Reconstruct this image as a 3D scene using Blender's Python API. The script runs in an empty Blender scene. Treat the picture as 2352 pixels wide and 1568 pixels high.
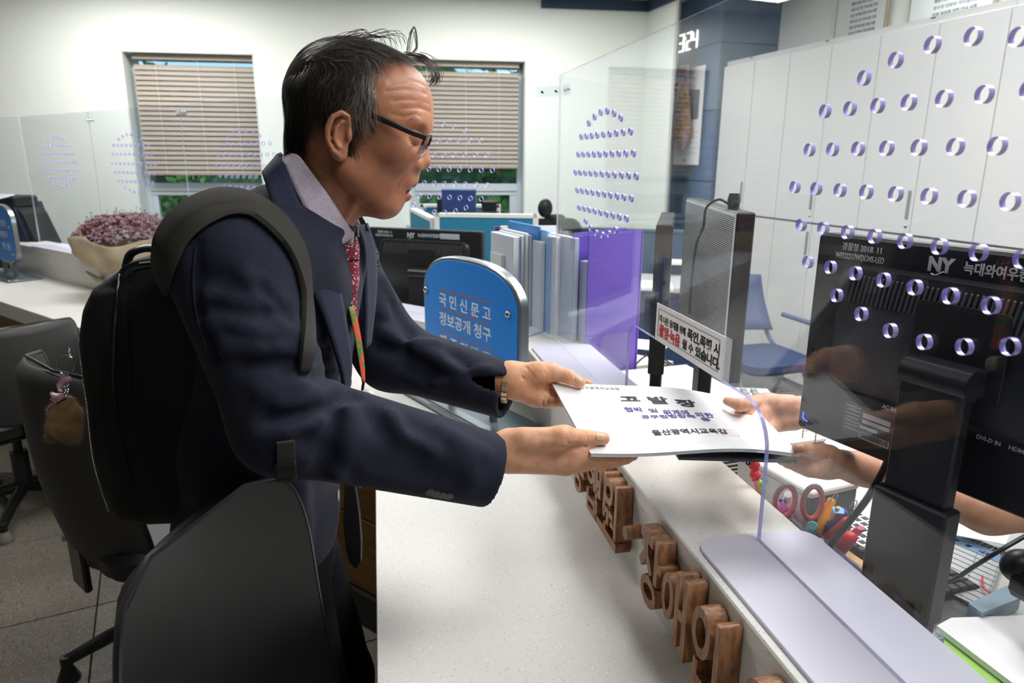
import bpy, bmesh, math, random
import numpy as np
from mathutils import Vector, Matrix
random.seed(7); np.random.seed(7)
C = bpy.context.scene.collection
sc = bpy.context.scene
PI = math.pi
# ------------------------------------------------------------------ camera
FPX = 1600.0
TH = math.atan(417/1600); EP = .0068
CAM = np.array([0, 0, 1.5])
_f = np.array([0, math.cos(TH), -math.sin(TH)]); _u0 = np.array([0, math.sin(TH), math.cos(TH)]); _r0 = np.array([1., 0, 0])
_r = _r0*math.cos(EP)+_u0*math.sin(EP); _u = -_r0*math.sin(EP)+_u0*math.cos(EP)
cd = bpy.data.cameras.new('camera'); cam = bpy.data.objects.new('camera', cd); C.objects.link(cam)
cd.sensor_width = 36; cd.lens = FPX/2352*36; cd.clip_start = .02; cd.clip_end = 200
M = Matrix.Identity(4)
for i in range(3):
    M[i][0] = _r[i]; M[i][1] = _u[i]; M[i][2] = -_f[i]; M[i][3] = CAM[i]
cam.matrix_world = M
cd.dof.use_dof = True; cd.dof.focus_distance = 1.12; cd.dof.aperture_fstop = 6.3
sc.camera = cam
# ------------------------------------------------------------------ light and exposure
sc.view_settings.view_transform = 'Standard'; sc.view_settings.look = 'None'; sc.view_settings.gamma = 1
sc.view_settings.use_curve_mapping = False; sc.view_settings.exposure = 0.58
sc.cycles.use_denoising = True
sc.cycles.max_bounces = 10; sc.cycles.transparent_max_bounces = 24; sc.cycles.transmission_bounces = 12
sc.cycles.caustics_reflective = False; sc.cycles.caustics_refractive = False
sc.cycles.sample_clamp_indirect = 6
W = bpy.data.worlds.new('world'); sc.world = W; W.use_nodes = True
nt = W.node_tree; bg = nt.nodes['Background']
sky = nt.nodes.new('ShaderNodeTexSky'); sky.sky_type = 'HOSEK_WILKIE'; sky.turbidity = 6; sky.sun_direction = (-.3, -.6, .75)
nt.links.new(sky.outputs[0], bg.inputs[0]); bg.inputs[1].default_value = 5.0
CEIL = 2.75
LAMPS = [  # ceiling panels: x, y, size x, size y, watts
    (.85, 2.45, .6, 1.2, 30), (1.60, 1.40, .6, 1.2, 26), (.0, 4.95, 1.2, .5, 27), (-2.5, 4.75, 1.2, .5, 27),
    (2.2, 3.6, .35, 1.2, 5), (.80, .30, .35, 1.2, 17), (-1.5, 2.3, 1.2, .4, 15)]  # last two are unseen, added to brighten front desk, hands and blue sign
for k, (x, y, sx, sy, w) in enumerate(LAMPS):
    l = bpy.data.lights.new('ceiling_lamp', 'AREA'); l.shape = 'RECTANGLE'; l.size = sx; l.size_y = sy; l.energy = w; l.color = (1, .985, .96)
    o = bpy.data.objects.new('ceiling_lamp', l); o.location = (x, y, CEIL-.035); C.objects.link(o)
# ------------------------------------------------------------------ helpers
def ray(x, y): return _f*FPX+_r*(x-1176)-_u*(y-784)
def hZ(x, y, z): d = ray(x, y); return CAM+d*(z-1.5)/d[2]
def hY(x, y, Y): d = ray(x, y); return CAM+d*Y/d[1]
def dr(az): a = math.radians(az); return np.array([math.sin(a), math.cos(a), 0.])
def nr(az): a = math.radians(az); return np.array([math.cos(a), -math.sin(a), 0.])
def hP(x, y, az, L): n = nr(az); d = ray(x, y); return CAM+d*L/(d@n)
def hPp(x, y, p, n): d = ray(x, y); n = np.array(n); return CAM+d*(((np.array(p)-CAM)@n)/(d@n))
def SL(az, s, L, z=0): p = dr(az)*s+nr(az)*L; return np.array([p[0], p[1], z])
def vec(p): return Vector([float(a) for a in p])
def frame(o, x, z=(0, 0, 1)):
    x = vec(x).normalized(); z = vec(z); y = z.cross(x).normalized(); z = x.cross(y).normalized()
    m = Matrix((x, y, z)).transposed().to_4x4(); m.translation = vec(o); return m
def s2l(c): c = c/255.; return c/12.92 if c <= .04045 else ((c+.055)/1.055)**2.4
def col(r, g, b): return (s2l(r), s2l(g), s2l(b), 1)
MATS = {}
def mat(name, rgb, rough=.5, metal=0, noise=None, bump=None, spec=.5, coat=0, emit=0, trans=0, alpha=1, rgb2=None, sss=0, ior=1.45, sheen=0, thr=None, aniso=None):
    if name in MATS: return MATS[name]
    m = bpy.data.materials.new(name); m.use_nodes = True; n = m.node_tree.nodes; L = m.node_tree.links
    b = n['Principled BSDF']; b.inputs['Base Color'].default_value = col(*rgb); b.inputs['Roughness'].default_value = rough
    b.inputs['Metallic'].default_value = metal; b.inputs['Specular IOR Level'].default_value = spec; b.inputs['Coat Weight'].default_value = coat
    b.inputs['Coat Roughness'].default_value = .15
    b.inputs['Transmission Weight'].default_value = trans; b.inputs['Alpha'].default_value = alpha; b.inputs['IOR'].default_value = ior
    if sheen: b.inputs['Sheen Weight'].default_value = sheen
    if sss: b.inputs['Subsurface Weight'].default_value = sss; b.inputs['Subsurface Radius'].default_value = (.01, .004, .002); b.inputs['Subsurface Scale'].default_value = .6
    if emit: b.inputs['Emission Color'].default_value = col(*rgb); b.inputs['Emission Strength'].default_value = emit
    if noise or bump: tc = n.new('ShaderNodeTexCoord')
    def mp(scale, st=None):
        v = n.new('ShaderNodeMapping'); L.new(tc.outputs['Object'], v.inputs[0]); v.inputs['Scale'].default_value = st or (1, 1, 1)
        t = n.new('ShaderNodeTexNoise'); t.inputs['Scale'].default_value = scale; t.inputs['Detail'].default_value = 4; L.new(v.outputs[0], t.inputs[0]); return t
    if noise:
        t = mp(noise[0], noise[1] if len(noise) > 1 else None); r = n.new('ShaderNodeValToRGB')
        a, c = thr or (.35, .65)
        r.color_ramp.elements[0].position = a; r.color_ramp.elements[1].position = c
        r.color_ramp.elements[0].color = col(*(rgb2 or [x*.85 for x in rgb])); r.color_ramp.elements[1].color = col(*rgb)
        L.new(t.outputs['Fac'], r.inputs[0]); L.new(r.outputs[0], b.inputs['Base Color'])
    if bump:
        t = mp(bump[0], bump[2] if len(bump) > 2 else None); u = n.new('ShaderNodeBump'); u.inputs['Strength'].default_value = bump[1]; u.inputs['Distance'].default_value = .002
        L.new(t.outputs['Fac'], u.inputs['Height']); L.new(u.outputs[0], b.inputs['Normal'])
    MATS[name] = m; return m
def specks(name, rgb, specs, rough=.25, big=None, coat=0):
    """solid surface with small flakes: specs = [(scale, size, rgb, keep)]"""
    m = bpy.data.materials.new(name); m.use_nodes = True; n = m.node_tree.nodes; L = m.node_tree.links; b = n['Principled BSDF']
    b.inputs['Roughness'].default_value = rough; b.inputs['Coat Weight'].default_value = coat; b.inputs['Specular IOR Level'].default_value = .2; tc = n.new('ShaderNodeTexCoord')
    last = n.new('ShaderNodeRGB'); last.outputs[0].default_value = col(*rgb); last = last.outputs[0]
    if big:
        t = n.new('ShaderNodeTexNoise'); t.inputs['Scale'].default_value = big[0]; t.inputs['Detail'].default_value = 5; L.new(tc.outputs['Object'], t.inputs[0])
        r = n.new('ShaderNodeValToRGB'); r.color_ramp.elements[0].position = .35; r.color_ramp.elements[1].position = .65; L.new(t.outputs['Fac'], r.inputs[0])
        r.color_ramp.elements[0].color = col(*big[1]); r.color_ramp.elements[1].color = col(*rgb); last = r.outputs[0]
    for sca, size, c, keep in specs:
        v = n.new('ShaderNodeTexVoronoi'); v.inputs['Scale'].default_value = sca; L.new(tc.outputs['Object'], v.inputs[0])
        a = n.new('ShaderNodeMath'); a.operation = 'LESS_THAN'; a.inputs[1].default_value = size; L.new(v.outputs['Distance'], a.inputs[0])
        s = n.new('ShaderNodeSeparateColor'); L.new(v.outputs['Color'], s.inputs[0])
        k = n.new('ShaderNodeMath'); k.operation = 'LESS_THAN'; k.inputs[1].default_value = keep; L.new(s.outputs[0], k.inputs[0])
        mu = n.new('ShaderNodeMath'); mu.operation = 'MULTIPLY'; L.new(a.outputs[0], mu.inputs[0]); L.new(k.outputs[0], mu.inputs[1])
        x = n.new('ShaderNodeMix'); x.data_type = 'RGBA'; L.new(mu.outputs[0], x.inputs['Factor']); L.new(last, x.inputs['A']); x.inputs['B'].default_value = col(*c); last = x.outputs['Result']
    L.new(last, b.inputs['Base Color']); MATS[name] = m; return m
def glassy(name, rgb, refl=.03, rough=.02, tint=1.0):
    """thin clear sheet: light goes straight through, part of it reflected by Fresnel"""
    m = bpy.data.materials.new(name); m.use_nodes = True; n = m.node_tree.nodes; L = m.node_tree.links; n.clear()
    o = n.new('ShaderNodeOutputMaterial'); t = n.new('ShaderNodeBsdfTransparent'); t.inputs[0].default_value = col(*rgb)
    g = n.new('ShaderNodeBsdfGlossy'); g.inputs['Roughness'].default_value = rough; g.inputs[0].default_value = (1, 1, 1, 1)
    x = n.new('ShaderNodeMixShader'); ge = n.new('ShaderNodeNewGeometry')
    d = n.new('ShaderNodeVectorMath'); d.operation = 'DOT_PRODUCT'; L.new(ge.outputs['Incoming'], d.inputs[0]); L.new(ge.outputs['Normal'], d.inputs[1])
    ab = n.new('ShaderNodeMath'); ab.operation = 'ABSOLUTE'; L.new(d.outputs['Value'], ab.inputs[0])
    om = n.new('ShaderNodeMath'); om.operation = 'SUBTRACT'; om.inputs[0].default_value = 1; L.new(ab.outputs[0], om.inputs[1])
    pw = n.new('ShaderNodeMath'); pw.operation = 'POWER'; pw.inputs[1].default_value = 5; L.new(om.outputs[0], pw.inputs[0])
    f = n.new('ShaderNodeMath'); f.operation = 'MULTIPLY_ADD'; f.inputs[1].default_value = .55; f.inputs[2].default_value = refl; L.new(pw.outputs[0], f.inputs[0])
    L.new(f.outputs[0], x.inputs[0]); L.new(t.outputs[0], x.inputs[1]); L.new(g.outputs[0], x.inputs[2]); L.new(x.outputs[0], o.inputs[0])
    MATS[name] = m; return m
def milky(name, rgb, frac=.5, rough=.3):
    """translucent plastic: partly see-through, partly white body"""
    m = bpy.data.materials.new(name); m.use_nodes = True; n = m.node_tree.nodes; L = m.node_tree.links; b = n['Principled BSDF']
    b.inputs['Base Color'].default_value = col(*rgb); b.inputs['Roughness'].default_value = rough; b.inputs['Alpha'].default_value = frac
    MATS[name] = m; return m
def cbox(sx, sy, sz, b=0):
    """box centred on the origin with chamfered edges -> verts, faces"""
    hx, hy, hz = sx/2, sy/2, sz/2
    if b <= 0:
        v = [(x, y, z) for x in (-hx, hx) for y in (-hy, hy) for z in (-hz, hz)]
        return v, [(0, 1, 3, 2), (4, 6, 7, 5), (0, 4, 5, 1), (2, 3, 7, 6), (0, 2, 6, 4), (1, 5, 7, 3)]
    b = min(b, hx*.9, hy*.9, hz*.9); v = []; idx = {}
    for i, x in enumerate((-1, 1)):
        for j, y in enumerate((-1, 1)):
            for k, z in enumerate((-1, 1)):
                for a, p in enumerate(((x*hx, y*(hy-b), z*(hz-b)), (x*(hx-b), y*hy, z*(hz-b)), (x*(hx-b), y*(hy-b), z*hz))):
                    idx[i, j, k, a] = len(v); v.append(p)
    f = []
    for s in (0, 1):
        q = [idx[s, 0, 0, 0], idx[s, 0, 1, 0], idx[s, 1, 1, 0], idx[s, 1, 0, 0]]; f.append(q if s == 0 else q[::-1])
        q = [idx[0, s, 0, 1], idx[1, s, 0, 1], idx[1, s, 1, 1], idx[0, s, 1, 1]]; f.append(q if s == 0 else q[::-1])
        q = [idx[0, 0, s, 2], idx[0, 1, s, 2], idx[1, 1, s, 2], idx[1, 0, s, 2]]; f.append(q if s == 0 else q[::-1])
    for i in (0, 1):
        for j in (0, 1):
            f.append([idx[i, j, 0, 0], idx[i, j, 1, 0], idx[i, j, 1, 1], idx[i, j, 0, 1]])
            f.append([idx[i, 0, j, 0], idx[i, 1, j, 0], idx[i, 1, j, 2], idx[i, 0, j, 2]])
            f.append([idx[0, i, j, 1], idx[1, i, j, 1], idx[1, i, j, 2], idx[0, i, j, 2]])
            for k in (0, 1): f.append([idx[i, j, k, 0], idx[i, j, k, 1], idx[i, j, k, 2]])
    return v, f
def rrect(w, h, r, n=6, cx=0, cy=0):
    r = min(r, w/2-1e-5, h/2-1e-5); p = []
    for (x, y, a) in ((w/2-r, h/2-r, 0), (-w/2+r, h/2-r, 90), (-w/2+r, -h/2+r, 180), (w/2-r, -h/2+r, 270)):
        for i in range(n+1): t = math.radians(a+90*i/n); p.append((cx+x+r*math.cos(t), cy+y+r*math.sin(t)))
    return p
def smooth_path(pts, n=8):
    P = [np.array(p, float) for p in pts]; P = [2*P[0]-P[1]]+P+[2*P[-1]-P[-2]]; out = []
    for i in range(1, len(P)-2):
        for k in range(n):
            t = k/n; a, b, c, d = P[i-1:i+3]
            out.append(.5*((2*b)+(-a+c)*t+(2*a-5*b+4*c-d)*t*t+(-a+3*b-3*c+d)*t**3))
    out.append(P[-2]); return out
class MB:
    def __init__(s): s.v = []; s.f = []; s.m = []
    def add(s, v, f, M=None, mi=0):
        o = len(s.v)
        s.v += [tuple(M @ Vector(p)) for p in v] if M is not None else [tuple(map(float, p)) for p in v]
        s.f += [tuple(i+o for i in q) for q in f]; s.m += [mi]*len(f); return s
    def box(s, c, sz, b=0, M=None, mi=0):
        v, f = cbox(*sz, b); v = [(x+c[0], y+c[1], z+c[2]) for x, y, z in v]; return s.add(v, f, M, mi)
    def prism(s, poly, z0, z1, M=None, mi=0, ch=0):
        """polygon in local xy, extruded along local z, with optional chamfer of the z1 edge"""
        n = len(poly); P = [np.array(p, float) for p in poly]; area = sum(P[i][0]*P[(i+1) % n][1]-P[(i+1) % n][0]*P[i][1] for i in range(n))
        if area < 0: P = P[::-1]
        rings = [(P, z0), (P, z1)]
        if ch:
            Q = []
            for i in range(n):
                a = P[i]-P[i-1]; b = P[(i+1) % n]-P[i]; a = a/(np.linalg.norm(a)+1e-9); b = b/(np.linalg.norm(b)+1e-9); t = a+b; t /= (np.linalg.norm(t)+1e-9); Q.append(P[i]+np.array([-t[1], t[0]])*ch)
            sg = 1 if z1 > z0 else -1; rings = [(P, z0), (P, z1-sg*ch), (Q, z1)]
        v = [(p[0], p[1], z) for R, z in rings for p in R]; f = [tuple(range(n))[::-1], tuple(range(n*(len(rings)-1), n*len(rings)))]
        for k in range(len(rings)-1):
            for i in range(n): f.append((k*n+i, k*n+(i+1) % n, (k+1)*n+(i+1) % n, (k+1)*n+i))
        return s.add(v, f, M, mi)
    def tube(s, pts, r, n=8, M=None, mi=0, cap=True, flat=1.0, up=None):
        P = [np.array(p, float) for p in pts]; R = r if hasattr(r, '__len__') else [r]*len(P)
        T = [P[min(i+1, len(P)-1)]-P[max(i-1, 0)] for i in range(len(P))]; T = [t/(np.linalg.norm(t)+1e-9) for t in T]
        u = np.array(up if up is not None else ((0, 0, 1) if abs(T[0][2]) < .9 else (1, 0, 0)), float); v = []; f = []
        for i, (p, t) in enumerate(zip(P, T)):
            u = u-t*(u@t); u = u/(np.linalg.norm(u)+1e-9); w = np.cross(t, u)
            for k in range(n): a = 2*PI*k/n; v.append(p+R[i]*(math.cos(a)*u*flat+math.sin(a)*w))
        for i in range(len(P)-1):
            for k in range(n): f.append((i*n+k, i*n+(k+1) % n, (i+1)*n+(k+1) % n, (i+1)*n+k))
        if cap: f.append(tuple(range(n))[::-1]); f.append(tuple(range((len(P)-1)*n, len(P)*n)))
        return s.add(v, f, M, mi)
    def lathe(s, prof, n=24, M=None, mi=0):
        v = [(r*math.cos(2*PI*k/n), r*math.sin(2*PI*k/n), z) for r, z in prof for k in range(n)]; f = []
        for i in range(len(prof)-1):
            for k in range(n): f.append((i*n+k, i*n+(k+1) % n, (i+1)*n+(k+1) % n, (i+1)*n+k))
        f.append(tuple(range(n))[::-1]); f.append(tuple(range((len(prof)-1)*n, len(prof)*n))); return s.add(v, f, M, mi)
    def ball(s, c, r, M=None, mi=0, n=10, sc_=(1, 1, 1)):
        prof = [(max(1e-5, math.sin(PI*i/n)), -math.cos(PI*i/n)) for i in range(n+1)]
        v = [(c[0]+r*sc_[0]*a*math.cos(2*PI*k/(2*n)), c[1]+r*sc_[1]*a*math.sin(2*PI*k/(2*n)), c[2]+r*sc_[2]*z) for a, z in prof for k in range(2*n)]; f = []
        for i in range(n):
            for k in range(2*n): f.append((i*2*n+k, i*2*n+(k+1) % (2*n), (i+1)*2*n+(k+1) % (2*n), (i+1)*2*n+k))
        return s.add(v, f, M, mi)
    def build(s, name, m, parent=None, smooth=False, M=None, kind=None, label=None):
        me = bpy.data.meshes.new(name); me.from_pydata(s.v, [], s.f)
        for x in (m if isinstance(m, (list, tuple)) else [m]): me.materials.append(x)
        if any(s.m): me.polygons.foreach_set('material_index', s.m)
        if smooth:
            me.polygons.foreach_set('use_smooth', [True]*len(me.polygons))
            if smooth != 'all': me.set_sharp_from_angle(angle=math.radians(smooth if smooth is not True else 40))
        return link(name, me, parent, M, kind, label)
def link(name, me, parent=None, M=None, kind=None, label=None):
    o = bpy.data.objects.new(name, me); C.objects.link(o)
    if parent: o.parent = parent
    if M is not None: o.matrix_local = M
    if kind: o['kind'] = kind
    if label: o['label'] = label
    return o
def tag(o, label, cat, group=None):
    o['label'] = label; o['category'] = cat
    if group: o['group'] = group
    return o
def thing(name, label, cat, M=None, group=None):
    o = bpy.data.objects.new(name, None); C.objects.link(o); o.empty_display_size = .05
    if M is not None: o.matrix_world = M
    return tag(o, label, cat, group)
def copy_tree(o, parent=None):
    c = o.copy(); C.objects.link(c)
    if parent: c.parent = parent
    for ch in list(o.children): copy_tree(ch, c)
    return c
def curve_mesh(polys, depth, name='c'):
    """filled 2D outlines (holes allowed) extruded by depth, centred on z=0 -> mesh"""
    cu = bpy.data.curves.new(name, 'CURVE'); cu.dimensions = '2D'; cu.fill_mode = 'BOTH'; cu.extrude = depth/2
    for p in polys:
        s = cu.splines.new('POLY'); s.points.add(len(p)-1); s.use_cyclic_u = True
        for i, q in enumerate(p): s.points[i].co = (q[0], q[1], 0, 1)
    return to_mesh(cu)
def to_mesh(cu):
    o = bpy.data.objects.new('tmp', cu); C.objects.link(o); dg = bpy.context.evaluated_depsgraph_get()
    me = bpy.data.meshes.new_from_object(o.evaluated_get(dg)); bpy.data.objects.remove(o); bpy.data.curves.remove(cu); return me
def text(s, h, M, m, parent, depth=.0006, bold=0, sx=1, align='LEFT', name='lettering', space=1.0, label=None):
    cu = bpy.data.curves.new('t', 'FONT'); cu.body = s; cu.size = h; cu.extrude = depth/2; cu.offset = bold; cu.align_x = align; cu.space_character = space; cu.resolution_u = 3
    me = to_mesh(cu)
    if not len(me.polygons): return None
    me.transform(Matrix.Diagonal((sx, 1, 1, 1)) ); me.materials.clear(); me.materials.append(m)
    return link(name, me, parent, M, label=label)
UP = Matrix.Rotation(PI/2, 4, 'X')     # local xy drawing -> local xz (upright), its z looks to -y
def child_mat(parent, world): return parent.matrix_world.inverted() @ world
# ------------------------------------------------------------------ materials of the setting
m_wall = mat('wall_paint', (228, 233, 227), .85, bump=(60, .05))
m_walld = mat('greige_wall', (150, 148, 140), .85); m_ceil = mat('ceiling_paint', (205, 206, 200), .9)
m_trim = mat('dark_blue_trim', (46, 62, 86), .6)
m_blue = mat('blue_panel', (92, 116, 146), .5, noise=(6,), rgb2=(84, 107, 137))
m_stone = specks('grey_stone', (128, 122, 112), [(90, .28, (90, 86, 78), .5), (150, .3, (156, 150, 140), .5), (60, .25, (96, 90, 82), .4)], rough=.4, big=(3, (110, 104, 96)))
m_grout = mat('grout', (92, 88, 80), .9)
m_white = mat('white_melamine', (226, 227, 226), .45)
m_frame = mat('window_aluminium', (196, 204, 210), .4)
m_recess = mat('window_reveal', (205, 212, 208), .8)
m_slat = mat('taupe_slat', (160, 150, 139), .5)
m_pane = glassy('window_glass', (225, 240, 235))
m_carpet = mat('staff_floor_grey', (120, 120, 118), .8, noise=(200,), rgb2=(100, 100, 98))
# floor: stone tiles, each a piece of its own
AF = -27.0
fl = MB().box((0, 3, -.06), (16, 14, .08)).build('floor', m_grout); fl['kind'] = 'structure'
TS = .6
tv, tf = cbox(TS-.005, TS-.005, .02, .001)
tme = bpy.data.meshes.new('tile'); tme.from_pydata(tv, [], tf); tme.materials.append(m_stone)
o0 = SL(AF, 1.62, -.62)
for i in range(-6, 10):
    for j in range(-8, 4):
        p = o0+dr(AF)*i*TS+nr(AF)*j*TS
        q = np.array([p[0], p[1], 0]); s_, l_ = q@dr(-11), q@nr(-11); s2, l2 = q@dr(-53.1), q@nr(-53.1)
        if l_ > .7 or l2 > 2.2 or p[1] < -2.0 or p[1] > 7 or p[0] < -5.2: continue
        t = link('tile', tme, fl); t.matrix_local = Matrix.Translation((p[0], p[1], -.01)) @ Matrix.Rotation(math.radians(-AF), 4, 'Z')
st = MB().prism([tuple(SL(-11, -1.5, .75)[:2]), tuple(SL(-11, 2.2, .75)[:2]), tuple(SL(-53.1, 9, 2.3)[:2]), (2, 9), (5, 7), (5, -3.6)], -.02, .004).build('floor_2', m_carpet); st['kind'] = 'structure'
# back wall with two window openings, drawn in its own plane
WA = hZ(275, 114, 2.28); WB = hZ(1209, 138, 2.28); WD = (WB-WA)/np.linalg.norm(WB-WA); WN = np.array([WD[1], -WD[0], 0])  # WN points into the room
if WN[1] > 0: WN = -WN
WM = frame(WA*np.array([1, 1, 0]), WD)       # x along the wall, y away from the room, z up
WH = [(0.0, .965), (2.115, 3.086)]; ZT, ZB = 2.28, .98
def wallbox(mb, x0, x1, z0, z1, y0=0, y1=.3, b=0): mb.box(((x0+x1)/2, (y0+y1)/2, (z0+z1)/2), (x1-x0, y1-y0, z1-z0), b)
w = MB()
wallbox(w, -3.2, 0, 0, CEIL); wallbox(w, .965, 2.115, 0, CEIL); wallbox(w, 3.086, 4.6, 0, CEIL)
for a, b in WH: wallbox(w, a, b, ZT, CEIL); wallbox(w, a, b, 0, ZB)
wb = w.build('wall_back', m_wall, M=WM); wb['kind'] = 'structure'
# stub wall running towards the camera at the far right of the back wall, and the blue column
cn = WA+WD*4.085
cc = hY(1640, 300, 5.60)
MS = frame((cn[0], cn[1], 0), -dr(-17)); cF = hPp(1536, 300, cn, nr(-17)); lS = float((cF-cn)[:2]@(-dr(-17))[:2]); w = MB(); w.box((lS/2, .012, CEIL/2), (lS, .024, CEIL)); o = w.build('wall_return', m_wall, M=MS); o['kind'] = 'structure'
w = MB(); w.box((.645, -.012, 2.71), (4.085-3.2+.0, .024, .08)); 
o = MB().box(((3.2+4.085)/2, -.012, 2.712), (.885, .024, .085)).build('trim_1', m_trim, M=WM); o['kind'] = 'structure'
o = MB().box((lS/2, -.012, 2.712), (lS, .024, .085)).build('trim_2', m_trim, M=MS); o['kind'] = 'structure'
# side walls, front wall, ceiling
def wl(name, p, q, t=.2, m=None):
    p = np.array([*p, 0.]); q = np.array([*q, 0.]); L = np.linalg.norm(q-p)
    o = MB().box((L/2, t/2, CEIL/2), (L, t, CEIL)).build(name, m or m_wall, M=frame(p, q-p)); o['kind'] = 'structure'; return o
lw = WA-WD*3.2
wl('wall_left', (-5.4, -3.6), (lw[0], lw[1]+.1), m=m_walld); wl('wall_front', (4.9, -3.6), (-5.4, -3.6), m=m_walld); 
o = MB().box((0, 1.6, CEIL+.05), (12, 12, .1)).build('ceiling', m_ceil); o['kind'] = 'structure'
m_lamp = mat('lamp_diffuser', (255, 252, 245), .5, emit=2.0)
for k, (x, y, sx, sy, _) in enumerate(LAMPS):
    g = thing('ceiling_light', 'white ceiling light panel '+['over the staff desk by the ribbed monitor', 'over the clerk', 'in front of the window behind the man', 'in front of the left window', 'beside the white cabinets', 'added to light the front desk and hands', 'added to light the blue sign'][k], 'ceiling light', Matrix.Translation((x, y, CEIL)), 'ceiling light panels')
    MB().box((0, 0, -.012), (sx+.04, sy+.04, .024), .003).build('light_frame', m_frame, g)
    MB().box((0, 0, -.027), (sx, sy, .006)).build('diffuser', m_lamp, g)
# wall behind the cabinets, with its dark cornice
CP = 3.15; 
def cab(s, L, z=0): return SL(-17, s, L, z)
p = cab(-4.2, CP+.47); q = cab(5.3, CP+.47)
wr = wl('wall_right', (q[0], q[1]), (p[0], p[1])); 
o = MB().box((.35, -.012, 2.712), (.7, .024, .085)).build('trim_3', m_trim, M=frame(cab(5.0, CP+.47), -dr(-17))); o['kind'] = 'structure'
# column: its left face runs with the cabinets, its right face across
CM_ = frame((cc[0], cc[1], 0), nr(-17))     # x to the right, y along the cabinet direction away
cl_ = np.array([hPp(1531, 300, cc, nr(-17))[0], hPp(1531, 300, cc, nr(-17))[1]])
cd_ = float(np.linalg.norm(cl_-cc[:2]))
colm = thing('column', 'tall blue panelled column beside the white cabinets', 'column', CM_)
zb = [0, .62, 1.23, 1.84, 2.2, CEIL]
zc = [hPp(1600, 115, cc, nr(-17))[2]]
jz = [0]+[float(hPp(1560, y, cc, nr(-17))[2]) for y in (413, 262, 122)][0:3]+[CEIL]
for a, b in zip(jz[:-1], jz[1:]):
    MB().box((.55, cd_/2, (a+b)/2), (1.1, cd_, b-a-.006), .003).build('panel', m_blue, colm)
MB().box((.55, cd_/2, CEIL/2), (1.08, cd_-.02, CEIL)).build('core', m_trim, colm)
MB().box((.55, -.01, 2.705), (1.1, .02, .09)).build('cornice', m_trim, colm)
# windows
GZ = .16
for k, (a, b) in enumerate(WH):
    r = thing(f'window_{k+1}', '', ''); del r['label']; del r['category']; r['kind'] = 'structure'; r.matrix_world = WM
    w = MB()
    for x in (a+.006, b-.006): wallbox(w, x-.006, x+.006, ZB, ZT, .001, .2)
    wallbox(w, a, b, ZT-.012, ZT, .001, .2); w.build('reveal', m_recess, r)
    w = MB(); f = .045
    wallbox(w, a+.01, a+f, ZB, ZT, .17, .23); wallbox(w, b-f, b-.01, ZB, ZT, .17, .23); wallbox(w, a, b, ZT-.05, ZT, .17, .23); wallbox(w, a, b, ZB, ZB+.04, .17, .23)
    wallbox(w, a+f, b-f, 1.235, 1.30, .165, .235, .004); wallbox(w, a+f, b-f, 1.205, 1.235, .175, .225); w.build('window_frame', m_frame, r)
    wallbox(w2 := MB(), a+f, a+f+.04, ZB+.04, 1.205, .18, .22); wallbox(w2, b-f-.06, b-f, ZB+.04, 1.205, .18, .22); w2.build('sash', m_frame, r)
    MB().box(((a+b)/2, .2, (1.3+ZT)/2), (b-a-.1, .004, ZT-1.3)).build('pane', m_pane, r)
    MB().box(((a+b)/2, .2, (ZB+1.22)/2), (b-a-.1, .004, 1.22-ZB)).build('pane', m_pane, r)
    wallbox(w3 := MB(), a-.02, b+.02, ZB-.03, ZB, -.05, .2, .004); w3.build('window_sill', m_frame, r)
# venetian blinds
def blind(k, a, b, zbot, n, label):
    g = thing('venetian_blind', label, 'blind', WM @ Matrix.Translation(((a+b)/2, .085, 0)), 'window blinds')
    w_ = b-a; zt = ZT-.055
    MB().box((0, 0, zt+.02), (w_, .05, .04), .003).build('headrail', m_slat, g)
    v, f = [], []
    v0 = [(-w_/2, -.0125, 0), (w_/2, -.0125, 0), (w_/2, 0, .0035), (-w_/2, 0, .0035), (-w_/2, .0125, 0), (w_/2, .0125, 0)]
    me = bpy.data.meshes.new('slat'); me.from_pydata(v0+[(x, y, z-.0007) for x, y, z in v0], [], [(0, 1, 2, 3), (3, 2, 5, 4), (9, 8, 7, 6), (10, 11, 8, 9), (0, 6, 7, 1), (4, 5, 11, 10)]); me.materials.append(m_slat)
    ztop = zt-.050; p_ = (ztop-zbot-.02)/(n-1); me.transform(Matrix.Diagonal((1, p_*1.12/.025*1.0, 1, 1)))
    for i in range(n):
        o = link('slat', me, g); o.matrix_local = Matrix.Translation((0, 0, ztop-i*p_-.004)) @ Matrix.Rotation(math.radians(64), 4, 'X')
    MB().box((0, 0, zbot), (w_, .03, .025), .004).build('bottom_rail', m_slat, g)
    w = MB()
    for x in (-.32*w_, 0.02, .32*w_): w.tube([(x, -.02, zt), (x, -.022, zbot)], .0012, 4)
    w.build('ladder_cord', mat('cord_white', (215, 225, 222), .6), g)
blind(0, WH[0][0]+.055, WH[0][1]-.004, 1.375, 22, 'taupe venetian blind in the left window')
blind(1, WH[1][0]+.004, WH[1][1]-.05, 1.44, 21, 'taupe venetian blind in the window behind the man')
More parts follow.
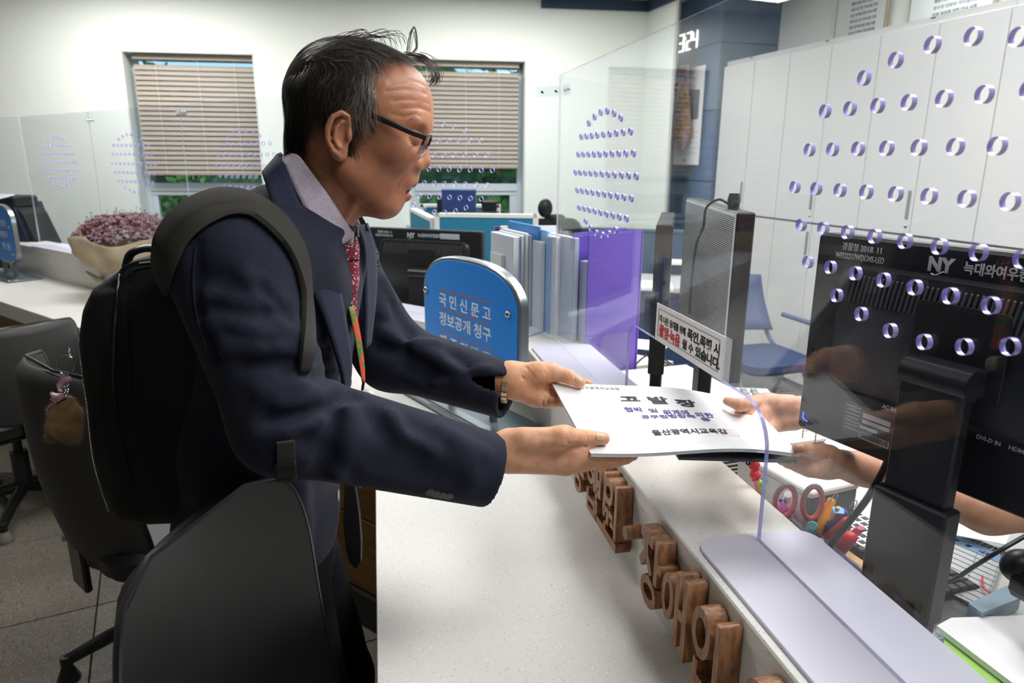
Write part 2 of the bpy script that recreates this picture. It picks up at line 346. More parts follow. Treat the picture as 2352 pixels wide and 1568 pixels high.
# garden outside
m_lawn = mat('lawn', (150, 190, 95), .9, noise=(4,), rgb2=(110, 160, 70))
yo = MB().box((0, 25, -.3), (60, 36, .1)).build('lawn', m_lawn); tag(yo, 'bright green lawn outside the windows', 'lawn'); yo['kind'] = 'stuff'
m_leaf = mat('hedge_leaf', (88, 128, 84), .6, noise=(9,), rgb2=(50, 82, 56)); m_leaf2 = mat('bush_leaf', (140, 180, 96), .6, noise=(9,), rgb2=(86, 128, 64))
def bush(x, y, z, r, hgt, m, label, n=1500):
    g = thing('bush', label, 'bush', Matrix.Translation((x, y, z)), 'garden bushes'); w = MB()
    d = np.random.normal(size=(n, 3)); d /= np.linalg.norm(d, axis=1)[:, None]; rad = .65+.35*np.random.rand(n)
    P = d*rad[:, None]*np.array([r, r*.7, hgt/2])+np.array([0, 0, hgt/2])
    v = []; f = []
    for q in P:
        a, b = np.random.normal(size=3), np.random.normal(size=3); a *= .09/np.linalg.norm(a); b *= .05/np.linalg.norm(b); i = len(v)
        v += [q-a, q+b, q+a, q-b]; f.append((i, i+1, i+2, i+3))
    w.add(v, f); w.build('foliage', m, g, kind='stuff')
    MB().ball((0, 0, hgt*.5), 1, sc_=(r*.7, r*.5, hgt*.42), n=8).build('crown_core', m_leaf, g, smooth='all'); MB().tube([(0, 0, 0), (0, 0, hgt*.4)], .05).build('stem', mat('bark', (88, 70, 55), .9), g)
bush(-6.5, 12, -.25, 1.6, 3.6, m_leaf, 'dark green bush outside, far left of the left window'); bush(-4.4, 11.3, -.25, 1.3, 1.75, m_leaf2, 'pale green bush outside the left window')
bush(-1.7, 12.5, -.25, 1.9, 3.8, m_leaf, 'tall dark green bush outside the window behind the man'); bush(.3, 13, -.25, 1.7, 3.6, m_leaf, 'dark green bush outside, right of the tall one')
bush(-.9, 10.2, -.25, 1.2, 1.35, m_leaf2, 'low pale green bush outside, behind the teal partitions')
bush(-3.4, 13.6, -.25, 1.9, 3.9, m_leaf, 'dark green bush outside, between the two windows')
# ------------------------------------------------------------------ the reception counter (two straight runs meeting at a corner)
A1, A2 = -11.0, -53.1
def isec(a, La, b, Lb):
    m = np.array([nr(a)[:2], nr(b)[:2]]); return tuple(np.linalg.solve(m, [La, Lb]))
m_solid = specks('speckled_white_solid_surface', (226, 224, 219), [(210, .20, (176, 170, 162), .16), (110, .16, (246, 244, 238), .3), (260, .24, (190, 182, 172), .16), (95, .085, (112, 106, 102), .14)], rough=.34, coat=.0)
m_solid2 = specks('speckled_grey_riser', (216, 214, 210), [(210, .20, (150, 146, 140), .2), (110, .16, (238, 236, 232), .3), (95, .09, (104, 100, 96), .16)], rough=.25)
m_wood = mat('honey_wood_panel', (140, 104, 54), .45, noise=(5, (1, 1, 12)), rgb2=(118, 84, 40)); m_plinth = mat('black_plinth', (36, 35, 33), .5)
S0 = -1.0; SE = 6.4
def run(az, L0, L1, s0, s1, z0, z1): pass
def strip(L1a, L1b, L2a, L2b, z0, z1, which):
    ca, cb = isec(A1, L1a, A2, L2a), isec(A1, L1b, A2, L2b)
    if which == 1: return [tuple(SL(A1, S0, L1a)[:2]), tuple(SL(A1, S0, L1b)[:2]), cb, ca]
    return [ca, cb, tuple(SL(A2, SE, L2b)[:2]), tuple(SL(A2, SE, L2a)[:2])]
ctr = thing('reception_counter', 'long white speckled reception counter with raised ledge and wooden front', 'counter')
for w_ in (1, 2):
    MB().prism(strip(-.027, .445, 1.278, 1.745, 0, 0, w_), .67, .75, ch=.002).build('worktop', m_solid, ctr)
    MB().prism(strip(.443, .458, 1.742, 1.757, 0, 0, w_), .75, .907).build('riser', m_solid2, ctr)
    MB().prism(strip(.4425, .643, 1.7415, 1.935, 0, 0, w_), .907, .935, ch=.003).build('ledge', m_solid, ctr)
    MB().prism(strip(.627, .641, 1.92, 1.934, 0, 0, w_), .70, .905).build('back_riser', m_solid2, ctr)
    MB().prism(strip(.0, .05, 1.305, 1.35, 0, 0, w_), 0, .12).build('plinth', m_plinth, ctr)
    MB().prism(strip(.045, .06, 1.345, 1.36, 0, 0, w_), .1, .67).build('backing_panel', m_plinth, ctr)
def wood_row(az, L, s0, s1, n):
    for i in range(n):
        a = s0+(s1-s0)*i/n; b = s0+(s1-s0)*(i+1)/n
        for z0, z1 in ((.125, .385), (.391, .665)):
            p = SL(az, (a+b)/2, L+.012)
            MB().box((0, 0, 0), (b-a-.006, .02, z1-z0), .002).build('wood_panel', m_wood, ctr, M=Matrix.Translation((0, 0, (z0+z1)/2)) @ frame(p, dr(az)))
c_ = isec(A1, .03, A2, 1.33); c3 = np.array([*c_, 0])
wood_row(A1, .02, -.9, float(c3@dr(A1)), 6); wood_row(A2, 1.32, float(c3@dr(A2)), 6.2, 10)
# ------------------------------------------------------------------ acrylic screens
m_acr = glassy('clear_acrylic', (248, 250, 252), rough=.0)
m_edge = mat('violet_acrylic_edge', (168, 160, 226), .15, spec=.6, alpha=.9)
m_edge2 = mat('faint_acrylic_edge', (206, 206, 226), .2, alpha=.38)
m_foot = milky('frosted_foot_plate', (232, 230, 246), .85, .35)
m_steel = mat('steel', (190, 190, 192), .25, 1)
m_vinyl = milky('clear_vinyl', (225, 230, 238), .35, .15)
def holes(cs, cz=1.467, r=.0083, seg=14):
    R = []
    for dz, n, off in ((.146, 2, 0), (.138, 4, 0), (.124, 6, 0)): pass
    for u, z in ((.124, .126), (.076, .139), (.026, .147), (-.024, .147), (-.074, .139), (-.122, .126)): R += [(u, z), (u, -z)]
    for z, n in ((.094, 9), (.048, 10), (0, 11), (-.048, 10), (-.094, 9)): R += [((i-(n-1)/2)*.0475, z) for i in range(n)]
    return [[(cs+u+r*math.cos(2*PI*k/seg), cz+z+r*math.sin(2*PI*k/seg)) for k in range(seg)] for u, z in R]
def sheet(parent, polys, M, t=.0065):
    me = curve_mesh(polys, t); me.materials.clear(); me.materials.append(m_acr); me.materials.append(m_edge); me.materials.append(m_edge2)
    X = [p[0] for p in polys[0]]; Y_ = [p[1] for p in polys[0]]; x0, x1, y0, y1 = min(X), max(X), min(Y_), max(Y_)
    on = lambda c: min(abs(c.x-x0), abs(c.x-x1), abs(c.y-y0), abs(c.y-y1)) < .0006
    me.polygons.foreach_set('material_index', [0 if abs(p.normal.z) > .5 else 2 if on(p.center) else 1 for p in me.polygons])
    return link('acrylic_sheet', me, parent, M)
# drawing plane of a screen: x = distance along the run, y = height
def scr_frame(az, L): # x towards +s, drawing faces the customer side
    return frame(SL(az, 0, L), dr(az)) @ UP
sc1 = thing('acrylic_screen', 'large clear acrylic screen on near counter with pass-through opening', 'acrylic screen', group='clear acrylic screens on the counter ledge')
SC = 2.124; zt = 1.744; zl = .941
cut = [(1.458, zl)]+[(1.418+.04*math.cos(math.radians(a)), 1.107+.04*math.sin(math.radians(a))) for a in range(0, 91, 15)]+[(.935+.068*math.cos(math.radians(a)), 1.079+.068*math.sin(math.radians(a))) for a in range(90, 181, 15)]+[(.864, zl)]
out = [(-.45, zl)]+cut[::-1]+[(SC, zl), (SC, zt), (-.45, zt)]
sheet(sc1, [out]+holes(.63)+holes(1.70), scr_frame(A1, .554))
def footplate(parent, az, s0, s1, La, Lb, name='foot_plate'):
    w = MB(); w.prism(rrect(s1-s0, Lb-La, .035, 6, (s0+s1)/2, -(La+Lb)/2), .936, .941, ch=.001); return w.build(name, m_foot, parent, M=frame((0, 0, 0), dr(az)))
footplate(sc1, A1, -.45, .885, .456, .650); footplate(sc1, A1, 1.455, 2.05, .456, .645)
sc2 = thing('acrylic_screen', 'clear acrylic screen of four panels along the far counter run', 'acrylic screen', group='clear acrylic screens on the counter ledge')
ZT2 = [1.744, 1.744, 1.735, 1.725, 1.72]
js = [1.204, 2.27, 3.37, 4.35, 5.33]
for a, b, cs in zip(js[:-1], js[1:], (1.70, 2.86, 3.90, 4.83)):
    sheet(sc2, [[(a+.001, zl), (b-.001, zl), (b-.001, zt), (a+.001, zt)]]+holes(cs), scr_frame(A2, 1.835), .005)
    footplate(sc2, A2, a+.09, b-.09, 1.742, 1.93)
for k, s in enumerate(js[:-1]):
    w = MB(); M_ = scr_frame(A2, 1.835)
    if k: v, f = cbox(.1, .028, .004, .001); w.add([(x+s, y+1.70, z+.008) for x, y, z in v], f, M_); w.build('joint_plate', m_acr, sc2)
    else:
        w.prism(rrect(.085, .03, .008, 4, s+.05, 1.70), .005, .009, M_); w.build('joint_plate', m_acr, sc2)
    for dx in ((.02, .07) if k == 0 else (-.035, -.012, .012, .035)):
        MB().lathe([(.004, .004), (.0045, .007), (.0045, .012), (.003, .014)], 10, M_ @ Matrix.Translation((s+dx, 1.70, 0))).build('bolt', m_steel, sc2)
for dx in (-.025, -.06): MB().lathe([(.004, .004), (.0045, .007), (.0045, .012), (.003, .014)], 10, scr_frame(A1, .554) @ Matrix.Translation((SC+dx, 1.70, 0))).build('bolt', m_steel, sc1)
MB().prism(rrect(.07, .03, .008, 4, SC-.04, 1.70), .005, .009, scr_frame(A1, .554)).build('joint_plate', m_acr, sc1)
e = SL(A2, 5.33, 1.835)
sc3 = thing('acrylic_screen', 'clear acrylic screen panel at the far left end of counter', 'acrylic screen', group='clear acrylic screens on the counter ledge')
sheet(sc3, [[(0.004, zl), (1.4, zl), (1.4, zt), (.004, zt)]], frame(e, dr(-86)) @ UP)
# notice in a vinyl pocket on the near screen
m_paper = mat('white_paper', (240, 240, 240), .6); m_ink = mat('black_ink', (28, 28, 30), .6); m_red = mat('red_ink', (196, 52, 60), .6); m_line = mat('grey_line', (120, 122, 124), .6)
LN = .554-.006
c1, c2, c3_, c4 = [hP(x, y, A1, LN) for x, y in ((1510, 694), (1668, 775), (1661, 881), (1503, 775))]
NM = frame(c1, c2-c1, (0, 0, 1)); wN = float(np.linalg.norm((c2-c1)[:2])); sA, sB = [float(p@dr(A1)) for p in (c1, c2)]
zA = float(c1[2]+c2[2])/2; hN = float(zA-(c4[2]+c3_[2])/2)
NM = frame(SL(A1, sA, LN, zA), -dr(A1)) @ UP      # x right, y up, origin at the top left corner
nt_ = thing('notice_sign', 'white printed notice in clear vinyl pocket fixed to near acrylic screen', 'sign')
MB().box((wN/2, -hN/2, .0), (wN, hN, .0012)).build('notice_paper', m_paper, nt_, M=NM)
MB().box((wN+.010, -hN/2, .0010), (.024, hN+.004, .0006)).build('vinyl_pocket', m_vinyl, nt_, M=NM)
w = MB(); a, b, c, d = .012, wN-.018, -.010, -hN+.012
for x in (a, b): w.box((x, (c+d)/2, .0011), (.0009, c-d, .0005))
for y in (c, d): w.box(((a+b)/2, y, .0011), (b-a, .0009, .0005))
w.build('border_line', m_line, nt_, M=NM)
def ttext(s, x, y, h, wd, m, parent, M, dz=.001, bold=.0004, name='lettering'):
    o = text(s, h, M @ Matrix.Translation((x, y, dz)), m, parent, .0005, bold, name=name)
    xs = [v.co.x for v in o.data.vertices]; x0 = min(xs); k = wd/(max(xs)-x0)
    o.data.transform(Matrix.Translation((-x0, 0, 0))); o.data.transform(Matrix.Diagonal((k, 1, 1, 1))); return o
u_ = wN
ttext('더 나은 응대를 위해', .018, -.047*hN/.12-.004, .026*hN/.12, u_*.42, m_ink, nt_, NM)
ttext('폭언,폭행 시', .018+u_*.45, -.050*hN/.12-.004, .034*hN/.12, u_*.43, m_ink, nt_, NM, bold=.0007)
ttext('촬영·녹음', .02, -.095*hN/.12, .040*hN/.12, u_*.34, m_red, nt_, NM, bold=.0009)
ttext('될 수', .02+u_*.38, -.092*hN/.12, .030*hN/.12, u_*.16, m_ink, nt_, NM, bold=.0005)
ttext('있습니다.', .02+u_*.57, -.092*hN/.12, .032*hN/.12, u_*.32, m_ink, nt_, NM, bold=.0008)
# ------------------------------------------------------------------ wooden letters on the riser of the near run
m_wal = mat('walnut', (172, 122, 84), .45, noise=(3.0, (9, 1.2, 30)), rgb2=(116, 76, 50)); 
LD = .030    # letters stand proud of the riser
def jamo(parent, polys, name='stroke', z=None):
    me = curve_mesh(polys, LD); me.materials.clear(); me.materials.append(m_wal); return link(name, me, parent)
def rect(x0, y0, x1, y1): return [(x0, y0), (x1, y0), (x1, y1), (x0, y1)]
def oval(cx, cy, rx, ry, n=26): return [(cx+rx*math.cos(2*PI*k/n), cy+ry*math.sin(2*PI*k/n)) for k in range(n)]
T = .135
def letter(sc_, polysets, label, w_=.8):
    """sc_: distance along the run of the letter's far (left) edge"""
    o = SL(A1, sc_, .44-LD/2, .795)
    g = thing('wooden_letter', label, 'letter', frame(o, -dr(A1)) @ UP @ Matrix.Diagonal((.098, .128, 1, 1)), 'wooden letters on the counter riser')
    for p in polysets: jamo(g, p)
    return g
def ring(cx, cy, rx, ry, t): return [oval(cx, cy, rx, ry), oval(cx, cy, rx-t, ry-t)]
niun = lambda x0, x1, y0, y1, t=T: [[(x0, y0), (x1, y0), (x1, y0+t), (x0+t, y0+t), (x0+t, y1), (x0, y1)]]
L_MIN = [[rect(.05, .45, .52, .98), rect(.05+T*.8, .45+T*.8, .52-T*.8, .98-T*.8)], [rect(.70, .30, .70+T, 1.0)], niun(.12, .86, .0, .30)]
L_WON = [ring(.33, .77, .25, .21, T*.85), [rect(.02, .40, .62, .50)], [rect(.26, .24, .26+T, .40)], [rect(.50, .28, .70, .36)], [rect(.70, .16, .70+T, 1.0)], niun(.12, .86, .0, .22)]
L_JANG = [[rect(.08, .84, .60, .97)], [[(.27, .84), (.40, .84), (.42, .70), (.62, .50), (.52, .42), (.34, .60), (.16, .42), (.05, .50), (.25, .70)]], [rect(.68, .40, .68+T, 1.0)], [rect(.68+T, .62, .95, .74)], ring(.50, .20, .32, .21, T*.9)]
L_AE = [ring(.22, .52, .21, .30, T*.85), [rect(.50, .06, .50+T, .98)], [rect(.50+T, .44, .76, .57)], [rect(.76, .0, .76+T, 1.0)]]
L_IN = [ring(.30, .66, .27, .30, T*.9), [rect(.70, .22, .70+T, 1.0)], niun(.14, .88, .0, .30)]
L_LI = [[rect(.05, .86, .45, .98)], [rect(.33, .6, .45, .86)], [rect(.05, .52, .45, .62)], niun(.05, .50, .16, .52, .11), [rect(.68, 0, .68+T, 1.0)]]
L_GEUN = [[rect(.08, .84, .80, .97)], [rect(.66, .58, .80, .84)], [rect(.0, .40, .92, .52)], niun(.12, .86, 0, .30)]
def s_at(x, y): return float(hP(x, y, A1, .44-LD)@dr(A1))

L_HAP = [[rect(.22, .92, .46, 1.0)], [rect(.08, .82, .60, .90)], ring(.34, .64, .22, .15, .09), [rect(.70, .38, .70+T, 1.0)], [rect(.70+T, .62, .98, .73)], [[(.14, 0), (.86, 0), (.86, .36), (.74, .36), (.74, .26), (.26, .26), (.26, .36), (.14, .36)], rect(.26, .09, .74, .17)]]
L_JONG = [[rect(.1, .88, .86, 1.0)], [[(.40, .88), (.56, .88), (.60, .78), (.86, .64), (.78, .55), (.48, .70), (.18, .55), (.10, .64), (.36, .78)]], [rect(.02, .38, .94, .48)], [rect(.42, .48, .54, .58)], ring(.48, .17, .27, .17, .1)]
L_U = [ring(.48, .72, .30, .26, T*.9), [rect(.02, .32, .94, .44)], [rect(.41, 0, .55, .32)]]
for sg, ps, lb in ((1.395, L_JONG, 'farthest walnut block letter on the riser, behind the right hand'), (1.292, L_HAP, 'walnut letter just below the near hand, left of the open-box letter'),
                   (1.262-.02, L_MIN, 'walnut letter with a square box and tall bar, below the booklet'), (1.178, L_WON, 'walnut letter with small ring on top and long right bar, before the round dot'),
                   (.985, L_JANG, 'walnut letter just after the dot, with ring at its foot'), (.885, L_AE, 'walnut letter with tall ring and two long upright bars'),
                   (.782, L_IN, 'walnut letter with ring and corner stroke at bottom edge of picture'), (.655, L_U, 'walnut letter cut off by the bottom edge of the picture')):
    letter(sg, ps, lb)
dg_ = thing('wooden_letter', 'small round walnut dot between the letters', 'letter', frame(SL(A1, 1.05, .44-LD/2, .862), -dr(A1)) @ UP, 'wooden letters on the counter riser')
me = curve_mesh([oval(0, 0, .0125, .0125)], LD); me.materials.clear(); me.materials.append(m_wal); link('stroke', me, dg_)
# ------------------------------------------------------------------ blue information signs
m_sblue = mat('sign_blue', (14, 138, 240), .45); m_swhite = mat('sign_white_print', (236, 240, 242), .5); m_sorange = mat('sign_orange_rule', (186, 104, 70), .5)
m_alu = mat('brushed_aluminium', (150, 158, 162), .32, .85, bump=(80, .05, (1, 1, 30)))
m_alud = mat('grey_steel_plate', (112, 126, 134), .4, .5)
def blue_sign(M, lines, label, Wd=.525, H=.33, z0=.12, base=True, arch_bot=False, tx=.105, nolow=False):
    g = thing('information_sign', label, 'sign', M, 'blue information signs on the counter')
    r = Wd*.5
    def arch(w, h, cy):
        p = []
        n = 20
        for i in range(n+1):
            a = PI*i/n; p.append((w/2*math.copysign(abs(math.cos(a))**.75, math.cos(a)), cy+h*math.sin(a)**.9))
        return p
    top = H*.66; body = [(-Wd/2, z0+.03), (-Wd/2+.03, z0), (Wd/2-.03, z0), (Wd/2, z0+.03)]+arch(Wd, H-top, z0+top)
    if arch_bot:
        body = [(x, z0+H*.25-y) for x, y in arch(Wd, H*.25, 0)][::-1]; body = [(-x, y) for x, y in body][::-1][::-1]
        body = [(Wd/2*math.copysign(abs(math.cos(PI+PI*i/20))**.75, math.cos(PI+PI*i/20)), z0+H*.25-H*.25*abs(math.sin(PI*i/20))**.9) for i in range(21)]+arch(Wd, H*.3, z0+H*.7)
    Q = M_ = UP
    MB().prism(body, -.014, .014, M_, ch=.004).build('frame', m_alu, g, smooth=30)
    c = np.array([0, z0+H/2]); face = [tuple(c+(np.array(p)-c)*np.array([.955, .94])) for p in body]
    MB().prism(face, .014, .0165, M_, ch=.0006).build('face_panel', m_sblue, g)
    F = UP @ Matrix.Translation((0, 0, .0169))
    for (x, y) in ((-Wd/2+.022, z0+top*.98), (Wd/2-.052, z0+top*.98), (-Wd/2+.022, z0+top*.30), (Wd/2-.052, z0+top*.30)):
        MB().lathe([(.010, 0), (.010, .003), (.007, .006), (.003, .0075)], 14, F @ Matrix.Translation((x, y, 0))).build('bolt', m_steel, g, smooth=50)
    for (s, y, h, x0, wd) in lines:
        if s == '-': MB().box((x0+wd/2, y, 0), (wd, .0032, .0006), 0, F).build('rule', m_sorange, g)
        else: ttext(s, x0, y, h, wd, m_swhite, g, F, 0, .0006)
    if base:
        for x in (-Wd*.22, Wd*.22): MB().lathe([(.012, .004), (.012, z0+.01)], 14, Matrix.Translation((x, 0, 0))).build('post', m_alud, g, smooth=40)
        w = MB(); w.box((0, 0, .0065), (Wd+.10, .19, .005), .001); w.build('base_plate', m_alud, g)
        MB().box((0, -.052, .011), (Wd+.10, .03, .004), .0015).build('base_strip', m_alu, g); MB().box((0, -.088, .010), (Wd+.10, .012, .012), .0015).build('base_strip', m_alu, g)
        MB().box((0, 0, .002), (Wd+.08, .17, .004)).build('base_pad', m_plinth, g)
    return g
AZS = -36.0
fS = hZ(1145, 968, .765)
nS = nr(AZS); dS = -dr(AZS)
sg_c = fS+dS*(-.142)           # board centre
MS1 = frame((sg_c[0], sg_c[1], .75), dS)
X0 = -.30-(-.142); WT = .286
rl = []
ys = [1.113-.75+.004, 1.035-.75+.003, .952-.75, .876-.75]
def zon(x, y): q = hPp(x, y, fS, nS); return float((q-fS)@dS)+.142, float(q[2])-.75
for (xl, yl) in ((1019, 661), (1021, 705), (1021, 757), (1022, 800)):
    a, b = zon(xl, yl); rl.append(('-', b, 0, X0, WT))
zt_ = [rl[0][1], rl[1][1], rl[2][1]]; gp = zt_[0]-zt_[1]
sp = lambda s: s
rl += [('국 민 신 문 고', zt_[0]-gp*.80, gp*.74, X0, WT), ('정보공개 청구', zt_[1]-gp*.80, gp*.74, X0, WT), ('제 증 명 발 급', zt_[2]-gp*.78, gp*.74, X0, WT)]
blue_sign(MS1, rl, 'arched blue sign in grey frame on the counter, beside the far sleeve', H=.355, z0=.118)
# second sign, far left on the other run
pl = hZ(96, 640, .755); AZL = -62.0
cL = hZ(22, 634, .755)
MS2 = frame((cL[0], cL[1]+.02, .75), -dr(-50))
ML_ = []
blue_sign(MS2, [('이의신청', .330, .046, -.085, .20), ('-', .316, 0, -.14, .26), ('심판청구', .258, .046, -.075, .20), ('-', .244, 0, -.14, .28), ('민 원', .186, .046, -.01, .15), ('-', .172, 0, -.14, .30)],
          'arched blue sign at left edge of the picture on the counter', Wd=.46, H=.37, z0=.09, arch_bot=True)
# ------------------------------------------------------------------ the booklet that is handed over
m_pap = mat('booklet_paper', (232, 232, 235), .55); m_pap2 = mat('page_edge', (226, 228, 232), .7); m_bink = mat('blue_ink', (70, 66, 140), .6)
NLp = hY(1358, 1040, .965); NRp = hY(1836, 1042, .985); FLp = hY(1267, 876, 1.165); FRp = hY(1722, 928, 1.175)
def bil(u, v, dz=0):
    p = NLp*(1-u)*(1-v)+NRp*u*(1-v)+FRp*u*v+FLp*(1-u)*v
    z = .006*math.sin(PI*u)*(1-v)*1.0 + .012*math.sin(PI*u)*v - .004*math.sin(2*PI*u)
    return np.array([p[0], p[1], p[2]+z+dz])
WB_, HB_ = float(np.linalg.norm(NRp-NLp)), float(np.linalg.norm(FLp-NLp))
bk = thing('booklet', 'white printed booklet passed between the two people over the counter', 'booklet')
NU, NV = 24, 8
def layer(z0, z1, m, name, ex=0):
    v = []; f = []; n1 = (NU+1)*(NV+1)
    for dz in (z0, z1):
        for j in range(NV+1):
            for i in range(NU+1): v.append(bil(-ex+(1+2*ex)*i/NU, -ex+(1+2*ex)*j/NV, dz))
    I = lambda i, j, k: k*n1+j*(NU+1)+i
    for j in range(NV):
        for i in range(NU):
            f.append((I(i, j, 1), I(i+1, j, 1), I(i+1, j+1, 1), I(i, j+1, 1))); f.append((I(i, j, 0), I(i, j+1, 0), I(i+1, j+1, 0), I(i+1, j, 0)))
    for i in range(NU): f.append((I(i, 0, 0), I(i+1, 0, 0), I(i+1, 0, 1), I(i, 0, 1))); f.append((I(i, NV, 0), I(i, NV, 1), I(i+1, NV, 1), I(i+1, NV, 0)))
    for j in range(NV): f.append((I(0, j, 0), I(0, j, 1), I(0, j+1, 1), I(0, j+1, 0))); f.append((I(NU, j, 0), I(NU, j+1, 0), I(NU, j+1, 1), I(NU, j, 1)))
    return MB().add(v, f).build(name, m, bk, smooth=30)
layer(-.0006, 0, m_pap, 'front_cover', .004); layer(-.0046, -.0012, m_pap2, 'pages'); layer(-.0056, -.0050, m_pap, 'back_cover', .002)
def btext(s, u0, v0, wu, hv, m, bold=.0006, name='lettering'):
    """print lying on the cover: u across, v up the page"""
    cu = bpy.data.curves.new('t', 'FONT'); cu.body = s; cu.size = 1; cu.offset = bold/.02; cu.resolution_u = 2
    me = to_mesh(cu); xs = [v.co.x for v in me.vertices]; ys_ = [v.co.y for v in me.vertices]; a, b, c, d = min(xs), max(xs), min(ys_), max(ys_)
    for v in me.vertices:
        u = u0+wu*(v.co.x-a)/(b-a); w = v0+hv*(v.co.y-c)/(d-c); v.co = vec(bil(u, w, .0006))
    me.materials.clear(); me.materials.append(m); return link(name, me, bk)
def uv_of(x, y):
    best = None; lo = (0, 0); st = .5; u = v = .5
    for _ in range(40):
        for du in (-st, 0, st):
            for dv in (-st, 0, st):
                p = bil(u+du, v+dv)-CAM; zc = p@_f; e = (1176+FPX*(p@_r)/zc-x)**2+(784-FPX*(p@_u)/zc-y)**2
                if best is None or e < best[0]: best = (e, u+du, v+dv)
        u, v = best[1:]; st *= .7
    return u, v
def place(s, a, b, c, m, bold, parts=None):
    """a = bottom-left pixel, b = bottom-right, c = a top-left pixel of the line of print"""
    ua, va = uv_of(*a); ub, vb = uv_of(*b); uc, vc = uv_of(*c)
    btext(s, ua, (va+vb)/2, ub-ua, vc-va, m, bold)
place('고', (1427, 921), (1472, 922), (1424, 910), m_ink, .0009); place('발', (1496, 928), (1540, 928), (1490, 911), m_ink, .0007); place('장', (1560, 935), (1604, 935), (1556, 918), m_ink, .0007)
for t_, x0, x1, y0, y1 in (('협박', 1437, 1480, 945, 934), ('및', 1493, 1514, 947, 938), ('위계에', 1527, 1588, 953, 940), ('의한', 1601, 1643, 958, 947)): place(t_, (x0, y0), (x1, y0+(x1-x0)*.05), (x0-2, y1), m_bink, .0004)
place('공무집행방해', (1472, 957), (1602, 965), (1471, 949), m_bink, .0004); place('등', (1613, 967), (1635, 968), (1612, 959), m_bink, .0004)
place('울산광역시교육감', (1499, 996), (1678, 1001), (1496, 983), m_ink, .0005)
place('울산광역시교육청', (1332, 892), (1424, 897), (1331, 886), m_ink, .0001)
u1, v1 = uv_of(1651, 986); du, dv = .078, .10
w = MB(); 
def bq(u0, v0, u1_, v1_, w, dz=.0009):
    n = 12; v = []; f = []
    for i in range(n+1):
        t = i/n; v += [bil(u0+(u1_-u0)*t, v0+(v1_-v0)*t if abs(v1_-v0) > abs(u1_-u0) else v0, dz), bil(u0+(u1_-u0)*t if abs(v1_-v0) <= abs(u1_-u0) else u1_, v0+(v1_-v0)*t if abs(v1_-v0) > abs(u1_-u0) else v1_, dz)]
    for i in range(n): f.append((2*i, 2*i+2, 2*i+3, 2*i+1))
    w.add(v, f)
t_ = .002
for (a, b, c, d) in ((u1, v1, u1+du, v1+t_*1.4), (u1, v1-dv, u1+du, v1-dv+t_*1.4), (u1, v1-dv, u1+t_, v1), (u1+du, v1-dv, u1+du+t_, v1)): bq(a, b, c, d, w)
for i in range(4):
    for j in range(4):
        if (i*3+j*5) % 3: bq(u1+.008+i*.016, v1-dv+.01+j*.019, u1+.017+i*.016, v1-dv+.013+j*.019, w)
w.build('red_stamp', m_red, bk)
w = MB(); ub_, vb_ = uv_of(1400, 1012)
bq(.115, .10, .95, .1018, w); bq(.1135, .10, .1148, .90, w); bq(.115, .90, .95, .9018, w); bq(.95, .10, .9513, .90, w); w.build('border_line', mat('faint_rule', (205, 207, 212), .6), bk)
fd = MB(); nvec = np.cross(NRp-NLp, FLp-NLp); nvec /= np.linalg.norm(nvec)
v = [bil(.42, .01, -.012), bil(.99, .0, -.012), bil(.99, .5, -.010), bil(.42, .5, -.012)]; v = v+[p-np.array([0, 0, .004]) for p in v]
fd.add(v, [(0, 1, 2, 3), (7, 6, 5, 4), (0, 4, 5, 1), (1, 5, 6, 2), (2, 6, 7, 3), (3, 7, 4, 0)]); o = fd.build('document_folder', mat('dark_folder', (58, 62, 70), .4)); tag(o, 'dark folder held under right half of the white booklet', 'folder')
